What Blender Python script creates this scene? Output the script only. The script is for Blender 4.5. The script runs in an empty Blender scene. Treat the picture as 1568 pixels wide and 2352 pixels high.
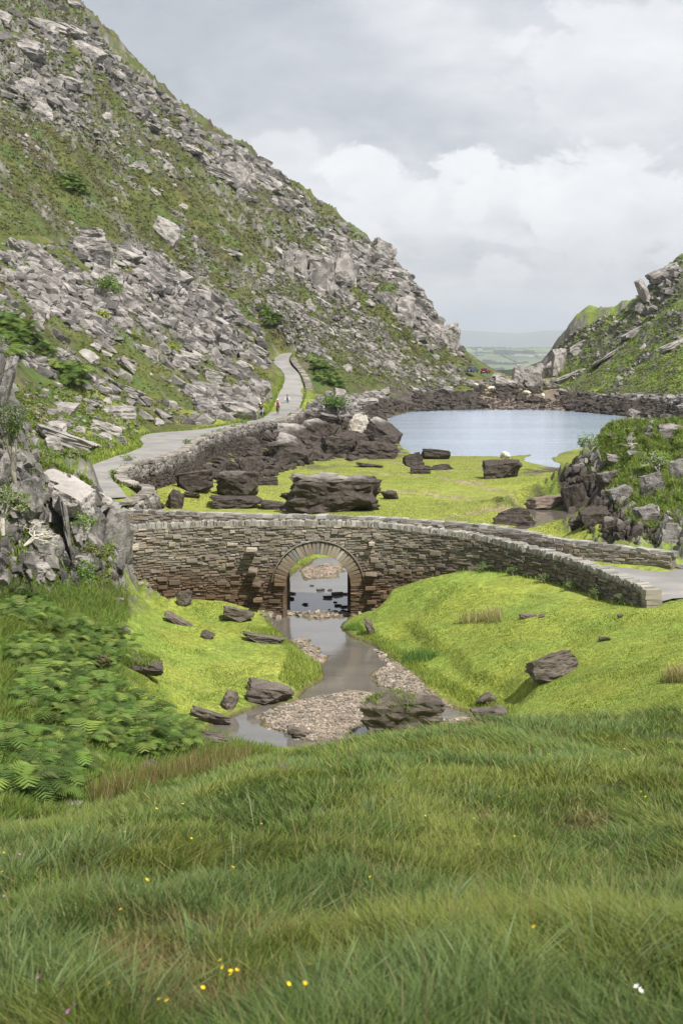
import bpy, bmesh, math, random
import numpy as np
from mathutils import Vector, Matrix, Euler, noise as mnoise

# ---------------------------------------------------------------- camera, world, sun
sc = bpy.context.scene
F = 3267.0                      # focal length in the units of a 1568 x 2352 picture
PITCH = math.atan((1176 - 790) / F)
CAMZ = 11.2
cam_d = bpy.data.cameras.new("camera")
cam_d.sensor_fit = 'VERTICAL'; cam_d.sensor_height = 36.0; cam_d.lens = 36.0 * F / 2352
cam_d.clip_start = 0.1; cam_d.clip_end = 90000
cam_d.dof.use_dof = True; cam_d.dof.focus_distance = 62; cam_d.dof.aperture_fstop = 8.0
cam = bpy.data.objects.new("camera", cam_d); sc.collection.objects.link(cam)
cam.location = (0, 0, CAMZ); cam.rotation_euler = (math.pi / 2 - PITCH, 0, 0)
sc.camera = cam
sc.view_settings.view_transform = 'Standard'; sc.view_settings.look = 'None'
sc.view_settings.exposure = 0.42; sc.view_settings.gamma = 1.0
sc.cycles.max_bounces = 6; sc.cycles.diffuse_bounces = 2; sc.cycles.glossy_bounces = 2
sc.cycles.transmission_bounces = 2; sc.cycles.volume_bounces = 0; sc.cycles.transparent_max_bounces = 6
sc.cycles.use_denoising = True

SUN = Vector((0.36, -0.44, 0.80)).normalized()
sd = bpy.data.lights.new("sun", 'SUN'); sd.energy = 4.9; sd.angle = math.radians(0.8); sd.color = (1.0, 0.95, 0.87)
so = bpy.data.objects.new("sun", sd); sc.collection.objects.link(so)
so.rotation_euler = SUN.to_track_quat('Z', 'Y').to_euler(); so.location = (0, 0, 200)

class NT:
    """tiny helper round a node tree"""
    def __init__(s, tree): s.t = tree
    def n(s, typ, **kw):
        nd = s.t.nodes.new(typ)
        for k, v in kw.items():
            if k.startswith('i_'):
                key = k[2:]
                key = int(key) if key.isdigit() else key.replace('_', ' ')
                s.put(nd.inputs[key], v)
            else: setattr(nd, k, v)
        return nd
    def put(s, sock, v):
        if isinstance(v, bpy.types.NodeSocket): s.t.links.new(v, sock)
        elif isinstance(v, bpy.types.Node): s.t.links.new(v.outputs[0], sock)
        else: sock.default_value = v
    def math(s, op, a, b=None, c=None, clamp=False):
        nd = s.t.nodes.new('ShaderNodeMath'); nd.operation = op; nd.use_clamp = clamp
        s.put(nd.inputs[0], a)
        if b is not None: s.put(nd.inputs[1], b)
        if c is not None: s.put(nd.inputs[2], c)
        return nd.outputs[0]
    def mix(s, f, a, b, mode='MIX'):
        nd = s.t.nodes.new('ShaderNodeMix'); nd.data_type = 'RGBA'; nd.blend_type = mode
        s.put(nd.inputs[0], f); s.put(nd.inputs[6], a); s.put(nd.inputs[7], b)
        return nd.outputs[2]
    def ramp(s, f, stops):
        nd = s.t.nodes.new('ShaderNodeValToRGB'); s.put(nd.inputs[0], f)
        el = nd.color_ramp.elements
        while len(el) < len(stops): el.new(0.5)
        for e, (p, c) in zip(el, stops):
            e.position = p; e.color = c if len(c) == 4 else (*c, 1)
        return nd.outputs[0]
    def mr(s, v, a, b, c=0.0, d=1.0, smooth=True):
        nd = s.t.nodes.new('ShaderNodeMapRange')
        if smooth: nd.interpolation_type = 'SMOOTHSTEP'
        s.put(nd.inputs[0], v)
        for i, q in enumerate((a, b, c, d)): nd.inputs[i + 1].default_value = q
        return nd.outputs[0]
    def noise(s, vec, scale, detail=4, rough=0.55, dist=0.0, dims='3D'):
        nd = s.t.nodes.new('ShaderNodeTexNoise'); nd.noise_dimensions = dims
        if vec is not None: s.put(nd.inputs['Vector'], vec)
        nd.inputs['Scale'].default_value = scale; nd.inputs['Detail'].default_value = detail
        nd.inputs['Roughness'].default_value = rough; nd.inputs['Distortion'].default_value = dist
        return nd.outputs[0]

world = bpy.data.worlds.new("World"); sc.world = world; world.use_nodes = True
W = NT(world.node_tree)
for nd in list(world.node_tree.nodes): world.node_tree.nodes.remove(nd)
tc = W.n('ShaderNodeTexCoord')
sky = W.n('ShaderNodeTexSky', sky_type='NISHITA', sun_disc=False)
sky.sun_elevation = math.asin(SUN.z); sky.sun_rotation = math.atan2(SUN.x, SUN.y)
sky.air_density = 1.0; sky.dust_density = 1.5
skyc = W.n('ShaderNodeVectorMath', operation='SCALE'); W.put(skyc.inputs[0], sky); skyc.inputs['Scale'].default_value = 0.10
sep = W.n('ShaderNodeSeparateXYZ', i_0=tc.outputs['Generated'])
zz = W.math('MAXIMUM', sep.outputs[2], 0.0)
den = W.math('ADD', zz, 0.13)
cx = W.math('DIVIDE', sep.outputs[0], den); cy = W.math('DIVIDE', sep.outputs[1], den)
cv = W.n('ShaderNodeCombineXYZ', i_0=cx, i_1=W.math('MULTIPLY', cy, 0.9), i_2=3.7)
big = W.noise(cv, 1.15, 5, 0.5, 0.3)
# heaped clouds, seen side on, in a band above the hills
sv = W.n('ShaderNodeCombineXYZ', i_0=W.math('MULTIPLY', sep.outputs[0], 9.0), i_1=W.math('MULTIPLY', sep.outputs[1], 3.0), i_2=W.math('MULTIPLY', sep.outputs[2], 15.0))
heap = W.noise(sv, 1.0, 7, 0.56, 0.25)
band = W.math('MULTIPLY', W.mr(sep.outputs[2], 0.0, 0.07), W.mr(sep.outputs[2], 0.10, 0.20, 1.0, 0.0))
hm = W.math('ADD', heap, W.math('MULTIPLY', band, 0.10))
hm = W.mr(hm, 0.47, 0.60)
hm = W.math('MULTIPLY', hm, W.math('ADD', W.math('MULTIPLY', band, 0.85), 0.12))
base = W.ramp(big, [(0.36, (0.40, 0.43, 0.475)), (0.46, (0.49, 0.515, 0.56)), (0.54, (0.62, 0.64, 0.675)), (0.64, (0.80, 0.805, 0.82))])
base = W.mix(W.math('MULTIPLY', hm, 0.4), base, (0.78, 0.79, 0.81, 1))
nrm_ = W.n('ShaderNodeVectorMath', operation='NORMALIZE'); W.put(nrm_.inputs[0], tc.outputs['Generated'])
fine = W.noise(sv, 2.2, 9, 0.62, 0.4)
for bx, by, br, bs_ in ((832, 415, 85, 0.95), (900, 470, 95, 0.8), (1085, 415, 80, 0.95), (1150, 480, 120, 0.9), (1000, 500, 110, 0.7), (1400, 520, 230, 0.75), (1290, 470, 130, .7), (1430, 170, 260, 0.55), (640, 380, 90, 0.4), (1130, 640, 70, 0.55), (760, 600, 170, .45)):
    du = (bx - 784) / F; de = (790 - by) / F; c_ = Vector((du, 1.0, de)).normalized()
    df = W.n('ShaderNodeVectorMath', operation='SUBTRACT'); W.put(df.inputs[0], nrm_.outputs[0]); df.inputs[1].default_value = c_
    ds = W.n('ShaderNodeVectorMath', operation='MULTIPLY'); W.put(ds.inputs[0], df.outputs[0]); ds.inputs[1].default_value = (F / br * .8, 0.6 * F / br, F / br * 1.15)
    ln_ = W.n('ShaderNodeVectorMath', operation='LENGTH'); W.put(ln_.inputs[0], ds.outputs[0])
    fo = W.math('SUBTRACT', 1.0, ln_.outputs['Value'])
    q_ = W.math('ADD', fo, W.math('MULTIPLY', W.math('SUBTRACT', fine, 0.5), 2.2))
    hgt_ = W.n('ShaderNodeSeparateXYZ', i_0=ds.outputs[0]).outputs[2]          # bright top, soft grey underside
    m_ = W.math('MULTIPLY', W.mr(q_, 0.12, 0.38), W.math('MULTIPLY', W.mr(hgt_, -1.0, 0.35, 0.15, 1.0), bs_))
    base = W.mix(W.math('MULTIPLY', m_, W.mr(ln_.outputs['Value'], 0.9, 1.5, 1, 0)), base, (0.93, 0.935, 0.945, 1))
wispy = W.noise(sv, 2.6, 6, 0.6, 0.5)
base = W.mix(0.22, base, W.ramp(wispy, [(0.3, (0.46, 0.48, 0.53)), (0.7, (0.82, 0.83, 0.85))]))
base = W.mix(W.mr(sep.outputs[2], 0.0, 0.055, 0.65, 0.0), base, (0.68, 0.74, 0.80, 1))
allc = W.mix(0.93, skyc.outputs[0], base)
bg = W.n('ShaderNodeBackground', i_0=allc); bg.inputs[1].default_value = 0.88
wo = W.n('ShaderNodeOutputWorld'); W.put(wo.inputs[0], bg.outputs[0])

# ---------------------------------------------------------------- helpers
C = sc.collection
rng = np.random.default_rng(11)
random.seed(11)
SP, CP = math.sin(PITCH), math.cos(PITCH)
def ray(px, py):
    dx = (np.asarray(px, float) - 784) / F; dy = (1176 - np.asarray(py, float)) / F
    q = CP + dy * SP
    return dx / q, (-SP + dy * CP) / q
def Pd(px, py, d):
    u, e = ray(px, py); return (float(u * d), float(d), float(CAMZ + e * d))
def Pz(px, py, z):
    u, e = ray(px, py); d = (z - CAMZ) / e; return (float(u * d), float(d), float(z))

def _hash(ix, iy, seed):
    h = (ix.astype(np.int64) * 374761393 + iy.astype(np.int64) * 668265263 + seed * 974711) & 0x7fffffff
    h = ((h ^ (h >> 13)) * 1274126177) & 0x7fffffff
    return (h ^ (h >> 16)) & 0x7fffffff
def pn(x, y, seed=0):
    x0 = np.floor(x); y0 = np.floor(y); fx = x - x0; fy = y - y0
    ix = x0.astype(np.int64); iy = y0.astype(np.int64)
    sx = fx * fx * fx * (fx * (fx * 6 - 15) + 10); sy = fy * fy * fy * (fy * (fy * 6 - 15) + 10)
    def g(a, b, dx, dy):
        an = (_hash(a, b, seed) % 4096) * (2 * math.pi / 4096)
        return np.cos(an) * dx + np.sin(an) * dy
    a = g(ix, iy, fx, fy); b = g(ix + 1, iy, fx - 1, fy)
    c = g(ix, iy + 1, fx, fy - 1); d = g(ix + 1, iy + 1, fx - 1, fy - 1)
    return (a + (b - a) * sx) * (1 - sy) + (c + (d - c) * sx) * sy
def fbm(x, y, s, octv=4, seed=0, gain=0.5):
    r = np.zeros_like(np.asarray(x, float)); a = 1.0; f = 1.0 / s
    for o in range(octv):
        r += a * pn(np.asarray(x) * f + 17.3 * o, np.asarray(y) * f - 9.1 * o, seed + o); a *= gain; f *= 2.03
    return r
def sstep(v, a, b):
    t = np.clip((v - a) / (b - a), 0, 1); return t * t * (3 - 2 * t)
def inpoly(x, y, poly):
    ins = np.zeros(x.shape, bool); n = len(poly)
    for i in range(n):
        x1, y1 = poly[i][:2]; x2, y2 = poly[(i + 1) % n][:2]
        if y1 == y2: continue
        c = ((y1 > y) != (y2 > y)) & (x < (x2 - x1) * (y - y1) / (y2 - y1) + x1)
        ins ^= c
    return ins
def segd(x, y, pts, closed=False):
    """distance to a polyline, and where along it (segment index, t, side)"""
    best = np.full(x.shape, 1e9); bi = np.zeros(x.shape, int); bt = np.zeros(x.shape); bs = np.zeros(x.shape)
    n = len(pts); m = n if closed else n - 1
    for i in range(m):
        x1, y1 = pts[i][:2]; x2, y2 = pts[(i + 1) % n][:2]
        dx, dy = x2 - x1, y2 - y1; L = dx * dx + dy * dy + 1e-12
        t = np.clip(((x - x1) * dx + (y - y1) * dy) / L, 0, 1)
        d = np.hypot(x - x1 - t * dx, y - y1 - t * dy)
        k = d < best
        best[k] = d[k]; bi[k] = i; bt[k] = t[k]; bs[k] = np.sign(dx * (y - y1) - dy * (x - x1))[k]
    return best, bi, bt, bs
def sdpoly(x, y, poly, reach=6.0):
    xs = [p[0] for p in poly]; ys = [p[1] for p in poly]
    out = np.full(x.shape, reach)
    k = (x > min(xs) - reach) & (x < max(xs) + reach) & (y > min(ys) - reach) & (y < max(ys) + reach)
    if not k.any(): return out
    xx, yy = x[k], y[k]
    d = segd(xx, yy, poly, True)[0]; ins = inpoly(xx, yy, poly)
    out[k] = np.where(ins, -d, np.minimum(d, reach)); return out

def set_props(o, label=None, cat=None, group=None, kind=None):
    if label: o["label"] = label
    if cat: o["category"] = cat
    if group: o["group"] = group
    if kind: o["kind"] = kind
    return o
def link(o, parent=None):
    C.objects.link(o)
    if parent is not None: o.parent = parent
    return o
def empty(name, loc, label, cat, group=None, rz=0.0):
    o = bpy.data.objects.new(name, None); C.objects.link(o)
    o.location = loc; o.rotation_euler = (0, 0, rz); o.empty_display_size = 0.3
    return set_props(o, label, cat, group)
def npmesh(name, V, quads=None, tris=None, mats=(), col=None, smooth=False, matidx=None):
    me = bpy.data.meshes.new(name)
    V = np.asarray(V, np.float32).reshape(-1, 3)
    q = np.zeros((0, 4), np.int32) if quads is None else np.asarray(quads, np.int32).reshape(-1, 4)
    t = np.zeros((0, 3), np.int32) if tris is None else np.asarray(tris, np.int32).reshape(-1, 3)
    me.vertices.add(len(V)); me.vertices.foreach_set('co', V.ravel())
    nl = q.size + t.size; me.loops.add(nl)
    me.loops.foreach_set('vertex_index', np.concatenate([q.ravel(), t.ravel()]))
    me.polygons.add(len(q) + len(t))
    st = np.concatenate([np.arange(len(q)) * 4, q.size + np.arange(len(t)) * 3]).astype(np.int32)
    me.polygons.foreach_set('loop_start', st)
    if smooth is not None: me.polygons.foreach_set('use_smooth', np.full(len(st), bool(smooth)))
    if matidx is not None: me.polygons.foreach_set('material_index', np.asarray(matidx, np.int32))
    me.update(calc_edges=True)
    if col is not None:
        ca = me.color_attributes.new('Col', 'FLOAT_COLOR', 'POINT')
        cc = np.ones((len(V), 4), np.float32); cc[:, :3] = col; ca.data.foreach_set('color', cc.ravel())
    for m in mats: me.materials.append(m)
    me.validate(); return me
def meshobj(name, me, parent=None):
    return link(bpy.data.objects.new(name, me), parent)

# ---------------------------------------------------------------- materials
def newmat(name):
    m = bpy.data.materials.new(name); m.use_nodes = True
    t = NT(m.node_tree); b = m.node_tree.nodes['Principled BSDF']
    b.inputs['Roughness'].default_value = 0.85; b.inputs['Specular IOR Level'].default_value = 0.25
    return m, t, b
def geo_pos(t): return t.n('ShaderNodeNewGeometry').outputs['Position']
def objco(t): return t.n('ShaderNodeTexCoord').outputs['Object']
def bump(t, b, h, strength=0.5, dist=0.05):
    bp = t.n('ShaderNodeBump'); bp.inputs['Strength'].default_value = strength; bp.inputs['Distance'].default_value = dist
    t.put(bp.inputs['Height'], h); t.put(b.inputs['Normal'], bp.outputs[0])
def flat(name, col, rough=0.6, metal=0.0, vary=0.12, scale=8.0):
    m, t, b = newmat(name)
    nz = t.noise(objco(t), scale, 3)
    c = t.mix(t.mr(nz, 0.3, 0.7), (*[v * (1 - vary) for v in col], 1), (*[min(1, v * (1 + vary)) for v in col], 1))
    t.put(b.inputs['Base Color'], c); b.inputs['Roughness'].default_value = rough; b.inputs['Metallic'].default_value = metal
    return m

WASH = 2.5      # metres above the lake: the rocks below this line are stained dark by winter water
def rock_mat(name, pale=(0.38, 0.352, 0.33), mid=(0.21, 0.196, 0.184), dark=(0.046, 0.038, 0.032), sc_=1.0, vcol=False, wash=True, lichen=0.5, world_space=True):
    m, t, b = newmat(name)
    gp = geo_pos(t)
    if world_space:
        oi = t.n('ShaderNodeObjectInfo').outputs['Random']
        p = gp
    else: p = objco(t); oi = 0.5
    n1 = t.noise(p, 0.55 * sc_, 6, 0.62, 0.4)
    n2 = t.noise(p, 3.2 * sc_, 8, 0.68)
    mp = t.n('ShaderNodeMapping'); t.put(mp.inputs[0], p); mp.inputs['Rotation'].default_value = (0.3, 0.55, 0.2); mp.inputs['Scale'].default_value = (0.35, 0.35, 3.2)
    n3 = t.noise(mp.outputs[0], 1.6 * sc_, 6, 0.65, 0.6)      # bedding
    c = t.mix(t.mr(n1, 0.38, 0.62), (*mid, 1), (*pale, 1))
    c = t.mix(t.mr(n3, 0.33, 0.50, 0.5, 0.0), c, (*[v * 0.5 for v in mid], 1))
    c = t.mix(t.mr(n2, 0.55, 0.72, 0.0, lichen), c, (0.46, 0.44, 0.41, 1))
    n4 = t.noise(p, 1.3 * sc_, 5, 0.6)
    c = t.mix(t.mr(n4, 0.62, 0.74, 0.0, 0.6), c, (0.10, 0.12, 0.035, 1))
    if vcol:
        va = t.n('ShaderNodeVertexColor', layer_name='Col')
        c = t.mix(1.0, c, va.outputs[0], 'MULTIPLY')
    if wash:
        sz = t.n('ShaderNodeSeparateXYZ', i_0=gp).outputs[2]
        wz = t.math('ADD', sz, t.math('MULTIPLY', t.math('SUBTRACT', t.noise(gp, 0.5, 4), 0.5), 1.6))
        f = t.mr(wz, WASH - 0.35, WASH + 0.45)
        dk = t.mix(t.mr(n2, 0.4, 0.66), (*dark, 1), (*[v * 1.9 for v in dark], 1))
        c = t.mix(f, dk, c)
    t.put(b.inputs['Base Color'], c)
    h = t.math('ADD', t.math('MULTIPLY', n3, 0.5), t.math('MULTIPLY', n2, 0.9))
    bump(t, b, h, 0.8, 0.14 / sc_)
    return m
M_rock = rock_mat('rock')
M_crag = rock_mat('crag_rock', pale=(0.24, 0.225, 0.21), mid=(0.105, 0.098, 0.09), sc_=2.2, wash=True, lichen=0.6)
M_dark = rock_mat('river_rock', pale=(0.15, 0.125, 0.105), mid=(0.07, 0.057, 0.048), sc_=2.6, wash=False, lichen=0.25)
M_frag = rock_mat('crag_fragment', pale=(0.25, 0.232, 0.215), mid=(0.12, 0.112, 0.104), sc_=2.2, vcol=True, lichen=0.6)
M_scree = rock_mat('scree_rock', pale=(0.335, 0.31, 0.29), mid=(0.175, 0.163, 0.153), sc_=1.0, vcol=True, lichen=0.5)
M_gravel = rock_mat('gravel', pale=(0.40, 0.345, 0.28), mid=(0.25, 0.215, 0.175), sc_=6, vcol=True, wash=False, lichen=0.3)
def stone_mat(name, low=(0.50, 0.38, 0.30)):
    m, t, b = newmat(name)
    gp = geo_pos(t); va = t.n('ShaderNodeVertexColor', layer_name='Col')
    n2 = t.noise(gp, 9, 7, 0.7); n1 = t.noise(gp, 1.1, 5, 0.6, 0.4)
    c = t.mix(t.mr(n2, 0.35, 0.7, 0.0, 0.75), va.outputs[0], t.mix(0.5, va.outputs[0], (0.30, 0.26, 0.20, 1)))
    c = t.mix(t.mr(n2, 0.62, 0.72, 0.0, 0.4), c, (0.42, 0.40, 0.36, 1))
    sz = t.n('ShaderNodeSeparateXYZ', i_0=gp).outputs[2]
    wz = t.math('ADD', sz, t.math('MULTIPLY', t.math('SUBTRACT', n1, 0.5), 1.8))
    c = t.mix(t.mr(wz, 1.1, 3.0), t.mix(1.0, c, (*low, 1), 'MULTIPLY'), c)
    moss = t.math('MULTIPLY', t.mr(t.noise(gp, 2.3, 6, 0.65), 0.58, 0.70), t.mr(sz, 1.0, 3.4, 0.15, 0.7))
    c = t.mix(moss, c, (0.13, 0.125, 0.03, 1))
    t.put(b.inputs['Base Color'], c); bump(t, b, n2, 0.6, 0.02)
    return m
M_stone = stone_mat('bridge_stone')
def vmat(name, trans=0.0, rough=0.7, nscale=0.0, bstr=0.0, bdist=0.05, vary=0.35):
    m, t, b = newmat(name)
    va = t.n('ShaderNodeVertexColor', layer_name='Col'); c = va.outputs[0]
    if nscale:
        gp = geo_pos(t); nz = t.noise(gp, nscale, 6, 0.65); nz2 = t.noise(gp, nscale * 0.17, 4, 0.6)
        k = t.math('MULTIPLY', t.mr(nz, 0.25, 0.75, 1 - vary, 1 + vary), t.mr(nz2, 0.3, 0.7, 0.85, 1.15))
        sv_ = t.n('ShaderNodeVectorMath', operation='SCALE'); t.put(sv_.inputs[0], c); t.put(sv_.inputs['Scale'], k); c = sv_.outputs[0]
        if bstr: bump(t, b, nz, bstr, bdist)
    t.put(b.inputs['Base Color'], c); b.inputs['Roughness'].default_value = rough
    if trans:
        tr = t.n('ShaderNodeBsdfTranslucent'); t.put(tr.inputs[0], c)
        mx = t.n('ShaderNodeMixShader'); mx.inputs[0].default_value = trans
        t.put(mx.inputs[1], b.outputs[0]); t.put(mx.inputs[2], tr.outputs[0])
        t.put(m.node_tree.nodes['Material Output'].inputs[0], mx.outputs[0])
    return m
M_ground = vmat('ground', nscale=5.0, bstr=0.8, bdist=0.12, rough=0.95)
M_blade = vmat('grass_blades', trans=0.35, rough=0.55)
M_leaf = vmat('leaves', trans=0.3, rough=0.6)
M_bark = flat('pale_bark', (0.42, 0.39, 0.34), 0.9)
# ---------------------------------------------------------------- terrain
# (px, py, distance) or (px, py, 'z', height): where the photograph shows the ground; class letter says what grows there
CT = []
def A(cls, *pts):
    for p in pts:
        w = Pz(p[0], p[1], p[3]) if len(p) == 4 else Pd(*p)
        CT.append((w[0], w[1], w[2], cls))
z = 'z'
for x_, y_, h_ in ((-3, 0.5, 9.9), (0, 0.5, 9.9), (3, 0.5, 10.0), (-3, 2, 9.75), (0, 2, 9.75), (3, 2, 9.85), (-7, 3, 9.5), (7, 3, 10.1), (-9, 8, 8.0), (10, 10, 8.9), (12, 16, 7.6), (-6, -4, 10), (6, -4, 10)):
    CT.append((x_, y_, h_, 'F'))
A('F', (0, 2352, 3.6), (784, 2352, 3.5), (1568, 2352, 3.5), (0, 2150, 4.9), (784, 2100, 5.3), (1568, 2050, 5.8),
  (0, 2030, 6.8), (400, 1950, 7.6), (784, 1850, 9), (1200, 1800, 10), (1568, 1780, 10.5),
  (0, 1955, 8.3), (250, 1890, 9.5), (500, 1800, 11), (700, 1735, 13), (900, 1705, 14), (1100, 1685, 15), (1300, 1660, 16), (1568, 1635, 17.5))
A('R', (0, 1960, 13), (250, 1910, 14), (500, 1860, 16), (700, 1790, 19), (0, 1850, 20), (250, 1850, 22), (400, 1795, 26), (500, 1745, 32),
  (900, 1780, 20), (1300, 1720, 22), (900, 1745, 28), (1300, 1685, 30), (1568, 1690, 22), (1568, 1645, 30))
A('R', (0, 1700, 27), (0, 1550, 35), (0, 1400, 45), (150, 1700, 28.5), (150, 1550, 35.5), (150, 1400, 44), (200, 1350, 48),
  (300, 1680, 31), (280, 1600, 35), (230, 1500, 40), (-200, 1600, 30), (-200, 1900, 17), (-250, 2300, 5), (200, 1800, 23.5))
A('G', (640, 1725, z, .25), (600, 1740, z, .6), (430, 1680, z, .9), (420, 1600, z, .75), (350, 1500, z, 1.0), (450, 1500, z, .7), (330, 1420, z, 1.35), (430, 1420, z, 1.0), (310, 1340, z, 1.7),
  (400, 1340, z, 1.3), (600, 1560, z, .4), (700, 1540, z, .35), (560, 1450, z, .45), (600, 1395, z, .3), (500, 1370, z, .8), (500, 1600, z, .4), (500, 1555, z, .5))
A('G', (880, 1362, 57), (1000, 1337, 55.6), (1100, 1350, 53.5), (1200, 1366, 51.5), (1380, 1384, 48.6), (1480, 1393, 46.6), (1568, 1378, 47), (900, 1420, z, .62), (830, 1440, z, .4),
  (1000, 1430, z, 1.12), (1000, 1520, z, .55), (1150, 1450, z, 1.65), (1150, 1560, z, .85), (1300, 1500, z, 1.8), (1300, 1580, z, 1.4), (1450, 1450, z, 2.35),
  (1450, 1560, z, 2.2), (1568, 1500, z, 2.8), (1568, 1600, z, 2.8), (1300, 1640, z, 1.6), (1420, 1630, z, 2.2), (950, 1560, z, .35), (1080, 1620, z, .4), (1180, 1610, z, .8),
  (1180, 1650, z, .9), (1750, 1600, 30), (1750, 1350, 46), (1750, 1450, 41))
A('F', (1750, 2000, 7), (1750, 2300, 3.6), (1750, 1750, 14))
# under and beyond the bridge
A('G', (1568, 1290, z, 2.72), (1568, 1335, z, 2.6), (1490, 1310, z, 2.7), (1400, 1285, z, 2.75), (1300, 1262, z, 2.7), (1750, 1200, 58), (1700, 1330, z, 2.6), (1700, 1290, z, 2.7))
A('G', (330, 1175, z, .9), (340, 1140, z, .9), (500, 1150, z, .35), (700, 1180, z, .25), (900, 1170, z, .25), (1100, 1190, z, .3), (1200, 1215, z, .3), (1300, 1228, z, .5), (1370, 1240, z, .7),
  (600, 1290, z, .25), (500, 1250, z, .4), (900, 1290, z, .3), (1100, 1270, z, .5), (680, 1290, z, .2), (640, 1240, z, .2), (1000, 1080, z, .25), (1200, 1110, z, .25), (1100, 1055, z, .2), (900, 1060, z, .25),
  (800, 1060, z, .5), (700, 1090, z, .4), (560, 1120, z, .5), (450, 1110, z, .8), (1000, 1130, z, .25), (1250, 1140, z, .2), (1230, 1060, z, .12), (1310, 1050, z, .12), (400, 1290, z, .9), (300, 1240, z, 1.5))
A('S', (450, 1070, z, 1.3), (520, 1050, z, 1.3), (600, 1020, z, 1.3), (700, 1000, z, 1.2), (760, 985, z, 1.1), (850, 1010, z, .3), (820, 1040, z, .4), (640, 1060, z, .8), (700, 985, z, 1.5), (740, 965, z, 1.7), (790, 950, z, 1.5), (845, 965, z, .5))
# road corridor
ROADPX = [((205, 1150, 3.0), (292, 1142, 3.0)), ((182, 1110, 3.0), (275, 1118, 3.0)), ((178, 1086, 3.0), (260, 1103, 3.0)), ((215, 1067, 3.0), (256, 1085, 3.0)), ((258, 1051, 3.0), (293, 1067, 3.0)),
          ((300, 1038, 3.0), (345, 1057, 3.0)), ((328, 1024, 3.0), (388, 1044, 3.0)), ((322, 1006, 3.0), (420, 1030, 3.0)), ((345, 996, 3.0), (445, 1011, 3.0)), ((400, 991, 3.0), (492, 992, 3.0)),
          ((470, 985, 3.0), (545, 976, 3.0)), ((550, 971, 3.0), (600, 970, 2.9)), ((600, 960, 2.85), (640, 965, 2.8))]
ROAD = [(Pz(*l), Pz(*r)) for l, r in ROADPX]
ROAD += [(Pd(*l), Pd(*r)) for l, r in [((624, 944, 177), (669, 954, 169)), ((634, 922, 187), (688, 935, 180)), ((640, 905, 194), (695, 914, 190)), ((650, 885, 202), (697, 895, 199)), ((654, 866, 209), (692, 873, 207)), ((646, 850, 217), (682, 854, 215)), ((632, 838, 224), (669, 840, 223)), ((628, 827, 231), (663, 827, 231)), ((638, 817, 239), (668, 816, 239)), ((655, 811, 248), (678, 810, 248)), ((685, 812, 260), (700, 811, 257))]]
for i, (l, r) in enumerate(ROAD):
    if i % 2 == 0: CT.append((*l, 'V' if i < 15 else 'H')); CT.append((*r, 'V' if i < 15 else 'H'))
A('H', (100, 1060, 96), (180, 1045, 100), (100, 1000, 105), (0, 900, 108), (0, 820, 114), (0, 980, 98), (100, 900, 115), (200, 985, 117), (300, 955, 134), (300, 900, 143), (300, 980, z, 3.4), (400, 975, 142), (500, 960, 150), (500, 920, 165),
  (560, 955, 158), (600, 925, 172), (450, 850, 175), (560, 880, 185), (625, 890, 195), (625, 850, 210), (400, 780, 175), (150, 800, 135), (0, 700, 133), (150, 600, 165), (0, 550, 160), (150, 400, 220), (0, 400, 190), (0, 200, 255), (150, 200, 290),
  (0, 0, 330), (-200, -150, 330), (-300, 300, 180), (-300, 700, 110), (-300, 950, 80), (300, 700, 185), (300, 600, 212), (300, 500, 245), (300, 400, 280), (300, 300, 330), (450, 650, 232), (450, 500, 285), (450, 400, 345), (600, 780, 232), (600, 700, 255),
  (600, 600, 300), (600, 500, 350), (700, 600, 350), (700, 700, 295), (750, 780, 270), (690, 800, 248), (740, 850, 228), (740, 900, 195), (730, 925, 182), (760, 935, 178), (800, 900, 215), (820, 870, 245), (800, 700, 350), (800, 620, 400),
  (800, 800, 300), (900, 800, 340), (900, 700, 380), (900, 830, 315), (900, 870, 285), (1000, 840, 360), (1000, 875, 330), (1060, 862, 400), (1110, 873, 395), (1000, 780, 390), (0, -150, 420), (150, 60, 370), (240, 200, 350))
A('H', (180, 0, 400), (240, 130, 405), (345, 195, 415), (480, 320, 440), (600, 375, 465), (660, 440, 470), (780, 515, 470), (900, 600, 455), (960, 660, 440), (1000, 735, 430), (1055, 785, 425), (1100, 845, 420))
A('H', *[(px, py + 60, d * 1.22) for px, py, d in ((180, 0, 400), (240, 130, 405), (345, 195, 415), (480, 320, 440), (600, 375, 465), (660, 440, 470), (780, 515, 470), (900, 600, 455), (960, 660, 440), (1000, 735, 430), (1055, 785, 425))])
A('H', (1105, 882, 450), (1150, 885, 450), (1200, 885, 460), (1250, 880, 460), (1300, 870, 470), (1150, 880, 385), (1200, 887, 380), (1250, 887, 375), (1150, 882, 350), (1200, 890, 320), (1260, 880, 325), (1130, 868, 410), (1200, 872, 420))
A('S', (1000, 905, z, 1.7), (900, 915, z, 1.8), (830, 935, z, 1.6), (800, 925, z, 2.2), (1100, 915, z, 1.0), (1200, 915, z, .9), (1200, 932, z, .35), (1350, 915, z, 1.6), (1450, 922, z, 2.0), (1568, 925, z, 2.3), (1290, 915, z, 1.2), (1750, 930, z, 3))
A('K', (1271, 855, 322), (1273, 808, 325), (1280, 776, 329), (1330, 755, 335), (1380, 748, 335), (1450, 716, 325), (1472, 692, 320), (1505, 642, 310), (1568, 632, 300), (1700, 625, 280), (1350, 850, 305), (1450, 860, 262), (1568, 850, 235), (1568, 750, 262),
  (1450, 780, 295), (1568, 900, 203), (1300, 890, 300), (1400, 890, 262), (1750, 800, 200), (1500, 700, 300))
A('K', *[(px + 10, py + 95, d * 1.25) for px, py, d in ((1290, 790, 335), (1380, 745, 335), (1450, 710, 325), (1510, 610, 310), (1568, 592, 300), (1700, 560, 280))])
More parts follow.
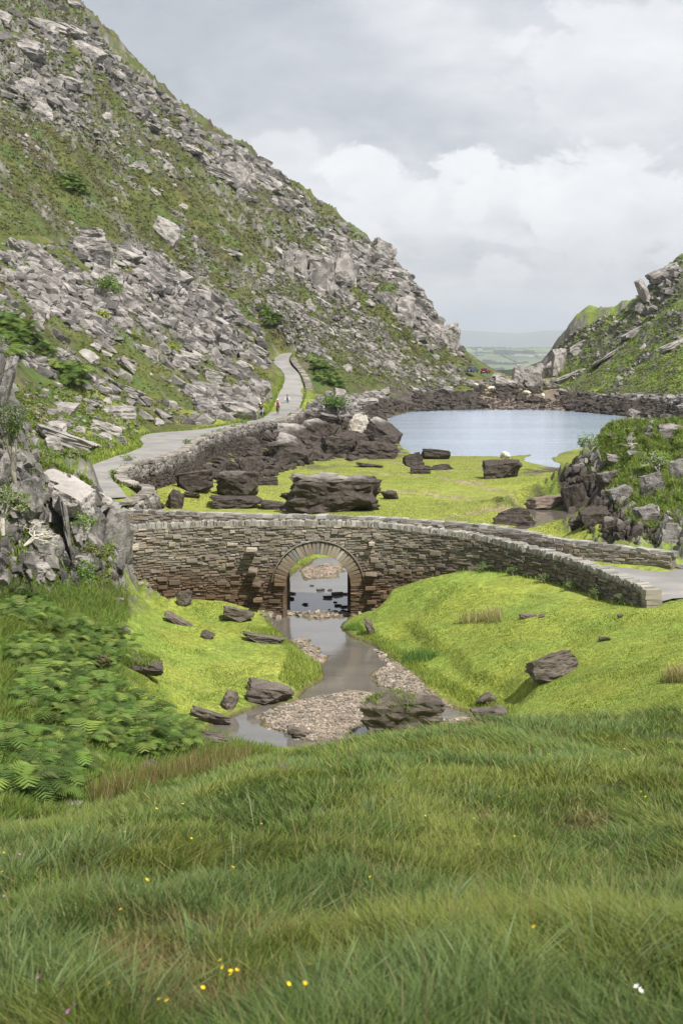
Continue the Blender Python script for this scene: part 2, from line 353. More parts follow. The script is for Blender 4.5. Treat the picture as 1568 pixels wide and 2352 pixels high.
# crag to the right beyond the bridge
A('K', (1390, 972, 104), (1480, 960, 104), (1568, 955, 101), (1700, 940, 95), (1365, 1010, 99), (1345, 1045, 95), (1400, 1040, 93), (1450, 1000, 96), (1568, 1020, 88), (1470, 1080, 84), (1568, 1100, 76), (1380, 1110, 84), (1568, 1190, 64), (1480, 1170, 71),
  (1420, 1180, 75), (1370, 1170, 80), (1440, 1238, 66), (1540, 1235, 60), (1700, 1150, 66), (1350, 1215, 82), (1700, 1230, 58))
A('S', (1292, 1135, z, .1), (1300, 1080, z, .2), (1310, 1195, z, .2), (1330, 1030, z, .2))
CT += [(*Pd(1400, 1010, 122)[:2], 0.3, 'S'), (*Pd(1568, 1000, 125)[:2], 0.6, 'S'), (*Pd(1480, 1000, 122)[:2], 0.3, 'S'), (*Pd(1700, 1000, 130)[:2], 1, 'S')]
# crag on the left in front of the bridge
A('C', (0, 1330, 48.5), (120, 1325, 49.5), (240, 1345, 51.5), (100, 1250, 50.5), (200, 1240, 53), (0, 1230, 49.5), (0, 1080, 51), (100, 1150, 52.5), (30, 930, 52), (0, 850, 51.5), (-200, 850, 48), (-200, 1200, 46), (90, 1060, 54), (170, 1105, 55), (235, 1112, 56.5), (225, 1200, 54.5), (255, 1165, 56.5),
  (70, 1000, 53))
CT += [(*Pd(300, 1200, 56)[:2], 2.0, 'G'), (*Pd(310, 1200, 63)[:2], 1.4, 'G')]
A('H', (50, 1175, 65), (170, 1160, 66), (-150, 1150, 68), (-300, 1100, 70))
CT += [(-12.2, 60.5, 2.9, 'V'), (-14, 63, 2.9, 'V'), (-10.5, 62, 2.7, 'V'), (-9.0, 64.5, 1.6, 'G')]
# valley beyond the gap
A('D', (1130, 870, 560), (1150, 860, 640), (1175, 852, 655), (1200, 843, 680), (1235, 832, 700), (1275, 819, 720), (1400, 780, 760), (1600, 700, 760), (1060, 905, 600), (1150, 900, 520), (1250, 895, 520), (1100, 950, 900), (1300, 930, 950), (1500, 900, 950), (900, 930, 900), (700, 900, 900), (300, 800, 900), (1250, 870, 650), (1050, 905, 700), (1110, 890, 780), (1000, 905, 800), (1150, 880, 850), (1090, 890, 600))
A('H', (900, 800, 640), (600, 650, 680), (300, 500, 640), (0, 350, 600))
CT = np.array([(a, b, c, ord(k)) for a, b, c, k in CT])
OFF = 6.0
def conf(x, y):
    q = y + OFF; return x / q, np.log(np.maximum(q, 0.3))
cu, cvv = conf(CT[:, 0], CT[:, 1])
n = len(CT); EPS = 0.022
R = np.sqrt((cu[:, None] - cu) ** 2 + (cvv[:, None] - cvv) ** 2 + EPS ** 2)
Pm = np.stack([np.ones(n), cu, cvv], 1)
Am = np.zeros((n + 3, n + 3)); Am[:n, :n] = -R + np.eye(n) * 2e-4; Am[:n, n:] = Pm; Am[n:, :n] = Pm.T
sol = np.linalg.solve(Am, np.concatenate([CT[:, 2], np.zeros(3)])); wt = sol[:n]; pc = sol[n:]
CLS = 'FRGSVHKCD'
onehot = np.array([[1.0 if ord(c) == k else 0.0 for c in CLS] for k in CT[:, 3]])
NS, NV = 760, 1120
V0, V1 = math.log(-3 + OFF), math.log(950 + OFF)
vv = np.linspace(V0, V1, NV); ss = np.linspace(-1, 1, NS)
yy = np.exp(vv) - OFF
def halfw(y): return 0.315 * np.maximum(y, 0) + 6.5
GX = ss[None, :] * halfw(yy)[:, None]; GY = np.repeat(yy[:, None], NS, 1)
gx = GX.ravel(); gy = GY.ravel()
gz = np.empty_like(gx); gc = np.empty((gx.size, len(CLS)), np.float32)
warpx = fbm(gx / (gy + 6), np.log(gy + 6), 0.10, 3, 5) * 0.035; warpy = fbm(gx / (gy + 6), np.log(gy + 6), 0.10, 3, 9) * 0.035
for s in range(0, gx.size, 40000):
    a, b = conf(gx[s:s + 40000], gy[s:s + 40000])
    r = np.sqrt((a[:, None] - cu) ** 2 + (b[:, None] - cvv) ** 2 + EPS ** 2)
    gz[s:s + 40000] = -(r @ wt) + pc[0] + pc[1] * a + pc[2] * b
    a = a + warpx[s:s + 40000]; b = b + warpy[s:s + 40000]
    w = 1.0 / ((a[:, None] - cu) ** 2 + (b[:, None] - cvv) ** 2 + 1e-5) ** 2.5
    o = w @ onehot; gc[s:s + 40000] = o / o.sum(1, keepdims=True)
cls = {c: gc[:, i] for i, c in enumerate(CLS)}
hillm = cls['H'] + cls['K'] + cls['D']
# unevenness
amp_h = sstep(gy, 60, 260) * sstep(gz, 1.0, 16.0)
hillm = hillm * (0.12 + 0.88 * sstep(gz, 0.5, 14.0))
gz += hillm * (fbm(gx, gy, 22, 3, 3) * 3.0 * amp_h + fbm(gx, gy, 6, 4, 8) * (0.5 + 0.9 * amp_h))
rid = 1 - np.abs(fbm(gx * 0.8 + gy * 0.5, gy * 0.3 - gx * 0.9, 11, 4, 21)) * 2.2
gz += (cls['H'] * sstep(gz, 25, 60) * 2.2 + cls['K'] * sstep(gy, 150, 250) * 1.0) * np.clip(rid, -0.3, 1) ** 2 * np.where(gy > 120, 1, 0)
# ledges: bedding steps on the rocky parts
def ledge(x, y, zz_, per, dipx, dipy):
    q = (zz_ + dipx * x + dipy * y) / per + fbm(x, y, per * 6, 3, 31) * 1.3
    f = q - np.floor(q); return (sstep(f, 0.55, 1.0) - f) * per
up_rock = np.clip(fbm(gx, gy, 40, 3, 41) * 2.2 + 0.25 + 0.5 * sstep(gz, 60, 100), 0, 1)
gz += cls['H'] * amp_h * up_rock * ledge(gx, gy, gz, 4.5, 0.35, 0.1) * 0.8
ribs = np.abs(fbm(gx * 1.6, gz * 0.35 + gy * 0.3, 1.4, 4, 53))
gz += cls['C'] * (ledge(gx, gy, gz, 1.3, 1.2, 0.3) * 0.55 + fbm(gx, gy, 1.6, 4, 51) * 0.6 - ribs * 1.1)
knear = cls['K'] * (gy < 130); gz -= knear * np.abs(fbm(gx * 1.3, gy * 0.4, 2.0, 4, 55)) * 1.3
gz += knear * (ledge(gx, gy, gz, 0.9, 0.9, 0.2) * 0.7 + fbm(gx, gy, 2.5, 4, 57) * 0.45)
gz += cls['R'] * (fbm(gx, gy, 5, 3, 61) * 0.45 + fbm(gx, gy, 1.2, 3, 63) * 0.16)
gz += cls['F'] * (fbm(gx, gy, 2.2, 3, 71) * 0.16 + fbm(gx, gy, 0.5, 2, 73) * 0.035)
gz += cls['S'] * fbm(gx, gy, 4, 4, 81) * 0.35
gz += cls['G'] * (fbm(gx, gy, 5, 3, 91) * 0.12 + fbm(gx, gy, 1.1, 3, 93) * 0.03)
# water
def wz(pts): return [Pz(px, py, 0.0)[:2] for px, py in pts]
LAKE = wz([(862, 992), (872, 972), (905, 957), (940, 946), (985, 944), (1100, 941), (1270, 942), (1400, 953), (1500, 962), (1560, 985), (1480, 1003), (1380, 1008), (1350, 1030), (1290, 1040), (1266, 1055), (1290, 1070), (1325, 1077), (1300, 1079), (1255, 1072), (1212, 1062), (1200, 1053), (1222, 1045), (1150, 1050), (1050, 1050), (950, 1046), (935, 1030), (900, 1012)])
RIVER = wz([(735, 1283), (700, 1300), (664, 1325), (655, 1350), (648, 1412), (615, 1430), (668, 1475), (700, 1500), (738, 1525), (744, 1562), (705, 1585), (682, 1612), (600, 1620), (545, 1645), (470, 1680), (520, 1712), (640, 1722), (760, 1715), (860, 1700),
            (1000, 1670), (1100, 1662), (1075, 1640), (1000, 1612), (940, 1600), (985, 1608), (960, 1560), (890, 1520), (865, 1490), (805, 1465), (782, 1440), (805, 1412), (812, 1350), (825, 1320), (1000, 1250), (1238, 1216), (1305, 1216), (1330, 1200), (1310, 1174), (1215, 1168), (1228, 1200), (1100, 1232), (900, 1262), (800, 1283)])
WATERS = [LAKE, RIVER]
wob = fbm(gx, gy, 3.0, 4, 101) * 0.5 * np.clip(gy / 60, 0.4, 2.5)
sdw = np.full(gx.shape, 6.0)
for Wp in WATERS: sdw = np.minimum(sdw, sdpoly(gx, gy, Wp))
sdw = sdw + wob * 0.5
bank = np.where(sdw < 0, np.maximum(-0.45, -0.04 + sdw * 0.35), 0.03 + sdw * 0.40 + np.maximum(0, sdw - 1.2) * 0.9)
flatm = gy > 30
gz = np.where((sdw < 4.5) & flatm, np.minimum(gz, bank), gz)
gz = np.where((sdw > 0.25) & flatm & (gz < 0.08) & (gy < 400), 0.08, gz)
GRAV = [wz(p) for p in ([(585, 1648), (640, 1622), (720, 1602), (800, 1588), (862, 1594), (870, 1625), (840, 1665), (780, 1700), (700, 1700), (640, 1672)], [(862, 1545), (905, 1518), (950, 1552), (1000, 1602), (1040, 1625), (985, 1606), (930, 1592), (868, 1572)],
        [(668, 1470), (700, 1468), (745, 1510), (735, 1530), (700, 1505)], [(690, 1308), (740, 1296), (790, 1296), (770, 1325), (700, 1330)], [(1005, 1660), (1060, 1648), (1110, 1655), (1130, 1672), (1050, 1680)], [(655, 1404), (700, 1407), (800, 1404), (806, 1414), (730, 1420), (655, 1412)],
        [(300, 1310), (360, 1318), (430, 1352), (330, 1348), (300, 1330)])]
grav = np.zeros(gx.shape)
for i, g in enumerate(GRAV):
    sg = sdpoly(gx, gy, g, 3.0) + fbm(gx, gy, 0.9, 3, 111) * 0.35
    m = sstep(-sg, -0.15, 0.15)
    if i < 6: gz = np.where(sg < 0.4, np.maximum(gz, np.where(sdw < 0.3, np.minimum(0.09, 0.03 - sg * 0.25), gz)) + m * fbm(gx, gy, 0.4, 2, 113) * 0.03, gz)
    grav = np.maximum(grav, m)
BEACH = wz([(1100, 905), (1230, 900), (1300, 925), (1400, 950), (1280, 945), (1060, 942)])
grav = np.maximum(grav, 0.55 * sstep(-sdpoly(gx, gy, BEACH, 5.0), -3, 2))
# little drainage steps across the flat turf by the lake
for ln, wd in (([(860, 1095), (1000, 1098), (1120, 1122), (1230, 1150)], .5), ([(900, 1140), (1040, 1142), (1150, 1162), (1215, 1172)], .8), ([(720, 1070), (900, 1068), (1000, 1085), (1150, 1088), (1290, 1092)], .6), ([(1030, 1198), (1130, 1185), (1230, 1200)], .6)):
    lw = wz(ln); d_, _, _, _ = segd(gx, gy, lw)
    m = sstep(-(d_ + fbm(gx, gy, 4, 3, 120) * 1.2), -wd * 1.5, -wd * 0.2); gz -= m * 0.16; grav = np.maximum(grav, m * 0.75)
# road bed
cen = [((l[0] + r[0]) / 2, (l[1] + r[1]) / 2, (l[2] + r[2]) / 2, math.hypot(l[0] - r[0], l[1] - r[1]) / 2) for l, r in ROAD]
rlo = [l for l, r in ROAD]; rro = [r for l, r in ROAD]
rpoly = [p[:2] for p in rlo] + [p[:2] for p in rro[::-1]]
k = (gy > 68) & (gy < 265) & (gx > -30) & (gx < 5)
xx, yk = gx[k], gy[k]
sdr = np.where(inpoly(xx, yk, rpoly), -1, 1) * segd(xx, yk, rpoly, True)[0]
_, bi, bt, bs = segd(xx, yk, cen)
cz = np.array([c[2] for c in cen]); rz = cz[bi] + (cz[np.minimum(bi + 1, len(cz) - 1)] - cz[bi]) * bt
dl = segd(xx, yk, rlo)[0]; dr = segd(xx, yk, rro)[0]
reach = np.where(dl < dr, 1.6, 0.55)
t_ = sstep(sdr, 0.25, 1.0 * 1)
t_ = sstep(sdr / reach, 0.15, 1.0)
g0 = gz[k]; gz[k] = (rz - 0.07) * (1 - t_) + g0 * t_
side = np.where((dr < dl) & (sdr > 0), 1.0, 0.0) * sstep(yk, 76, 80) * (1 - sstep(yk, 166, 176))
g1 = gz[k]; capz = 3.0 - 1.75 * sstep(sdr, 0.75, 1.25); gz[k] = np.where((side > .01) & (sdr < 6), g1 * (1 - side) + np.minimum(g1, capz) * side, g1)
verge = np.zeros(gx.shape); verge[k] = sstep(-sdr, -1.8, -0.3) * (1 - .6 * sstep(yk, 190, 210))
Z = gz.reshape(NV, NS)
def ground(x, y):
    x = np.asarray(x, float); y = np.asarray(y, float)
    fv = (np.log(np.maximum(y + OFF, 0.5)) - V0) / (V1 - V0) * (NV - 1); fs = (x / halfw(y) + 1) / 2 * (NS - 1)
    fv = np.clip(fv, 0, NV - 1.001); fs = np.clip(fs, 0, NS - 1.001)
    i = fv.astype(int); j = fs.astype(int); a = fv - i; b = fs - j
    return (Z[i, j] * (1 - a) + Z[i + 1, j] * a) * (1 - b) + (Z[i, j + 1] * (1 - a) + Z[i + 1, j + 1] * a) * b
DS = np.exp(np.linspace(math.log(2.2), math.log(930), 2600))
def hit(px, py, dmin=0.0, dmax=1e9):
    """where the line of sight through a picture point meets the ground (nan: the sky)"""
    px = np.atleast_1d(np.asarray(px, float)); py = np.atleast_1d(np.asarray(py, float))
    u, e = ray(px, py); out = np.full((len(px), 3), np.nan)
    D = DS[(DS >= dmin) & (DS <= dmax)]
    for s in range(0, len(px), 2000):
        uu = u[s:s + 2000, None]; ee = e[s:s + 2000, None]
        X = uu * D; Yb = np.broadcast_to(D, X.shape)
        g = ground(X, Yb); below = (CAMZ + ee * D) < g
        idx = below.argmax(1); ok = below.any(1)
        i1 = np.maximum(idx, 1); r = np.arange(len(idx))
        h1 = (CAMZ + ee[:, 0] * D[i1]) - g[r, i1]; h0 = (CAMZ + ee[:, 0] * D[i1 - 1]) - g[r, i1 - 1]
        tt = np.clip(h0 / np.maximum(h0 - h1, 1e-6), 0, 1); d = D[i1 - 1] + (D[i1] - D[i1 - 1]) * tt
        o = np.stack([uu[:, 0] * d, d, np.zeros_like(d)], 1); o[:, 2] = ground(o[:, 0], d); o[~ok] = np.nan
        out[s:s + 2000] = o
    return out
# slope
dzy = np.gradient(Z, axis=0) / np.gradient(GY, axis=0); dzx = np.gradient(Z, axis=1) / np.gradient(GX, axis=1)
slope = np.sqrt(dzx ** 2 + dzy ** 2).ravel()
def mixc(a, b, t): return a + (np.asarray(b) - a) * t[:, None]
N1 = fbm(gx, gy, 14, 4, 131); N2 = fbm(gx, gy, 3.0, 4, 137); N3 = fbm(gx, gy, 0.8, 3, 139)
col = np.zeros((gx.size, 3))
lawn = mixc(np.tile([0.225, 0.262, 0.044], (gx.size, 1)), (0.18, 0.25, 0.045), np.clip(0.5 + N2 * 1.6 + N3 * 0.8, 0, 1)); lawn = mixc(lawn, (0.34, 0.34, 0.075), np.clip(N1 * 2.0 + N3 * 1.2, 0, 1) * 0.5)
lakelawn = mixc(np.tile([0.228, 0.252, 0.050], (gx.size, 1)), (0.20, 0.235, 0.04), np.clip(N1 * 2 + N2, 0, 1)); lawn = mixc(lawn, lakelawn, sstep(gy, 66, 85))
lawn = lawn * (1 - 0.25 * sstep(gy, 110, 145) * (cls['G'] > 0.3))[:, None]
hill = mixc(np.tile([0.068, 0.082, 0.020], (gx.size, 1)), (0.055, 0.044, 0.026), np.clip(0.25 + N1 * 1.8 + N2 * 0.9, 0, 1)); hill = mixc(hill, (0.135, 0.135, 0.034), np.clip(N2 * 2.6 - 0.15 + N3, 0, 1) * 0.7)
hill = mixc(hill, (0.07, 0.115, 0.028), np.clip(fbm(gx, gy, 9, 3, 151) * 3 - 0.4, 0, 1) * 0.8)
rough = mixc(np.tile([0.085, 0.14, 0.022], (gx.size, 1)), (0.15, 0.17, 0.04), np.clip(0.3 + N2 * 1.8, 0, 1)); rough = mixc(rough, (0.10, 0.07, 0.035), np.clip(N3 * 2 - 0.2, 0, 1) * 0.5)
kgr = mixc(np.tile([0.16, 0.22, 0.035], (gx.size, 1)), (0.10, 0.12, 0.03), np.clip(0.3 + N2 * 2, 0, 1))
fore = np.tile([0.05, 0.065, 0.018], (gx.size, 1))
rockc = mixc(np.tile([0.235, 0.22, 0.205], (gx.size, 1)), (0.11, 0.103, 0.097), np.clip(0.5 + N3 * 2.5, 0, 1))
darkr = mixc(np.tile([0.05, 0.042, 0.036], (gx.size, 1)), (0.10, 0.083, 0.07), np.clip(0.4 + N3 * 2.5, 0, 1))
shore = mixc(darkr, (0.20, 0.24, 0.03), np.clip(0.35 + N2 * 3.2, 0, 1) * (gy < 200))
darkv = np.tile([0.030, 0.048, 0.022], (gx.size, 1))
for c, k_ in (('F', fore), ('R', rough), ('G', lawn), ('S', shore), ('V', lawn * 0.9), ('H', hill), ('K', kgr), ('C', rough * 0.9), ('D', darkv)): col += k_ * cls[c][:, None]
rk = np.clip(cls['C'] * sstep(slope + N3 * 0.8, 0.9, 1.6) + cls['H'] * np.clip(sstep(slope + N2 * 0.9, 1.05, 1.5) * up_rock + 0.8 * sstep(fbm(gx, gy, 7, 4, 161), 0.28, 0.38) * amp_h, 0, 1) + cls['K'] * sstep(slope + N2 * 0.8, 0.75, 1.2), 0, 1)
isdark = sstep(WASH + 0.9 * (gy < 112) * (gx > 5) - gz + N2 * 0.8, -0.3, 0.3) * (gy > 62)
col = mixc(col, rockc * (1 - isdark[:, None]) + darkr * isdark[:, None], rk)
col = mixc(col, (0.19, 0.235, 0.035), verge * 0.8)
sandc = mixc(np.tile([0.33, 0.245, 0.19], (gx.size, 1)), (0.19, 0.145, 0.11), np.clip(0.5 + N3 * 2.5, 0, 1))
col = mixc(col, sandc, grav)
mud = sstep(-sdw, -0.35, 0.05) * flatm * (1 - grav) * (0.35 + 0.65 * (gy < 80)); col = mixc(col, (0.07, 0.05, 0.032), np.clip(mud, 0, 1))
idx = np.arange(NV * NS).reshape(NV, NS)
quads = np.stack([idx[:-1, :-1], idx[:-1, 1:], idx[1:, 1:], idx[1:, :-1]], -1).reshape(-1, 4)
ter = meshobj('ground', npmesh('ground', np.stack([gx, gy, gz], 1), quads=quads, mats=[M_ground], col=col, smooth=True))
set_props(ter, kind='structure')

# water: two sheets, their edges given by the banks they lie between
def water_mat(name, body, rough, wave, scale, stretch):
    m, t, b = newmat(name)
    gp = geo_pos(t); mp = t.n('ShaderNodeMapping'); t.put(mp.inputs[0], gp); mp.inputs['Scale'].default_value = stretch
    nz = t.noise(mp.outputs[0], scale, 5, 0.6, 0.3)
    t.put(b.inputs['Base Color'], t.mix(t.mr(t.noise(mp.outputs[0], scale * 0.2, 4), 0.35, 0.65), (*body, 1), (*[v * 1.25 for v in body], 1)))
    b.inputs['Roughness'].default_value = rough; b.inputs['IOR'].default_value = 1.33 if 'lake' in name else 1.6; b.inputs['Specular IOR Level'].default_value = 0.9
    bump(t, b, nz, 1.0, wave); return m
def sheet(name, poly, zlev, mat, grow):
    P_ = np.array(poly); c = P_.mean(0)
    bm = bmesh.new(); n_ = len(P_)
    vs = []
    for i in range(n_):
        a = P_[i] - P_[i - 1]; b = P_[(i + 1) % n_] - P_[i]
        a /= np.linalg.norm(a) + 1e-9; b /= np.linalg.norm(b) + 1e-9
        nn = np.array([a[1] + b[1], -a[0] - b[0]]); L_ = np.linalg.norm(nn) + 1e-9; nn /= L_
        area = 0.5 * sum(P_[j - 1][0] * P_[j][1] - P_[j][0] * P_[j - 1][1] for j in range(n_))
        s_ = 1 if area > 0 else -1
        vs.append(bm.verts.new((*(P_[i] + nn * grow * s_), zlev)))
    f = bm.faces.new(vs)
    if f.normal.z < 0: f.normal_flip()
    bmesh.ops.triangulate(bm, faces=[f]); bmesh.ops.recalc_face_normals(bm, faces=bm.faces)
    for f in bm.faces:
        f.normal_update()
        if f.normal.z < 0: f.normal_flip()
    me = bpy.data.meshes.new(name); bm.to_mesh(me); bm.free(); me.materials.append(mat)
    return set_props(meshobj(name, me), kind='structure')
M_lake = water_mat('lake_water', (0.24, 0.30, 0.385), 0.15, 0.06, 0.8, (0.12, 1.3, 1))
M_river = water_mat('river_water', (0.12, 0.11, 0.095), 0.06, 0.003, 3.0, (0.6, 1.6, 1))
sheet('lake_water', LAKE, 0.012, M_lake, 2.5)
bm = bmesh.new()
for x0, y0, x1, y1 in ((-11, 37, 8, 100), (8, 80, 20, 100)):
    bm.faces.new([bm.verts.new((x0, y0, 0)), bm.verts.new((x1, y0, 0)), bm.verts.new((x1, y1, 0)), bm.verts.new((x0, y1, 0))])
me = bpy.data.meshes.new('river_water'); bm.to_mesh(me); bm.free(); me.materials.append(M_river)
set_props(meshobj('river_water', me), kind='structure')

# road
def road_mat():
    m, t, b = newmat('asphalt')
    gp = geo_pos(t); n1 = t.noise(gp, 0.35, 5, 0.6); n2 = t.noise(gp, 7, 5, 0.7)
    c = t.mix(t.mr(n1, 0.35, 0.65), (0.20, 0.192, 0.184, 1), (0.285, 0.275, 0.262, 1))
    c = t.mix(t.mr(n2, 0.3, 0.7, 0.0, 0.25), c, (0.24, 0.23, 0.22, 1))
    c = t.mix(t.mr(t.noise(gp, 0.8, 6, 0.7), 0.58, 0.68, 0, 0.6), c, (0.44, 0.35, 0.25, 1))
    t.put(b.inputs['Base Color'], c); bump(t, b, n2, 0.3, 0.01); return m
M_road = road_mat()
def ribbon(name, pairs, lift=0.0, cross=6, sub=5):
    L = np.array([p[0] for p in pairs]); Rr = np.array([p[1] for p in pairs])
    def cr(Pt):
        out = []
        for i in range(len(Pt) - 1):
            p0, p1, p2, p3 = Pt[max(i - 1, 0)], Pt[i], Pt[i + 1], Pt[min(i + 2, len(Pt) - 1)]
            for s in range(sub):
                t = s / sub; out.append(0.5 * ((2 * p1) + (-p0 + p2) * t + (2 * p0 - 5 * p1 + 4 * p2 - p3) * t * t + (-p0 + 3 * p1 - 3 * p2 + p3) * t ** 3))
        out.append(Pt[-1]); return np.array(out)
    L = cr(L); Rr = cr(Rr); n_ = len(L)
    ed = np.linspace(0, 1, cross)
    V = L[:, None, :] * (1 - ed)[None, :, None] + Rr[:, None, :] * ed[None, :, None]
    V[:, :, 2] += lift + 0.04 * np.sin(ed * math.pi)
    wobl = fbm(np.arange(n_) * 1.0, np.zeros(n_), 2.5, 3, 5) * 0.25
    V[:, 0, :2] += (L - Rr)[:, :2] / (np.linalg.norm((L - Rr)[:, :2], axis=1, keepdims=True) + 1e-6) * wobl[:, None]
    id_ = np.arange(n_ * cross).reshape(n_, cross)
    q = np.stack([id_[:-1, :-1], id_[:-1, 1:], id_[1:, 1:], id_[1:, :-1]], -1).reshape(-1, 4)
    me = npmesh(name, V.reshape(-1, 3), quads=q, mats=[M_road], smooth=True)
    return set_props(meshobj(name, me), kind='structure')
ribbon('road', ROAD, 0.0)
# ---------------------------------------------------------------- masonry
class Stones:
    """collects stones (little chamfered blocks) into one mesh with a colour for each"""
    def __init__(s): s.V = []; s.Q = []; s.K = []; s.n = 0
    def block(s, o, ax, ay, az, w, d, h, col, ch=0.012, jit=0.012):
        # o: centre of the back face foot ... ax along, ay outwards, az up (numpy unit vectors)
        j = lambda: (random.random() - .5) * 2 * jit
        pts = []
        for (sx, sz) in ((-1, -1), (1, -1), (1, 1), (-1, 1)):
            pts.append(o + ax * (sx * w / 2) + az * (sz * h / 2))
        jj = [(j(), j()) for _ in range(4)]
        mid = [p + ax * a + az * b + ay * (d - ch) for p, (a, b) in zip(pts, jj)]
        fr = []
        for (sx, sz), p, (a, b) in zip(((-1, -1), (1, -1), (1, 1), (-1, 1)), pts, jj):
            fr.append(p + ax * (a - sx * ch) + az * (b - sz * ch) + ay * (d + j() * 0.8))
        i = s.n; s.V += pts + mid + fr; s.n += 12
        for k in range(4):
            k2 = (k + 1) % 4
            s.Q.append((i + k, i + k2, i + 4 + k2, i + 4 + k)); s.Q.append((i + 4 + k, i + 4 + k2, i + 8 + k2, i + 8 + k))
        s.Q.append((i + 8, i + 9, i + 10, i + 11)); s.K += [col] * 12
    def box(s, o, ax, ay, az, w, d, h, col, jit=0.015):
        j = lambda: (random.random() - .5) * 2 * jit
        i = s.n
        for sy in (-1, 1):
            for (sx, sz) in ((-1, -1), (1, -1), (1, 1), (-1, 1)):
                s.V.append(o + ax * (sx * w / 2 + j()) + ay * (sy * d / 2 + j()) + az * (sz * h / 2 + j()))
        s.n += 8; s.K += [col] * 8
        s.Q += [(i + 3, i + 2, i + 1, i), (i + 4, i + 5, i + 6, i + 7)]
        for k in range(4):
            k2 = (k + 1) % 4; s.Q.append((i + k, i + k2, i + 4 + k2, i + 4 + k))
    def build(s, name, parent=None, mat=None):
        me = npmesh(name, np.array(s.V), quads=s.Q, mats=[mat or M_stone], col=np.array(s.K))
        bm = bmesh.new(); bm.from_mesh(me); bmesh.ops.recalc_face_normals(bm, faces=bm.faces); bm.to_mesh(me); bm.free()
        return meshobj(name, me, parent)
def stonecol(warm=0.5, lo=0.12, hi=0.29):
    v = random.uniform(lo, hi); w = random.uniform(-0.3, 1) * warm
    if random.random() < 0.035: v = random.uniform(0.32, 0.44)
    return (v * (1.06 + 0.20 * w), v * (0.97 + 0.03 * w), v * (0.86 - 0.18 * w))
UP = np.array([0, 0, 1.0])
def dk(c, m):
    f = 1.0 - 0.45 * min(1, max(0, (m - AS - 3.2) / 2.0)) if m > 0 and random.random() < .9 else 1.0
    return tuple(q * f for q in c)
def smooth_path(pts, step=0.1):
    Pt = np.array(pts, float); out = []
    for i in range(len(Pt) - 1):
        p0, p1, p2, p3 = Pt[max(i - 1, 0)], Pt[i], Pt[i + 1], Pt[min(i + 2, len(Pt) - 1)]
        m = max(2, int(np.linalg.norm(p2 - p1) / step))
        for k in range(m):
            t = k / m; out.append(0.5 * ((2 * p1) + (-p0 + p2) * t + (2 * p0 - 5 * p1 + 4 * p2 - p3) * t * t + (-p0 + 3 * p1 - 3 * p2 + p3) * t ** 3))
    out.append(Pt[-1]); return np.array(out)
class Path:
    def __init__(s, pts):
        s.P = smooth_path(pts); dd = np.linalg.norm(np.diff(s.P[:, :2], axis=0), axis=1); s.S = np.concatenate([[0], np.cumsum(dd)]); s.L = s.S[-1]
    def at(s, t):
        return np.array([np.interp(t, s.S, s.P[:, k]) for k in range(3)])
    def fr(s, t):
        a = s.at(max(0, t - 0.15)); b = s.at(min(s.L, t + 0.15)); v = b - a; v[2] = 0; v /= np.linalg.norm(v) + 1e-9
        return v, np.array([v[1], -v[0], 0.0])       # along, outwards (to the right of the way it runs)
near_top = Path([Pz(px, py, h) for px, py, h in ((270, 1206, 3.9), (400, 1199, 3.95), (560, 1195, 4.0), (740, 1195, 4.03), (850, 1197, 4.0), (930, 1204, 3.92), (1100, 1227, 3.7), (1200, 1250, 3.55), (1300, 1276, 3.42), (1420, 1319, 3.28), (1492, 1349, 3.2))])
far_top = Path([Pz(px, py, h) for px, py, h in ((262, 1169, 3.75), (400, 1173, 3.78), (560, 1178, 3.8), (860, 1186, 3.8), (1130, 1206, 3.7), (1300, 1237, 3.5), (1450, 1255, 3.4), (1546, 1267, 3.35))])
AXC = Pz(730, 1351, 1.35)[0]; AR = 1.33; ARO = 1.86; AZ = 1.33
near_s = min(range(len(near_top.S)), key=lambda i: abs(near_top.P[i, 0] - AXC)); AS = near_top.S[near_s]; AY = near_top.P[near_s, 1]
bridge = empty('stone_bridge', (AXC, AY + 2, 0), 'old humped stone bridge with one round arch over the small river', 'bridge')
bridge_off = np.array(bridge.location)
def hole(z, ring):
    if z > AZ + (ARO if ring else AR): return 0
    if z <= AZ: return AR
    r = ARO if ring else AR
    return math.sqrt(max(0, r * r - (z - AZ) ** 2))
def bpart(S, name): 
    o = S.build(name, bridge); o.matrix_parent_inverse = Matrix.Translation(-bridge.location); return o
bpy.context.view_layer.update()
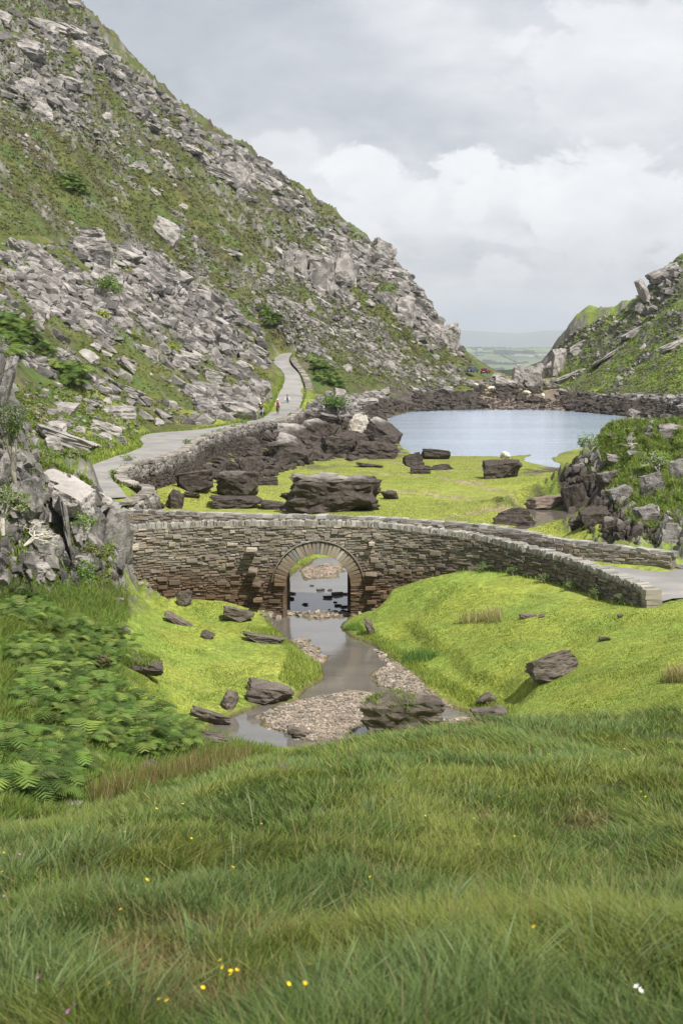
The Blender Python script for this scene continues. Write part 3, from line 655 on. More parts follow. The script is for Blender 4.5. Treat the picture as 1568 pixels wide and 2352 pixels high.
def lay(S, path, face_off, flip, top_drop, bottom, arch=False, lo=0.11, hi=0.25, rowh=(0.045, 0.125), warm=0.8, wl=(0.07, 0.25)):
    zt = path.P[:, 2].max(); zb = bottom
    zc = zb; row = 0
    while zc < zt + 0.2:
        h = random.uniform(*rowh); row += 1
        s = -random.random() * 0.3
        while s < path.L:
            w = random.uniform(*wl) * (0.8 + 1.2 * h / rowh[1])
            if random.random() < 0.08: w *= 1.6
            if arch:
                hw = hole(zc + h / 2, True)
                if hw and s < AS + hw and s + w > AS - hw:
                    if s < AS - hw - 0.06: w = AS - hw - s
                    elif s >= AS - hw - 0.06: s = AS + hw; 
            a, b = s + 0.006, s + w - 0.006
            a = max(a, 0); b = min(b, path.L); m = (a + b) / 2; s = s + w
            if b - a < 0.05: continue
            p = path.at(m); wobz = 0.05 * math.sin(m * 1.3 + row * 0.2) + 0.03 * math.sin(m * 3.7 + row * 1.1) + random.uniform(-.012, .012)
            zz_ = zc + h / 2 + wobz
            if zz_ + h / 2 > p[2] - top_drop: 
                zz_ = min(zz_, p[2] - top_drop - h * 0.3)
                if zz_ < zc - h: continue
            gb = float(ground(p[0], p[1]))
            if zz_ < gb - 0.35 and not (arch and abs(m - AS) < 3.5): continue
            al, out = path.fr(m); out = out * flip
            hh = h - 0.014
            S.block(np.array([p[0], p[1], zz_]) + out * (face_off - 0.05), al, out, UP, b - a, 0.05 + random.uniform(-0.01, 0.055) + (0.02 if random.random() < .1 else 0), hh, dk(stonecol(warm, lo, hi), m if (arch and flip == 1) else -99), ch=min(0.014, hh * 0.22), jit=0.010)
        zc += h
S = Stones(); lay(S, near_top, 0.22, 1, 0.20, -0.25, True)
for _ in range(330):
    m = random.uniform(.2, near_top.L - .3); w = random.uniform(.16, .46); h = random.uniform(.07, .19); p = near_top.at(m); zz_ = random.uniform(0, p[2] - .4)
    hw = hole(zz_, True)
    if hw and abs(m - AS) < hw + w / 2 + .05 or zz_ < float(ground(p[0], p[1])) - .3: continue
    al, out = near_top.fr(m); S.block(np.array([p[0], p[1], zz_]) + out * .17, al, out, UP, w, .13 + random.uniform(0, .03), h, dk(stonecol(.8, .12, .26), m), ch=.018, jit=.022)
bpart(S, 'spandrel_wall')
S = Stones(); lay(S, near_top, 0.20, -1, 0.20, 2.72, False); bpart(S, 'parapet_inner_face')
S = Stones(); lay(S, far_top, 0.20, 1, 0.16, 2.72, False, 0.14, 0.30); bpart(S, 'far_parapet')
KEEP = AS; AS = far_top.S[min(range(len(far_top.S)), key=lambda i: abs(far_top.P[i, 0] - AXC))]
S = Stones(); lay(S, far_top, 0.22, -1, 0.16, -0.2, True); bpart(S, 'far_outer_face'); AS = KEEP
# cores: solid mortared walls the facing stones sit in
def core(path, half, bottom, topdrop, arch):
    ts = []
    s = 0.0
    while s < path.L:
        ts.append(s); s += 0.04 if (arch and abs(s - AS) < 1.7) else 0.25
    ts.append(path.L); V = []; Q = []; K = []
    for a, b in zip(ts[:-1], ts[1:]):
        pa, pb = path.at(a), path.at(b); na = path.fr(a)[1]; nb = path.fr(b)[1]; m = (a + b) / 2
        bot = bottom
        if arch and abs(m - AS) < AR: bot = AZ + math.sqrt(AR * AR - (m - AS) ** 2)
        i = len(V)
        for p, nn in ((pa, na), (pb, nb)):
            for sg in (1, -1):
                for zz_ in (bot, p[2] - topdrop):
                    V.append((*(p[:2] + nn[:2] * half * sg), zz_))
        Q += [(i, i + 4, i + 5, i + 1), (i + 3, i + 7, i + 6, i + 2), (i + 1, i + 5, i + 7, i + 3), (i + 2, i + 6, i + 4, i), (i + 4, i + 6, i + 7, i + 5), (i + 1, i + 3, i + 2, i)]
        K += [(0.14, 0.125, 0.105)] * 8
    return V, Q, K
for nm, pth, ar in (('wall_core', near_top, True), ('far_wall_core', far_top, True)):
    if pth is far_top: keep = (AS, AY); AS = far_top.S[min(range(len(far_top.S)), key=lambda i: abs(far_top.P[i, 0] - AXC))]
    S = Stones(); S.V, S.Q, S.K = core(pth, 0.19, -0.4, 0.12, True); S.V = [np.array(v) for v in S.V]; bpart(S, nm)
    if pth is far_top: AS = keep[0]
# barrel under the arch
S = Stones(); dpth = 4.6; seg = 22
prof = [(-AR, -0.4)] + [(-AR * math.cos(k / seg * math.pi), AZ + AR * math.sin(k / seg * math.pi)) for k in range(seg + 1)] + [(AR, -0.4)]
y0b = AY - 0.16
for (x1, z1), (x2, z2) in zip(prof[:-1], prof[1:]):
    L_ = math.hypot(x2 - x1, z2 - z1); rows = 3 if L_ > 1 else 1
    for rr in range(rows * (3 if rows > 1 else 1)):
        nn_ = rows * (3 if rows > 1 else 1)
        a = rr / nn_; b = (rr + 1) / nn_; yb = y0b
        while yb < y0b + dpth:
            w = random.uniform(0.3, 0.7); w = min(w, y0b + dpth - yb)
            ax_ = np.array([0, 1.0, 0]); az_ = np.array([x2 - x1, 0, z2 - z1]) / L_; ay_ = np.cross(az_, ax_); ay_ = ay_ * (1 if np.dot(ay_, [AXC - (AXC + (x1 + x2) / 2), 0, AZ - (z1 + z2) / 2]) > 0 else -1)
            c_ = np.array([AXC + x1 + (x2 - x1) * (a + b) / 2, yb + w / 2, z1 + (z2 - z1) * (a + b) / 2]) - ay_ * 0.12
            S.block(c_, ax_, ay_, az_, w - 0.01, 0.12 + random.uniform(-.01, .02), L_ / nn_ - 0.008, stonecol(0.5, 0.13, 0.26), ch=0.012, jit=0.008); yb += w
bpart(S, 'arch_barrel')
# ring of voussoirs, a drip course over it
S = Stones(); nv = 31
for k in range(nv):
    a0 = math.pi * k / nv; a1 = math.pi * (k + 1) / nv; am = (a0 + a1) / 2 + random.uniform(-.004, .004)
    rad = np.array([-math.cos(am), 0, math.sin(am)]); tan = np.array([math.sin(am), 0, math.cos(am)])
    wv = (a1 - a0) * (AR + ARO) / 2 * random.uniform(0.86, 0.97); ln = (ARO - AR) * random.uniform(0.88, 1.0)
    c_ = np.array([AXC, AY - 0.2, AZ]) + rad * (AR + ln / 2)
    v = random.uniform(0.16, 0.27); kc = (v * 1.15, v, v * 0.78) if random.random() < .75 else (v * .9, v * .9, v * .88)
    if k == 21: kc = (0.42, 0.40, 0.35)
    S.block(c_, tan, np.array([0, -1.0, 0]), rad, wv, 0.075 + random.uniform(0, .02), ln, kc, ch=0.012, jit=0.01)
bpart(S, 'arch_ring')
S = Stones()
for k in range(34):
    am = math.pi * (0.03 + 0.94 * (k + .5) / 34); rad = np.array([-math.cos(am), 0, math.sin(am)]); tan = np.array([math.sin(am), 0, math.cos(am)])
    S.block(np.array([AXC, AY - 0.2, AZ]) + rad * (ARO + 0.035), tan, np.array([0, -1.0, 0]), rad, 0.17, 0.13 + random.uniform(0, .02), 0.05, stonecol(.5, .14, .24), ch=0.006, jit=0.006)
bpart(S, 'drip_course')
# stones left sticking out of the wall for the scaffold
for px, py, w_ in ((578, 1262, .42), (581, 1310, .36), (590, 1342, .34), (592, 1378, .36), (853, 1248, .22), (852, 1318, .46), (850, 1350, .40), (853, 1382, .36)):
    u, e = ray(px, py); S = Stones(); zc = CAMZ + e * (AY - 0.4); xc = u * (AY - 0.4)
    S.box(np.array([xc, AY - 0.38, zc]), np.array([1.0, 0, 0]), np.array([0, 1.0, 0]), UP, w_, 0.50, 0.12, stonecol(.6, .2, .3), jit=0.02); bpart(S, 'corbel')
# coping
def coping(path, half, name, drop, th=(0.07, 0.2), hh=(0.17, 0.25), pale=False):
    S = Stones(); s = 0.0
    while s < path.L:
        w = random.uniform(*th); h = random.uniform(*hh); p = path.at(min(s + w / 2, path.L)); al, out = path.fr(s)
        v = random.uniform(0.24, 0.36) if random.random() < .65 else random.uniform(.15, .24)
        S.box(np.array([p[0], p[1], p[2] - drop + h / 2]), al, out, UP, w - 0.012, half * 2 * random.uniform(0.9, 1.06), h, (v * 1.03, v, v * 0.93), jit=0.03); s += w
    bpart(S, name)
coping(near_top, 0.235, 'coping', 0.22); coping(far_top, 0.225, 'far_coping', 0.16, (0.2, 0.5), (0.12, 0.16))
# square end pier of the parapet
S = Stones(); pe = near_top.at(near_top.L); al, out = near_top.fr(near_top.L)
for k in range(5):
    S.box(np.array([pe[0], pe[1], pe[2] - 0.12 - 0.17 * k]) + al * 0.12 + np.array([random.uniform(-.03, .03), 0, 0]), al, out, UP, 0.34, 0.56, 0.16, stonecol(.3, .20, .32), jit=0.02)
bpart(S, 'end_pier')
# roadway over the bridge
bp_pairs = []
for px, (pn_, pf_) in {}.items(): pass
NB = 26
for i in range(NB + 1):
    f = i / NB; a = near_top.at(near_top.L * (1 - f)); b = far_top.at(far_top.L * (1 - f) if f > 0.0 else far_top.L)
    na = near_top.fr(near_top.L * (1 - f))[1]; nb = far_top.fr(far_top.L * (1 - f))[1]
    zr = max(2.66, min(a[2], b[2] + .1) - 0.95)
    wide = sstep(np.array([f]), 0.0, 0.45)[0]
    av = a - na * 0.26; bv = b + nb * (0.26 + 0.65 * (1 - wide)); bp_pairs.append(((bv[0], bv[1], zr), (av[0], av[1], zr)))
tail = [((*Pz(1900, 1362, 2.55)[:2], 2.55), (*Pz(1900, 1450, 2.55)[:2], 2.55)), ((*Pz(1700, 1333, 2.62)[:2], 2.62), (*Pz(1700, 1402, 2.6)[:2], 2.62)), ((*Pz(1570, 1312, 2.68)[:2], 2.69), (*Pz(1570, 1375, 2.66)[:2], 2.66))]
joinp = [((-11.6, 63.5, 2.93), (-9.6, 60.0, 2.93)), ((-13.2, 64.6, 2.96), (-12.6, 59.6, 2.96)), ((-15.2, 67.5, 2.98), (-11.2, 69.5, 2.98)), ((-14.6, 73.5, 3.0), (-11.3, 73.5, 3.0))]
BR = tail + bp_pairs + joinp[1:]
ribbon('bridge_road', BR, 0.03, 6, 3)
def flatten(pairs, lo, hi):
    """ground tucked under the roadway"""
    global Z, gz
    cl = [((l[0] + r[0]) / 2, (l[1] + r[1]) / 2, (l[2] + r[2]) / 2) for l, r in pairs]
    poly = [p[0][:2] for p in pairs] + [p[1][:2] for p in pairs[::-1]]
    k = (gy > 40) & (gy < 82) & (gx > -20) & (gx < 24); xx, yk = gx[k], gy[k]
    ins = inpoly(xx, yk, poly); _, bi, bt, _ = segd(xx, yk, cl); czz = np.array([c[2] for c in cl]); rz = czz[bi] + (czz[np.minimum(bi + 1, len(cl) - 1)] - czz[bi]) * bt
    g = gz[k]; g2 = np.where(ins & (g > rz - 0.06), rz - 0.06, g); gz[k] = g2
flatten(BR, 0, 0); Z = gz.reshape(NV, NS)
cc_ = np.empty(len(gx) * 3, np.float32); ter.data.vertices.foreach_get('co', cc_); cc_ = cc_.reshape(-1, 3); cc_[:, 2] = gz; ter.data.vertices.foreach_set('co', cc_.ravel()); ter.data.update()
# the embankment between the two walls (rubble fill under the roadway)
fill = []
V = []; Q = []; K = []
for i, (b, a) in enumerate([p for p in bp_pairs[2:]]):
    V += [(a[0], a[1], a[2] - 0.02), (b[0], b[1], b[2] - 0.02)]; K += [(.2, .17, .13)] * 2
    if i: j = 2 * i; Q.append((j - 2, j - 1, j + 1, j))
S = Stones(); S.V = [np.array(v) for v in V]; S.Q = Q; S.K = K; bpart(S, 'road_bed')
# ---------------------------------------------------------------- rocks
def make_rock(seed, chops=8, sub=3, rough=0.05, strata=0.05, per=0.16, chop=(0.52, 0.80)):
    r = random.Random(seed); bm = bmesh.new(); bmesh.ops.create_cube(bm, size=1.0)
    for k in range(chops):
        nrm = Vector((r.gauss(0, 1), r.gauss(0, 1), r.gauss(0, 0.9))).normalized()
        dmax = max(v.co.dot(nrm) for v in bm.verts)
        bmesh.ops.bisect_plane(bm, geom=bm.verts[:] + bm.edges[:] + bm.faces[:], plane_co=nrm * dmax * r.uniform(*chop), plane_no=nrm, clear_outer=True)
        ed = [e for e in bm.edges if e.is_boundary]
        if ed: bmesh.ops.holes_fill(bm, edges=ed)
    bmesh.ops.remove_doubles(bm, verts=bm.verts, dist=0.03)
    bmesh.ops.triangulate(bm, faces=bm.faces)
    for _ in range(sub):
        longe = [e for e in bm.edges if e.calc_length() > 0.10]
        bmesh.ops.subdivide_edges(bm, edges=longe, cuts=1); bmesh.ops.triangulate(bm, faces=bm.faces)
    if sub:
        off = Vector((seed * 3.1, seed * 1.7, 0)); bm.normal_update()
        for v in bm.verts:
            p = v.co; zb = p.z + 0.12 * mnoise.noise(p * 2 + off)
            f = (zb / per) % 1.0; row = math.floor(zb / per)
            st = mnoise.noise(Vector((row * 7.3, seed, 0)) + p * 1.2) * strata - (0.6 * strata if f < 0.18 else 0)
            nn = v.normal; hz = Vector((nn.x, nn.y, nn.z * 0.25))
            v.co = p + hz * st + nn * (mnoise.fractal(p * 4.5 + off, 0.65, 2.2, 5) * rough + (abs(mnoise.noise(p * 2.6 + off)) - .25) * rough * 1.6)
    xs = [v.co for v in bm.verts]; mn = [min(c[i] for c in xs) for i in range(3)]; mx = [max(c[i] for c in xs) for i in range(3)]
    for v in bm.verts:
        for i in range(3): v.co[i] = (v.co[i] - (mn[i] + mx[i]) / 2) / (mx[i] - mn[i])
    bmesh.ops.recalc_face_normals(bm, faces=bm.faces)
    me = bpy.data.meshes.new('rock'); bm.to_mesh(me); bm.free()
    if sub:
        me.polygons.foreach_set('use_smooth', [True] * len(me.polygons)); me.set_sharp_from_angle(angle=math.radians(28))
    me.materials.append(M_rock); return me
HI = [make_rock(s, random.Random(s).randint(9, 15), 4, 0.055, 0.026, random.Random(s).uniform(.16, .3)) for s in range(16)]
SLAB = [make_rock(40 + s, 8 + s % 4, 4, 0.05, 0.03, 0.26, (0.60, 0.90)) for s in range(7)]
LO = [make_rock(100 + s, 5 + s % 5, 0) for s in range(14)]
def arr(me):
    v = np.empty(len(me.vertices) * 3, np.float32); me.vertices.foreach_get('co', v); v = v.reshape(-1, 3)
    t = np.array([tuple(p.vertices) for p in me.polygons]) ; return v, t
LOA = [arr(m) for m in LO]
NROCK = [0]
def rock(name, pos, size, yaw=0, tilt=0, roll=0, me=None, mat=None, label=None, group=None, cat='boulder', sink=0.12):
    me = me or random.choice(HI)
    o = bpy.data.objects.new(name, me); C.objects.link(o); o.scale = size
    o.rotation_euler = Euler((roll, tilt, yaw), 'XYZ'); o.location = (pos[0], pos[1] + size[1] * 0.30, pos[2] + size[2] * (0.5 - sink))
    if mat is not None and mat is not me.materials[0]: o.material_slots[0].link = 'OBJECT'; o.material_slots[0].material = mat
    set_props(o, label, cat, group); NROCK[0] += 1; return o
def prock(name, px, py, w, h, label, tilt=0.0, yaw=None, me=None, mat=None, group=None, d=None, depth=None, sink=0.12, roll=0.0, cat='boulder'):
    if d is None:
        p = hit(px, py)[0]
        if np.isnan(p[0]): p = np.array(Pd(px, py, 400))
    else: p = np.array(Pd(px, py, d))
    s = p[1] / F; wm, hm_ = w * s, h * s
    ca, sa = abs(math.cos(tilt)), abs(math.sin(tilt))
    # undo the growth of the tilted box so that it still measures w by h in the picture
    det = ca * ca - sa * sa
    if det > 0.35: ww, hh = (ca * wm - sa * hm_) / det, (ca * hm_ - sa * wm) / det
    else: ww, hh = wm, hm_
    ww = max(ww, wm * 0.45); hh = max(hh, hm_ * 0.4)
    dm = (depth or random.uniform(0.6, 0.95)) * (0.6 * ww + 0.4 * hh)
    return rock(name, p, (ww, dm, hh * (1 + sink)), yaw if yaw is not None else random.uniform(-.35, .35), tilt, roll, me, mat, label, group, cat, sink)
H_, L_ = HI, SLAB
M_pale = rock_mat('pale_rock', pale=(0.44, 0.41, 0.385), mid=(0.33, 0.305, 0.285), wash=False, sc_=1.5)
r_ = math.radians
# --- beside the river, below the bridge
D_ = M_dark
prock('boulder', 1267, 1560, 128, 84, 'dark grey rounded boulder alone in the middle of the bright lawn', r_(-12), 0.3, H_[3], D_)
prock('boulder', 922, 1690, 215, 110, 'big brown wedge of rock with grass growing on its top at the river edge', r_(4), 0.1, make_rock(1311, 12, 5, 0.09, 0.02, 0.3, (0.56, 0.84)), D_)
prock('boulder', 617, 1614, 126, 70, 'brown sloping boulder on the left bank beside the gravel bar', r_(14), 0.2, H_[5], D_)
prock('boulder', 526, 1628, 50, 50, 'small pale brown boulder wedged between the two larger river boulders', 0.2, 0.5, H_[7], M_gravelrock if False else D_)
prock('boulder', 482, 1663, 104, 55, 'brown boulder at the left end of the pool', r_(16), 0.1, H_[1], D_)
prock('boulder', 478, 1704, 120, 40, 'low dark boulder below the left end of the pool', r_(10), 0, H_[9], D_)
prock('boulder', 560, 1702, 60, 20, 'flat dark rock at the near edge of the pool', r_(5), 0, L_[2], D_)
prock('boulder', 686, 1694, 66, 32, 'small brown rock at the foot of the gravel bar', r_(12), 0, H_[2], D_)
prock('boulder', 1117, 1621, 62, 42, 'upper of two brown rocks stacked at the right side of the stream', r_(-15), 0, H_[6], D_)
prock('boulder', 1125, 1656, 92, 34, 'lower of two brown rocks stacked at the right side of the stream', r_(-5), 0, L_[3], D_)
prock('slab_rock', 322, 1547, 118, 66, 'dark tilted slab lying on the left lawn beside the bracken', r_(14), 0.15, L_[0], D_)
prock('boulder', 547, 1428, 78, 40, 'brown boulder on the grass at the left foot of the bridge', r_(5), 0, H_[8], D_)
prock('boulder', 605, 1476, 108, 34, 'long low brown rock on the left bank just below the bridge', r_(10), 0, H_[10], D_)
prock('boulder', 423, 1395, 42, 46, 'grey standing rock on the left lawn nearest the bridge wall', r_(10), 0, H_[4], D_)
prock('boulder', 411, 1434, 66, 38, 'narrow dark rock slanting across the left lawn', r_(32), 0.1, L_[4], D_)
prock('boulder', 477, 1468, 38, 30, 'small pointed dark rock alone on the left lawn', r_(22), 0, H_[11], D_)
prock('boulder', 286, 1450, 34, 22, 'small dark rock at the edge of the left lawn above the tilted slab', r_(25), 0, H_[12], D_)
prock('boulder', 1212, 1419, 42, 9, 'flat reddish rock almost level with the right lawn', 0, 0, L_[5], D_)
prock('boulder', 1243, 1419, 20, 13, 'little dark rock beside the flat reddish one on the right lawn', -0.3, 0, H_[13], D_)
prock('boulder', 848, 1458, 34, 44, 'dark leaning rock on the right bank under the arch', r_(-25), 0, H_[14], D_)
prock('boulder', 1388, 1473, 28, 10, 'tiny dark rock on the upper right lawn', 0, 0, H_[1], D_)
prock('boulder', 1424, 1420, 14, 9, 'tiny pale rock near the end of the curved wall', 0, 0, H_[2])
prock('boulder', 272, 1386, 26, 13, 'small white rock on the grass at the foot of the left crag', 0, 0, H_[5])
prock('boulder', 345, 1780, 50, 34, 'dark rock half buried in rough grass behind the meadow edge', r_(35), 0, H_[0], D_)
prock('boulder', 172, 1862, 78, 16, 'flat lichened rock low in the rough grass below the bracken', 0, 0, L_[6])
for px, py, w, h, lb in ((168, 1568, 26, 18, 'white rock showing among the bracken, highest of three'), (170, 1690, 26, 16, 'pale rock in the bracken, middle one of three'), (68, 1290, 44, 24, 'pale rock ledge in grass below the bleached tree'),
                         (40, 1385, 24, 18, 'small pale rock in the grass under the left crag'), (650, 1790, 30, 66, 'grey rock beside the yellow-green broad-leaved plant')):
    prock('boulder', px, py, w, h * (.5 if px > 600 else 1), lb, 0, 0, None, M_dark if px > 600 else None)
# --- between the bridge and the lake
prock('boulder', 762, 1176, 246, 98, 'huge dark boulder with a pale flat top on the turf behind the bridge', r_(2), 0.12, make_rock(1203, 13, 5, 0.10, 0.03, 0.3, (0.60, 0.86)), depth=0.75, sink=0.10)
prock('boulder', 1153, 1098, 98, 42, 'dark humped boulder with a sheep standing on top', 0, 0.1, H_[5])
prock('boulder', 947, 1072, 50, 40, 'brown blocky boulder at the near lake shore beside the black one', -0.2, 0.3, H_[3])
prock('boulder', 1001, 1055, 70, 30, 'black low boulder at the very edge of the lake', 0.1, 0, L_[2])
prock('boulder', 1015, 1079, 58, 16, 'flat brown rock on turf below the black lakeside boulder', 0.05, 0, H_[9])
prock('boulder', 965, 1088, 50, 22, 'flat grey rock below the brown blocky lakeside boulder', 0.05, 0, L_[4])
prock('boulder', 896, 1147, 54, 36, 'dark pointed boulder touching the right side of the huge one', r_(18), 0, H_[6])
prock('boulder', 820, 1000, 56, 56, 'white blocky boulder with orange lichen standing on the lake shore', 0.1, 0.3, H_[7], rock_mat('lichened_rock', (0.50, 0.465, 0.41), (0.33, 0.29, 0.24), wash=False, lichen=.9))
prock('boulder', 863, 1052, 110, 52, 'long brown slabby boulder running to the water on the left shore', r_(8), 0, L_[5])
prock('boulder', 800, 1035, 80, 44, 'brown boulder behind the long slabby one on the left shore', r_(8), 0, H_[8])
prock('boulder', 848, 1073, 66, 16, 'thin dark slab lying on the turf left of the lake', r_(8), 0, L_[1])
prock('boulder', 448, 1130, 100, 62, 'dark boulder with pale crown, left one of the heap behind the bridge', r_(-8), 0, H_[10])
prock('boulder', 545, 1145, 106, 76, 'dark boulder with a hollow under it in the heap behind the bridge', r_(6), 0, H_[4])
prock('boulder', 490, 1100, 70, 45, 'brown boulder between the two largest of the heap', r_(20), 0, H_[12])
prock('slab_rock', 540, 1168, 130, 28, 'long dark slab just above the bridge parapet', 0.02, 0, L_[3])
prock('boulder', 402, 1168, 44, 46, 'pointed dark boulder like a tooth behind the bridge parapet', r_(5), 0, H_[14])
prock('boulder', 350, 1170, 60, 24, 'low brown rock next to the rubble wall by the bridge', 0.1, 0, H_[2])
prock('boulder', 640, 1170, 90, 26, 'flat dark rock against the left side of the huge boulder', 0.12, 0, L_[6])
prock('boulder', 612, 1115, 56, 22, 'thin flat rock on the turf left of the huge boulder', -0.05, 0, L_[4])
prock('boulder', 440, 1145, 40, 18, 'small dark rock on turf below the rubble wall', 0.1, 0, H_[1])
prock('boulder', 660, 1015, 80, 48, 'dark boulder below the road wall where the rubble begins', r_(15), 0, H_[0])
prock('boulder', 700, 1048, 96, 40, 'dark sloping boulder in the middle of the shore rocks', r_(18), 0, H_[6])
prock('boulder', 600, 1060, 80, 34, 'brown boulder in the shore rocks above the heap', r_(14), 0, H_[8])
prock('boulder', 745, 1010, 70, 42, 'pale topped boulder left of the lichened white one', r_(5), 0, H_[11])
prock('boulder', 1256, 1172, 94, 40, 'smooth brown boulder at the back of the small pool', -0.1, 0, L_[1], rock_mat('brown_rock', (0.22, 0.17, 0.14), (0.15, 0.115, 0.095), wash=False, lichen=.1))
prock('boulder', 1182, 1207, 108, 46, 'dark rough boulder on the turf step above the bridge parapet', 0.05, 0, H_[9])
# --- right crag
KR = [(1322, 1190, 64, 130, 1.25, 'dark slab face at the left end of the right crag'), (1370, 1215, 70, 100, 0.9, 'dark slanting rock at the foot of the right crag'), (1335, 1215, 50, 50, 0.8, 'brown pointed rock standing beside the small pool'),
      (1400, 1130, 52, 90, 1.2, 'grey ribbed rock in the face of the right crag'), (1425, 1155, 60, 70, 1.0, 'blocky stepped rock in the middle of the right crag'), (1500, 1150, 60, 110, 1.1, 'grey leaning slab in the right crag above the road'),
      (1440, 1225, 50, 60, .9, 'dark blocky rock behind the far parapet'), (1490, 1210, 60, 90, 1.0, 'dark wedge of rock on the right crag above the parapet'), (1545, 1262, 70, 100, .3, 'big squarish pinkish rock at the end of the far parapet'),
      (1420, 1065, 56, 40, -.5, 'pale rounded outcrop in the turf on the right crag'), (1470, 1045, 60, 18, -.2, 'flat pale ledge in the turf on the right crag'), (1545, 1010, 60, 60, .2, 'grey fractured block on top of the right crag'),
      (1560, 1120, 50, 110, .7, 'tall dark rock on the right crag at the edge of the view'), (1405, 1240, 40, 60, .9, 'dark rib of rock beside the far parapet'), (1565, 1310, 40, 20, 0, 'pale rock on the verge beyond the end of the parapet'),
      (1360, 1140, 40, 90, 1.3, 'narrow upright rock above the small pool'), (1500, 1000, 50, 12, -.15, 'flat white ledge on top of the right crag'), (1415, 1005, 40, 12, -.1, 'small pale ledge near the back of the right crag'), (1530, 1065, 50, 20, -.2, 'pale sloping ledge near the leafy tree')]
for px, py, w, h, ti, lb in KR: prock('rock_outcrop', px, py - h * .15, w * 1.15, h * .62, lb, -r_(14) if ti > .9 else -ti * .3, random.uniform(-.4, .4), random.choice(SLAB + HI[:4]), M_crag, cat='rock outcrop', sink=0.42)
# --- left crag
KL = [(143, 1142, 120, 84, .38, 54, 'flat-topped grey boulder perched on top of the left crag'), (10, 950, 64, 140, .25, 51, 'tall smooth grey rock at the left edge above the crag'), (-10, 1180, 90, 150, .3, 50, 'dark bulging rock at the left edge of the view'),
      (62, 1200, 74, 110, -.2, 50.5, 'fractured rock on the left part of the crag'), (165, 1190, 90, 90, .15, 53, 'pale block under the perched boulder'), (252, 1330, 76, 168, .12, 54.8, 'tall dark slab forming the right edge of the crag'),
      (286, 1325, 44, 118, .1, 56.5, 'thin upright slab between the crag and the bridge wall'), (212, 1335, 52, 150, .1, 53.6, 'upright ribbed rock in the crag face'), (180, 1345, 60, 80, .0, 52.2, 'pale rough block at the foot of the crag'), (150, 1290, 34, 160, -.12, 52, 'narrow upright rib of rock in the crag'),
      (120, 1340, 36, 110, .1, 51, 'thin rib of rock lower left in the crag'), (210, 1230, 50, 70, .1, 54.4, 'blocky rock high in the crag face'), (235, 1180, 56, 60, .3, 55.5, 'pale rounded rock on the crag top beside the road'), (100, 1290, 60, 50, .1, 50.2, 'grey block among grass in the crag'),
      (185, 1240, 50, 46, .0, 53, 'square rock below the pale block'), (40, 1110, 46, 90, -.1, 52, 'dark rock beside the leafy shrub'), (85, 1330, 60, 40, 0, 49.8, 'low pale rock at the base of the crag'), (235, 1345, 30, 60, .2, 53.2, 'small upright rock at the crag foot'), (5, 1060, 60, 120, .1, 52.5, 'shaded dark rock wall behind the shrub at the left edge')]
for px, py, w, h, ti, d, lb in KL:
    prock('rock_outcrop' if h > 90 or d != 54 else 'boulder', px, py, w, h, lb, ti, random.uniform(-.3, .3), (L_[0] if 'perched' in lb else random.choice(HI)), M_pale if 'perched' in lb else (M_rock if 'pale' in lb else M_crag), d=d, depth=1.5 if h > 100 else 1.1, cat='boulder' if 'perched' in lb else 'rock outcrop', sink=0.06)
# --- named rocks on the hillside
HS = [(150, 1025, 160, 72, .5, 'long slanting slab overhanging the roadside at the foot of the scree'), (242, 998, 82, 48, .4, 'grey boulder beside the long overhanging slab'), (148, 948, 70, 30, .1, 'flat slab above the overhanging rock'), (272, 958, 80, 30, .05, 'pale flat slab on the grass above the road'), (130, 1000, 40, 34, 0, 'round grey rock under the overhanging slab'),
      (120, 1030, 48, 34, -.1, 'grey rock in the mouth of the hollow under the slab'), (212, 605, 92, 66, .05, 'lower of two dark stacked blocks on the mountainside'), (196, 550, 84, 34, .08, 'upper of two dark stacked blocks on the mountainside'), (380, 555, 84, 76, .75, 'large pale slab tilted against the slope'), (285, 588, 84, 40, .5, 'smooth whitish slab right of the stacked blocks'),
      (242, 680, 84, 78, .2, 'big rounded grey rock above the small green tree'), (320, 388, 54, 28, .2, 'pale flat boulder alone on the green upper slope'), (660, 628, 28, 58, .05, 'upright pale pillar of rock on the slope'), (690, 625, 28, 55, 0, 'second upright block beside the pillar'), (738, 665, 60, 80, .2, 'large cracked block below the ridge crag'), (530, 585, 60, 30, .4, 'dark overhanging rock right of the tilted slab'),
      (600, 905, 48, 34, .3, 'pale boulder at the bend of the road'), (490, 880, 66, 46, .4, 'grey slab in the lower scree'), (545, 960, 100, 44, .1, 'long pale rock face beside the road'), (430, 830, 70, 40, .4, 'dark layered slab in the middle of the scree'), (160, 195, 60, 34, .3, 'dark overhanging rock high on the mountain'), (60, 215, 70, 50, .2, 'dark hollowed rock near the top left of the mountain'),
      (55, 120, 110, 60, .35, 'grey buttress on the upper mountain'), (150, 75, 100, 60, .5, 'cracked crag under the summit skyline'), (200, 125, 90, 60, .6, 'steep crag on the skyline, highest of them'), (110, 60, 100, 40, .4, 'flat banded crag near the top of the view'), (90, 260, 70, 40, .2, 'broken rock on the upper left slope')]
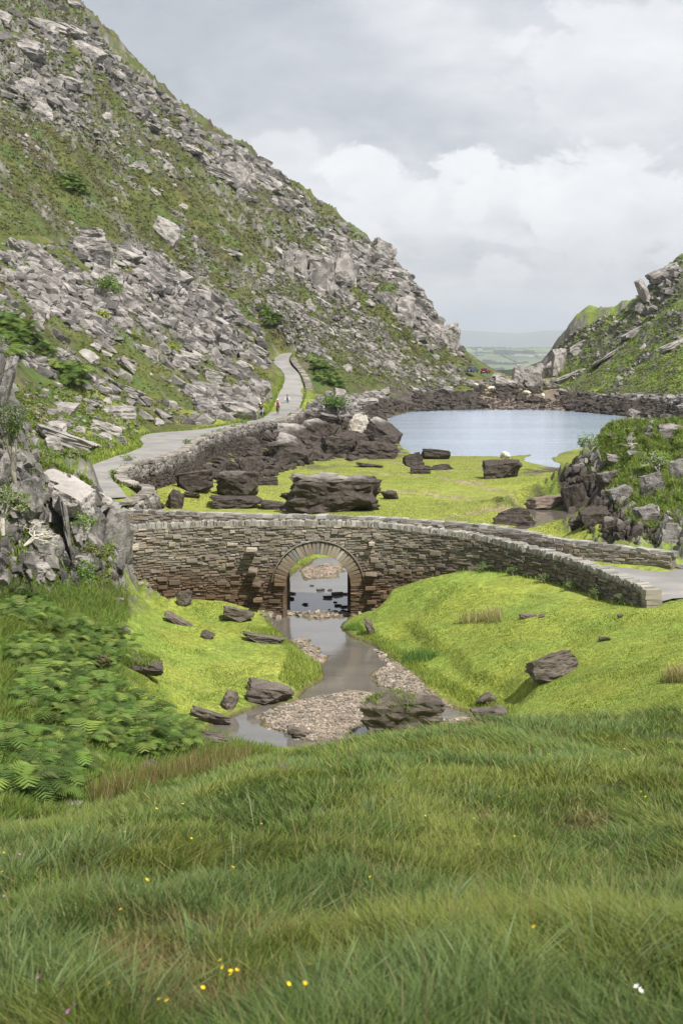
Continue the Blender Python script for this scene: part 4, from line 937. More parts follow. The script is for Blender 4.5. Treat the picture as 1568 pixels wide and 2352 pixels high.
HS += [(495, 400, 90, 36, .6, 'dark slab rib near the skyline'), (545, 425, 60, 60, .6, 'cracked slab with a shadowed hollow below the skyline'), (608, 430, 90, 66, .75, 'smooth pale slab forming the skyline'), (430, 340, 80, 30, .6, 'low rib of slabs on the green upper slope'), (340, 290, 60, 28, .5, 'tilted slab on the dark heather slope'), (395, 310, 50, 34, .6, 'pointed slab on the heather slope'),
       (830, 590, 80, 60, .5, 'grey crag band below the skyline'), (905, 640, 100, 66, .55, 'large smooth crag face on the shoulder of the mountain'), (880, 590, 70, 60, .6, 'crag on the skyline above the lake shoulder'), (950, 680, 60, 50, .7, 'dark crag at the end of the shoulder'), (790, 640, 60, 70, .4, 'vertical cracked crag in the middle of the slope'), (930, 740, 50, 60, .8, 'crag rib dropping towards the lake'), (1035, 800, 44, 60, .5, 'dark crag at the tip of the spur'),
       (1000, 770, 46, 40, .6, 'cracked crag behind the tip of the spur'), (770, 560, 60, 40, .5, 'rock band on the skyline left of the shoulder'), (720, 600, 60, 34, .5, 'low crag under the skyline'), (700, 520, 50, 30, .6, 'slab on the skyline below the smooth pale one')]
for px, py, w, h, ti, lb in HS: prock('boulder' if py > 500 else 'rock_outcrop', px, py, w, h, lb, 0 if h > w * .95 else min(.45, ti * .7), random.uniform(-.3, .3), random.choice(SLAB + HI), cat='boulder' if py > 500 else 'rock outcrop', sink=0.3 if py < 500 or 580 < py < 700 and px > 640 else .2)
for px, py, w, h, ti, lb in ((1162, 896, 68, 44, .3, 'largest brown boulder in the gap at the head of the lake'), (1143, 868, 32, 15, .1, 'boulder with heather on it beside the parked cars'), (1228, 886, 46, 46, -.3, 'dark faced boulder in the middle of the gap'), (1190, 872, 40, 42, .2, 'upright boulder in the gap left of the dark faced one'), (1240, 860, 44, 34, -.2, 'rounded boulder at the back of the gap'), (1210, 872, 40, 34, 0, 'pale boulder at the back of the gap'),
                         (1262, 858, 34, 34, .1, 'boulder at the foot of the right hill'), (1310, 868, 70, 28, -.4, 'long slanting slab at the foot of the right hill'), (1228, 926, 52, 24, .15, 'black humped rock alone on the stony beach'), (1283, 855, 40, 60, .1, 'overhanging dark crag at the end of the right hill'),
                         (1480, 700, 50, 66, -.5, 'steep crag on the skyline of the right hill'), (1530, 640, 90, 60, -.4, 'long crag under the summit of the right hill'), (1330, 800, 50, 34, -.5, 'tilted slab on the right hill'), (1400, 820, 60, 24, -.6, 'slab rib running up the right hill'), (1455, 770, 60, 34, -.5, 'rocky rib in the middle of the right hill'), (1545, 800, 60, 40, -.5, 'pale smooth slab at the right edge of the hill'), (1290, 935, 16, 9, 0, 'small dark rock at the water line of the beach'), (1245, 938, 18, 9, 0, 'dark rock by the water at the middle of the beach')):
    prock('boulder', px, py, w, h, lb, ti, random.uniform(-.3, .3), random.choice(HI), sink=0.18)
# --- the repeats, placed where the scree lies
def sample_poly(poly, n):
    P_ = np.array(poly, float); lo = P_.min(0); hi = P_.max(0); out = np.zeros((0, 2))
    while len(out) < n:
        q = rng.uniform(lo, hi, (n * 2, 2)); q = q[inpoly(q[:, 0], q[:, 1], poly)]; out = np.concatenate([out, q])
    return out[:n]
PL = {'scree': [(0, 560), (150, 560), (300, 560), (420, 640), (520, 700), (600, 760), (620, 840), (618, 920), (560, 950), (470, 975), (330, 975), (230, 900), (100, 860), (0, 810)],
      'upper': [(0, 0), (180, 0), (250, 110), (480, 305), (610, 365), (785, 505), (965, 660), (1055, 780), (1095, 850), (990, 890), (740, 850), (620, 790), (430, 640), (300, 550), (0, 540)],
      'shoulder': [(640, 560), (780, 560), (900, 640), (1000, 780), (1070, 870), (1100, 890), (980, 905), (820, 885), (700, 815), (640, 760), (600, 640)],
      'shore': [(750, 935), (820, 905), (1000, 897), (1090, 905), (1120, 938), (1000, 945), (905, 947), (862, 985), (820, 1005), (780, 960)],
      'shoreR': [(1270, 905), (1400, 908), (1568, 910), (1568, 962), (1430, 955), (1300, 941)],
      'lakeleft': [(440, 1045), (520, 1000), (600, 980), (700, 955), (780, 965), (850, 990), (925, 1035), (860, 1055), (720, 1060), (640, 1090), (560, 1110), (430, 1110)],
      'righthill': [(1275, 875), (1278, 800), (1330, 755), (1440, 705), (1480, 650), (1510, 600), (1568, 585), (1568, 905), (1290, 902)],
      'ridge': [(180, 0), (240, 110), (480, 300), (600, 360), (780, 505), (960, 650), (1060, 780), (1060, 850), (950, 740), (780, 590), (600, 440), (470, 380), (230, 210), (120, 0)],
      'cragA': [(0, 0), (190, 0), (250, 140), (230, 240), (120, 260), (0, 230)], 'cragB': [(480, 330), (600, 370), (670, 440), (660, 480), (560, 460), (480, 400)], 'cragC': [(640, 600), (780, 560), (900, 600), (980, 680), (1040, 800), (960, 780), (840, 700), (700, 680)],
      'gap': [(1085, 880), (1150, 870), (1280, 875), (1300, 905), (1180, 925), (1100, 905)],
      'beach': [(1100, 905), (1240, 900), (1320, 935), (1300, 942), (1000, 944)],
      'wallfoot': [(560, 1010), (640, 972), (700, 930), (760, 900), (830, 930), (780, 960), (700, 985), (600, 1020)],
      'lowleft': [(60, 880), (230, 880), (330, 975), (300, 1010), (200, 1050), (60, 1060)]}
onroad = lambda p: inpoly(p[:, 0], p[:, 1], [q[:2] for q in rlo] + [q[:2] for q in rro[::-1]]) | (segd(p[:, 0], p[:, 1], rlo)[0] < 0.7) | (segd(p[:, 0], p[:, 1], rro)[0] < 0.9)
def many(name, poly, n, smin, smax, label, group, dark=False):
    pts = sample_poly(PL[poly], n * 2); h = hit(pts[:, 0], pts[:, 1]); ok = ~np.isnan(h[:, 0]) & (h[:, 1] > 60); h = h[ok]; h = h[~onroad(h)]; h = h[(segd(h[:, 0], h[:, 1], rro)[0] > 0.9 + h[:, 1] / F * smax * .5) | (poly == 'scree') | (poly == 'shoulder')]; h = h[:n]
    for p in h:
        s = p[1] / F * (smin + (smax - smin) * random.random() ** 1.8)
        hillside = poly in ('scree', 'upper', 'shoulder', 'righthill')
        ti = random.gauss(0.45, 0.25) * (-1 if poly == 'righthill' else 1) if hillside else random.gauss(0.1, 0.3)
        rock(name, p, (s, s * random.uniform(.5, .9), s * random.uniform(.35, .8)), random.uniform(-.6, .6), ti, random.gauss(0, .2), random.choice(HI + SLAB[:4]), None, label, group, 'boulder', 0.2)
many('boulder', 'scree', 54, 24, 58, 'grey angular boulder among the loose scree above the winding road', 'boulders in the scree above the road')
many('boulder', 'upper', 16, 18, 44, 'grey boulder scattered on the green upper slope of the mountain', 'boulders on the upper mountain slope')
many('boulder', 'shoulder', 22, 16, 40, 'grey boulder on the mountain shoulder between road and lake', 'boulders on the mountain shoulder')
many('boulder', 'shore', 18, 16, 40, 'dark water-stained boulder in the band along the far left lake shore', 'dark boulders along the far shore')
many('boulder', 'shoreR', 14, 16, 36, 'dark water-stained boulder in the band along the right lake shore', 'dark boulders along the right shore')
many('boulder', 'lakeleft', 46, 28, 84, 'dark brown boulder in the heap of rocks between road wall and turf', 'dark boulders between road wall and turf')
many('boulder', 'righthill', 10, 12, 28, 'pale boulder lying on the grassy right hill', 'boulders on the right hill')
many('boulder', 'wallfoot', 12, 14, 30, 'pale boulder tumbled at the foot of the roadside wall', 'boulders below the roadside wall')
many('boulder', 'lowleft', 10, 24, 50, 'grey boulder on the grassy bank between the crag and the road', 'boulders between crag and road')
# blocks that make up the faces of the two crags
KC = {'crag': [(20, 1150), (100, 1120), (200, 1130), (262, 1200), (285, 1330), (200, 1340), (60, 1330), (0, 1330), (0, 1150)], 'cragr': [(1310, 1100), (1360, 1060), (1400, 1080), (1440, 1160), (1500, 1180), (1568, 1180), (1568, 1250), (1440, 1245), (1330, 1215), (1295, 1150)]}
PL.update(KC)
def cragblocks(poly, n, smin, smax, label, group, mat, tilt):
    pts = sample_poly(PL[poly], n * 2); h = hit(pts[:, 0], pts[:, 1], 40); h = h[~np.isnan(h[:, 0])][:n]
    for p in h:
        s = p[1] / F * random.uniform(smin, smax); rock('crag_block', p, (s * random.uniform(.35, .7), s * random.uniform(.5, .9), s * random.uniform(.8, 1.6)), random.uniform(-.5, .5), random.gauss(tilt, .12), random.gauss(0, .12), random.choice(SLAB + HI), mat, label, group, 'rock', 0.5)
cragblocks('crag', 22, 24, 50, 'jagged upright grey block in the face of the left crag', 'jagged blocks in the left crag', M_crag, .12)
cragblocks('cragr', 14, 18, 38, 'jagged dark block in the face of the right crag', 'jagged blocks in the right crag', M_crag, -.25)
print('rocks', NROCK[0])
def scatter_mesh(P_, size, flat_=0.6, tint=None, tilt=0.0, sink=0.2):
    """one mesh of many small rocks; sizes in metres"""
    Vs, Ts, Ks = [], [], []; off = 0; n_ = len(P_); which = rng.integers(0, len(LOA), n_)
    for w_, (v, t) in enumerate(LOA):
        k = np.where(which == w_)[0]
        if not len(k): continue
        m = len(k); s = size[k]; yaw = rng.uniform(0, 6.28, m) if abs(tilt) < .1 else rng.normal(0, .5, m) + rng.integers(0, 2, m) * math.pi; ti = rng.normal(tilt, 0.22, m)
        sc3 = np.stack([s, s * rng.uniform(.5, 1, m), s * flat_ * rng.uniform(.5, 1.3, m)], 1)
        vv_ = v[None] * sc3[:, None, :]
        c, s_ = np.cos(yaw)[:, None], np.sin(yaw)[:, None]
        x = vv_[..., 0] * c - vv_[..., 1] * s_; y = vv_[..., 0] * s_ + vv_[..., 1] * c; z_ = vv_[..., 2]
        c, s_ = np.cos(ti)[:, None], np.sin(ti)[:, None]
        x, z_ = x * c + z_ * s_, -x * s_ + z_ * c
        Vw = np.stack([x + P_[k, 0][:, None], y + P_[k, 1][:, None], z_ + P_[k, 2][:, None] + (sc3[:, 2] * (0.5 - sink))[:, None]], -1)
        Vs.append(Vw.reshape(-1, 3)); nv_ = len(v)
        Ts.append((t[None] + (off + np.arange(m) * nv_)[:, None, None]).reshape(-1, 3)); off += m * nv_
        tn = (rng.uniform(0.42, 1.2, m)[:, None] * (np.ones(3) if tint is None else tint[k])) ; Ks.append(np.repeat(tn, nv_, 0))
    return np.concatenate(Vs), np.concatenate(Ts), np.concatenate(Ks)
def scree(name, specs, mat, label, cat, tintf=None):
    PP, SS, TT = [], [], []
    for poly, n_, a, b, nz, ti in specs:
        pts = sample_poly(PL[poly] if isinstance(poly, str) else poly, n_); h = hit(pts[:, 0], pts[:, 1]); h = h[~np.isnan(h[:, 0])]; h = h[~onroad(h)]
        if nz is not None:
            m = fbm(h[:, 0], h[:, 1] * 0.6, 16, 4, 201) + nz; h = h[rng.random(len(h)) < np.clip(m * 3.0 + 0.3, 0.03, 1)]
        h[:, 1] += 0
        s = h[:, 1] / F * (a * (b / a) ** (rng.random(len(h)) ** 1.4)); PP.append(h); SS.append(s)
    P_ = np.concatenate(PP); S_ = np.concatenate(SS)
    V, T, K = scatter_mesh(P_, S_, 0.5, None, specs[0][5], 0.28)
    o = meshobj(name, npmesh(name, V, tris=T, mats=[mat], col=K)); return set_props(o, label, cat, None, 'stuff')
scree('scree', [('scree', 8200, 6, 40, .12, .45), ('upper', 5200, 4, 18, -.08, .45), ('ridge', 2200, 6, 28, .10, .45), ('cragA', 620, 8, 38, .1, .45), ('cragB', 220, 8, 38, .2, .5), ('cragC', 620, 8, 38, .15, .45), ('shoulder', 4200, 4, 20, .14, .45), ('righthill', 1400, 4, 15, -.10, 0), ([(1440, 700), (1510, 625), (1568, 610), (1568, 700), (1480, 760)], 90, 8, 30, .0, -.3), ('gap', 500, 5, 20, .3, 0), ('wallfoot', 900, 4, 16, .4, 0), ('lowleft', 300, 5, 20, .1, 0)], M_scree, 'grey loose scree spread over the mountain slopes', 'scree')
scree('shore_rubble', [('shore', 3200, 5, 22, .4, 0), ('shoreR', 1500, 5, 22, .4, 0), ('lakeleft', 1000, 7, 34, .2, 0), ('beach', 1100, 3, 8, .3, 0)], M_scree, 'dark broken rubble along the lake shore', 'rubble')
GP = [[(585, 1648), (640, 1622), (720, 1602), (800, 1588), (862, 1594), (870, 1625), (840, 1665), (780, 1700), (700, 1700), (640, 1672)], [(862, 1545), (905, 1518), (950, 1552), (1000, 1602), (1060, 1635), (985, 1610), (930, 1592), (868, 1572)], [(668, 1470), (700, 1468), (745, 1510), (735, 1530), (700, 1505)],
      [(690, 1308), (740, 1296), (790, 1296), (770, 1325), (700, 1330)], [(655, 1404), (700, 1407), (806, 1404), (806, 1414), (730, 1420), (655, 1412)], [(300, 1310), (360, 1318), (430, 1352), (330, 1348)], [(540, 1690), (640, 1660), (700, 1710), (600, 1715)], [(800, 1480), (880, 1500), (900, 1540), (860, 1500)], [(1000, 1655), (1120, 1650), (1120, 1672), (1040, 1680)], [(600, 1395), (660, 1400), (640, 1425), (600, 1415)], [(800, 1395), (860, 1385), (870, 1400), (810, 1415)]]
scree('gravel', [(GP[0], 3600, 2.5, 9, None, 0), (GP[1], 1300, 2.5, 9, None, 0), (GP[2], 300, 2.5, 8, None, 0), (GP[3], 350, 2, 7, None, 0), (GP[4], 90, 4, 14, None, 0), (GP[5], 240, 3, 12, None, 0), (GP[6], 160, 3, 12, None, 0), (GP[7], 120, 4, 16, None, 0), (GP[8], 260, 3, 9, None, 0), (GP[9], 60, 6, 20, None, 0), (GP[10], 60, 6, 20, None, 0)], M_gravel, 'pinkish brown gravel bars in the bed of the small river', 'gravel')
scree('crag_fragments', [([(0, 880), (40, 900), (100, 1060), (200, 1110), (262, 1150), (288, 1330), (200, 1345), (0, 1335)], 620, 9, 44, None, 1.25)], M_frag, 'fractured upright rock fragments in the face of the left crag', 'crag fragments')
scree('dark_crag_fragments', [([(1300, 1090), (1350, 1040), (1400, 1080), (1450, 1170), (1568, 1190), (1568, 1250), (1440, 1248), (1310, 1210), (1290, 1150)], 420, 9, 38, None, -1.2), ([(1400, 970), (1568, 960), (1568, 1180), (1450, 1150)], 90, 6, 24, None, -.2)], M_frag, 'fractured rock fragments in the face of the right crag', 'crag fragments')
# stones standing in the water under and before the bridge
for px, py, w in ((672, 1365, 16), (668, 1377, 16), (736, 1357, 16), (757, 1357, 12), (716, 1346, 9), (775, 1367, 24), (752, 1374, 18), (790, 1366, 14), (804, 1362, 12), (700, 1390, 14), (776, 1392, 14), (756, 1401, 6), (790, 1395, 14), (790, 1408, 20), (752, 1414, 16), (690, 1414, 20), (770, 1384, 8)):
    p = np.array(Pz(px, py, 0.0)); s = p[1] / F * w
    rock('stepping_stone', p, (s * 1.2, s * .8, s * .42), random.uniform(-1, 1), 0, 0, None, M_dark if py < 1400 else None, 'small dark stone breaking the surface of the river by the arch', 'stones in the river by the arch', 'stone', 0.28)
# dry stone walls: many small stones heaped along a line
def drywall(name, pxline, topz, label, base=None, th=0.55, ss=(0.16, 0.46), coping_=True, dens=1.0, dist=None):
    pts = [Pz(px, py, h) for (px, py), h in zip(pxline, topz)] if dist is None else [Pd(px, py, d) for (px, py), d in zip(pxline, dist)]
    pa = Path(pts); root = empty(name, tuple(pa.at(pa.L / 2)), label, 'stone wall'); bpy.context.view_layer.update()
    P_, S_ = [], []; V = []; Q = []; s = 0; prev = None
    step = 0.3; ns = int(pa.L / step)
    for i in range(ns + 1):
        s = pa.L * i / ns; p = pa.at(s); al, out = pa.fr(s); foot = p[:2] + out[:2] * (th + 0.5)
        zb = min(float(ground(foot[0], foot[1])), float(ground(p[0] + out[0] * 2, p[1] + out[1] * 2))) - 0.1; zb = min(zb, p[2] - 0.4)
        H = p[2] - zb; batter = 0.22 * H
        nst = int(H / 0.2 * 1.6 * dens * step / 0.3 * 1.6) + 2
        for k in range(nst):
            f = random.random(); o_ = out[:2] * (th + batter * f) ; q = p[:2] + o_ + al[:2] * random.uniform(-.2, .2)
            P_.append((q[0], q[1], p[2] - H * f - 0.1)); S_.append(random.uniform(*ss))
        i0 = len(V); inn = p[:2] - out[:2] * 0.05; mid_ = p[:2] + out[:2] * (th - 0.08)
        V += [(inn[0], inn[1], p[2] - 0.3), (inn[0], inn[1], p[2] + 0.12), (mid_[0], mid_[1], p[2] + 0.08), (mid_[0] + out[0] * batter, mid_[1] + out[1] * batter, zb)]
        if i: 
            for a in range(3): Q.append((i0 - 4 + a, i0 + a, i0 + a + 1, i0 - 4 + a + 1))
    Vc, T, K = scatter_mesh(np.array(P_), np.array(S_), 0.6, None, 0, 0.5)
    o = meshobj('face_stones', npmesh('face_stones', Vc, tris=T, mats=[M_scree], col=K), root); o.matrix_parent_inverse = Matrix.Translation(-root.location)
    kc = np.tile([0.62, 0.6, 0.57], (len(V), 1)); o = meshobj('wall_core', npmesh('wall_core', V, quads=Q, mats=[M_scree], col=kc * .22), root); o.matrix_parent_inverse = Matrix.Translation(-root.location)
    if coping_:
        S = Stones(); s = 0
        while s < pa.L:
            w = random.uniform(.2, .6); p = pa.at(min(s + w / 2, pa.L)); al, out = pa.fr(s); c_ = p + out * (th * 0.42); v = random.uniform(.75, 1.05)
            S.box(np.array([c_[0], c_[1], p[2] + 0.08]), al, out, UP, w * .98, th * 1.25, 0.17, (v * 1.15, v * 1.12, v * 1.05), jit=0.05); s += w
        o = S.build('coping', root, M_scree); o.matrix_parent_inverse = Matrix.Translation(-root.location)
    return root
zt = lambda n_: [3.02] * n_
l1 = [(700, 905), (692, 930), (675, 952), (640, 968), (600, 972), (545, 981), (500, 995), (445, 1015), (420, 1034), (385, 1048), (345, 1060), (300, 1070), (268, 1087), (272, 1104), (300, 1116), (330, 1124), (322, 1140), (296, 1150), (280, 1160)]
drywall('roadside_wall', l1[::-1], ([3.5, 3.1, 2.9, 2.85] + zt(15))[::-1], 'long rubble retaining wall with pale capping along the road above the turf')
drywall('roadside_wall', [(700, 905), (704, 895), (698, 872), (688, 853), (675, 838), (669, 826), (674, 816), (690, 811)], None, 'upper stretch of the pale capped wall climbing round the road bend', dist=[194, 200, 207, 215, 223, 231, 240, 250], th=0.7, ss=(.2, .5))
drywall('field_wall', [(730, 824), (790, 829), (850, 834), (920, 842), (1000, 850), (1060, 866)], None, 'thin dark dry stone wall crossing the slope towards the parked cars', dist=[255, 275, 300, 325, 355, 385], th=0.6, ss=(.3, .8), coping_=False)
# ---------------------------------------------------------------- grass and plants
def blades(name, root, h, w, lean, colr, label, cat, curve=0.5, mat=None, kind='stuff', parent=None, levels=3):
    """root (n,3), h, w (n,), lean (n,2) horizontal displacement of the tip in units of h"""
    n_ = len(root); ang = rng.uniform(0, math.pi, n_); wx = np.cos(ang) * w / 2; wy = np.sin(ang) * w / 2
    V = np.zeros((n_, levels * 2 + 1, 3)); K = np.zeros((n_, levels * 2 + 1, 3))
    for l in range(levels):
        f = l / levels; hw = 1.0 - 0.45 * f
        b = f ** (1 + curve)
        cx_ = root[:, 0] + lean[:, 0] * h * b; cy_ = root[:, 1] + lean[:, 1] * h * b; cz_ = root[:, 2] - 0.01 + h * (f * (1 - 0.25 * f * curve))
        V[:, 2 * l] = np.stack([cx_ - wx * hw, cy_ - wy * hw, cz_], 1); V[:, 2 * l + 1] = np.stack([cx_ + wx * hw, cy_ + wy * hw, cz_], 1)
        K[:, 2 * l] = K[:, 2 * l + 1] = colr * (0.80 + 0.2 * f) if False else colr
    V[:, -1] = np.stack([root[:, 0] + lean[:, 0] * h, root[:, 1] + lean[:, 1] * h, root[:, 2] + h * (1 - 0.25 * curve)], 1); K[:, -1] = colr * 1.08
    m = levels * 2 + 1; o_ = np.arange(n_)[:, None] * m
    Q = np.concatenate([o_ + np.array([2 * l, 2 * l + 1, 2 * l + 3, 2 * l + 2]) for l in range(levels - 1)]); T = o_ + np.array([2 * levels - 2, 2 * levels - 1, 2 * levels])
    me = npmesh(name, V.reshape(-1, 3), quads=Q, tris=T, mats=[mat or M_blade], col=K.reshape(-1, 3), smooth=True)
    o = meshobj(name, me, parent)
    if kind: set_props(o, label, cat, None, kind)
    return o
def palette(n_, cols, p): return np.array(cols)[rng.choice(len(cols), n_, p=p)] * rng.uniform(0.8, 1.2, (n_, 1))
# meadow in front
N_ = 460000
dd_ = np.exp(rng.uniform(math.log(2.6), math.log(19.5), N_ * 2)); keep = rng.random(N_ * 2) < np.clip((dd_ / 7.0) ** 0.75, 0.30, 1); dd_ = dd_[keep][:N_]; N_ = len(dd_)
px_ = rng.uniform(-1, 1, N_) * (0.262 * dd_ + 0.7); 
clump = fbm(px_, dd_, 0.55, 3, 301); big_ = fbm(px_, dd_, 2.6, 3, 303)
gz_ = ground(px_, dd_)
k = (clump + 0.5 * big_ + rng.normal(0, .16, N_) > -0.34) & ~((gz_ < 1.2)); px_, dd_, gz_, clump, big_ = px_[k], dd_[k], gz_[k], clump[k], big_[k]; N_ = len(px_)
hh_ = (0.065 + 0.085 * np.clip(clump * 1.1 + 0.35 + big_ * 0.5, 0, 1)) * rng.uniform(0.55, 1.3, N_) * (1 + .02 * px_ * 0)
la = fbm(px_, dd_, 2.8, 2, 311) * 1.2 + 0.35 * np.tanh(-(px_ / dd_) * 6) + fbm(px_, dd_, 0.4, 2, 313) * 0.9
lean = np.stack([la * 0.75 + rng.normal(0, .48, N_), fbm(px_, dd_, 1.1, 2, 317) * 0.9 + rng.normal(0, .45, N_)], 1)
wd_ = np.clip(0.00112 * dd_ ** 0.78, 0.0016, 0.011) * rng.uniform(.7, 1.5, N_)
tone = fbm(px_, dd_, 1.3, 3, 321)
cA = 0.93 * palette(N_, [(.10, .155, .030), (.13, .185, .038), (.085, .135, .034), (.17, .20, .045), (.29, .25, .11), (.13, .18, .06)], [.28, .24, .2, .14, .05, .09])
warm = np.clip(tone * 2.4 + 0.1, 0, 1)[:, None]; cA = cA * (1 - warm * 0.55) + np.array([.185, .20, .042]) * warm * 0.55
cool = np.clip(-tone * 2.2 - 0.1 + big_, 0, 1)[:, None]; cA = cA * (1 - cool * .5) + np.array([.10, .15, .055]) * cool * .5
dry = np.clip(fbm(px_, dd_, 1.0, 3, 327) * 4 - 1.2, 0, 1)[:, None]; cA = cA * (1 - dry * .6) + np.array([.24, .18, .09]) * dry * .6
hh_ *= (1 - 0.45 * dry[:, 0]); cA = cA * (1.14 + 0.26 * sstep(dd_, 5.5, 12.0))[:, None]
blades('meadow_grass', np.stack([px_, dd_, gz_], 1), hh_, wd_, lean, cA, 'tall windblown meadow grass covering the near slope', 'grass', 0.6, levels=4)
k = rng.choice(N_, 2300, replace=False); k = k[dd_[k] < 17]; m = len(k)
blades('seed_stalks', np.stack([px_[k], dd_[k], gz_[k]], 1), rng.uniform(.13, .30, m), np.clip(.0014 * dd_[k] ** .7, .002, .008), lean[k] * .5, palette(m, [(.24, .22, .10), (.30, .28, .14), (.20, .19, .07), (.20, .14, .07)], [.4, .25, .2, .15]), 'dry seed stalks standing in the meadow grass', 'seed heads', .3)
# broad coarse blades in tufts
def tuft_field(name, centres, nb, hr, wr, spread, cols, pr, label, curve=.9, radius=.12, leanx=0.0, kind='stuff', cat='grass'):
    n_ = len(centres); c = np.repeat(centres, nb, 0); m = len(c); a = rng.uniform(0, 6.28, m); r_ = np.sqrt(rng.random(m)) * radius
    root = c + np.stack([np.cos(a) * r_, np.sin(a) * r_, np.zeros(m)], 1); root[:, 2] = ground(root[:, 0], root[:, 1])
    ln_ = np.stack([np.cos(a), np.sin(a)], 1) * rng.uniform(.1, spread, (m, 1)) + np.array([leanx, 0])
    return blades(name, root, rng.uniform(*hr, m), rng.uniform(*wr, m), ln_, palette(m, cols, pr), label, cat, curve, levels=4, kind=kind)
TU = [(200, 1960), (120, 1985), (60, 2010), (180, 2000), (240, 1975), (300, 1960), (20, 2040), (0, 2200), (60, 2260), (130, 2290), (90, 2340), (200, 2310), (30, 2330), (330, 2330), (560, 2000), (700, 1900), (860, 1880), (1100, 1850), (1320, 1800), (1250, 2000), (1450, 1950), (1400, 2250), (1150, 2280), (900, 2250), (760, 2330), (1000, 2120), (500, 2200), (1540, 2120), (650, 2130), (1050, 2330)]
c_ = hit([p[0] for p in TU], [p[1] for p in TU]); c_ = c_[~np.isnan(c_[:, 0])]
tuft_field('coarse_grass', c_, 60, (.12, .24), (.004, .008), .8, [(.18, .25, .10), (.15, .22, .07), (.21, .26, .12)], [.4, .4, .2], 'pale coarse grass tufts standing out of the meadow', leanx=.25)
# rough grass on the slopes left, rushes, verge growth
def steep(h): return np.hypot(ground(h[:, 0] + .25, h[:, 1]) - ground(h[:, 0] - .25, h[:, 1]), ground(h[:, 0], h[:, 1] + .25) - ground(h[:, 0], h[:, 1] - .25)) / .5
def field(poly, n_, seed=0):
    p = sample_poly(poly, n_); h = hit(p[:, 0], p[:, 1]); return h[~np.isnan(h[:, 0])]
RG = [(0, 1330), (130, 1330), (290, 1350), (300, 1420), (260, 1480), (300, 1600), (420, 1680), (560, 1700), (640, 1720), (700, 1740), (640, 1800), (400, 1850), (0, 1960)]
h1 = field(RG, 60000); h1 = h1[h1[:, 1] > 17]
t1 = fbm(h1[:, 0], h1[:, 1], 2.5, 3, 331); n_ = len(h1)
cc = palette(n_, [(.12, .21, .035), (.17, .27, .05), (.20, .25, .06), (.24, .21, .10)], [.35, .35, .2, .1]); dk = np.clip(t1 * 3, 0, 1)[:, None]; cc = cc * (1 - dk * .5) + np.array([.19, .22, .045]) * dk * .5
blades('rough_grass', h1, (.16 + .22 * np.clip(t1 + .4, 0, 1)) * rng.uniform(.6, 1.3, n_), rng.uniform(.012, .026, n_), rng.normal(0, .35, (n_, 2)) + [.2, 0], cc, 'rough long grass on the left slope above the stream', 'grass')
RB = [(200, 1850), (350, 1800), (480, 1750), (640, 1745), (760, 1760), (640, 1830), (420, 1860), (250, 1900)]
h1 = field(RB, 9000); h1 = h1[h1[:, 1] > 15]; n_ = len(h1)
blades('brown_rushes', h1, rng.uniform(.3, .6, n_), rng.uniform(.008, .015, n_), rng.normal(0, .16, (n_, 2)), palette(n_, [(.16, .19, .04), (.26, .20, .09), (.34, .29, .15), (.20, .12, .06)], [.4, .3, .15, .15]), 'brown tipped rushes in the hollow behind the meadow', 'rushes', .3)
for nm, poly, n_, hr, cols, lb in (('rush_clump', [(1040, 1434), (1150, 1430), (1152, 1416), (1130, 1414), (1060, 1428)], 420, (.3, .6), [(.42, .36, .17), (.30, .30, .09), (.48, .42, .22)], 'straw coloured rush clump on the lawn below the curved wall'),
                             ('rush_clump', [(1512, 1568), (1568, 1570), (1600, 1560), (1540, 1556)], 340, (.3, .55), [(.42, .36, .17), (.30, .30, .09), (.45, .40, .2)], 'straw coloured rush clump at the right edge of the lawn'),
                             ('rush_clump', [(920, 1530), (985, 1520), (1010, 1505), (950, 1500), (925, 1510)], 500, (.2, .4), [(.10, .20, .05), (.14, .24, .06)], 'dark green rush clump on the stream bank'),
                             ('rush_clump', [(790, 1448), (830, 1450), (825, 1436), (797, 1440)], 260, (.15, .3), [(.12, .24, .04), (.16, .28, .05)], 'bright grass clump leaning over the water below the arch')):
    h1 = field(poly, n_); m = len(h1)
    o = blades(nm, h1, rng.uniform(*hr, m), rng.uniform(.012, .022, m), rng.normal(0, .22, (m, 2)), palette(m, cols, np.ones(len(cols)) / len(cols)), None, None, .3, kind=None); set_props(o, lb, 'rushes', 'rush clumps on the grass')
BK = [[(600, 1395), (655, 1440), (690, 1490), (738, 1530), (745, 1562), (690, 1590), (640, 1560), (660, 1500), (620, 1450)], [(800, 1440), (870, 1490), (960, 1560), (1080, 1625), (1180, 1655), (1180, 1630), (1080, 1590), (990, 1540), (900, 1480), (850, 1440)], [(560, 1440), (640, 1450), (680, 1480), (620, 1478)], [(640, 1320), (700, 1280), (740, 1275), (690, 1310), (655, 1345)], [(820, 1620), (900, 1600), (960, 1608), (880, 1612)]]
h1 = np.concatenate([field(p, q) for p, q in zip(BK, (2600, 2600, 900, 700, 300))]); h1 = h1[h1[:, 2] > 0.06]; n_ = len(h1)
blades('bank_grass', h1, rng.uniform(.08, .26, n_), rng.uniform(.014, .026, n_), rng.normal(0, .35, (n_, 2)), palette(n_, [(.19, .27, .04), (.24, .30, .05), (.27, .29, .08)], [.4, .4, .2]), 'longer grass fringing the banks of the river', 'grass', .6)
bpy.context.view_layer.update()
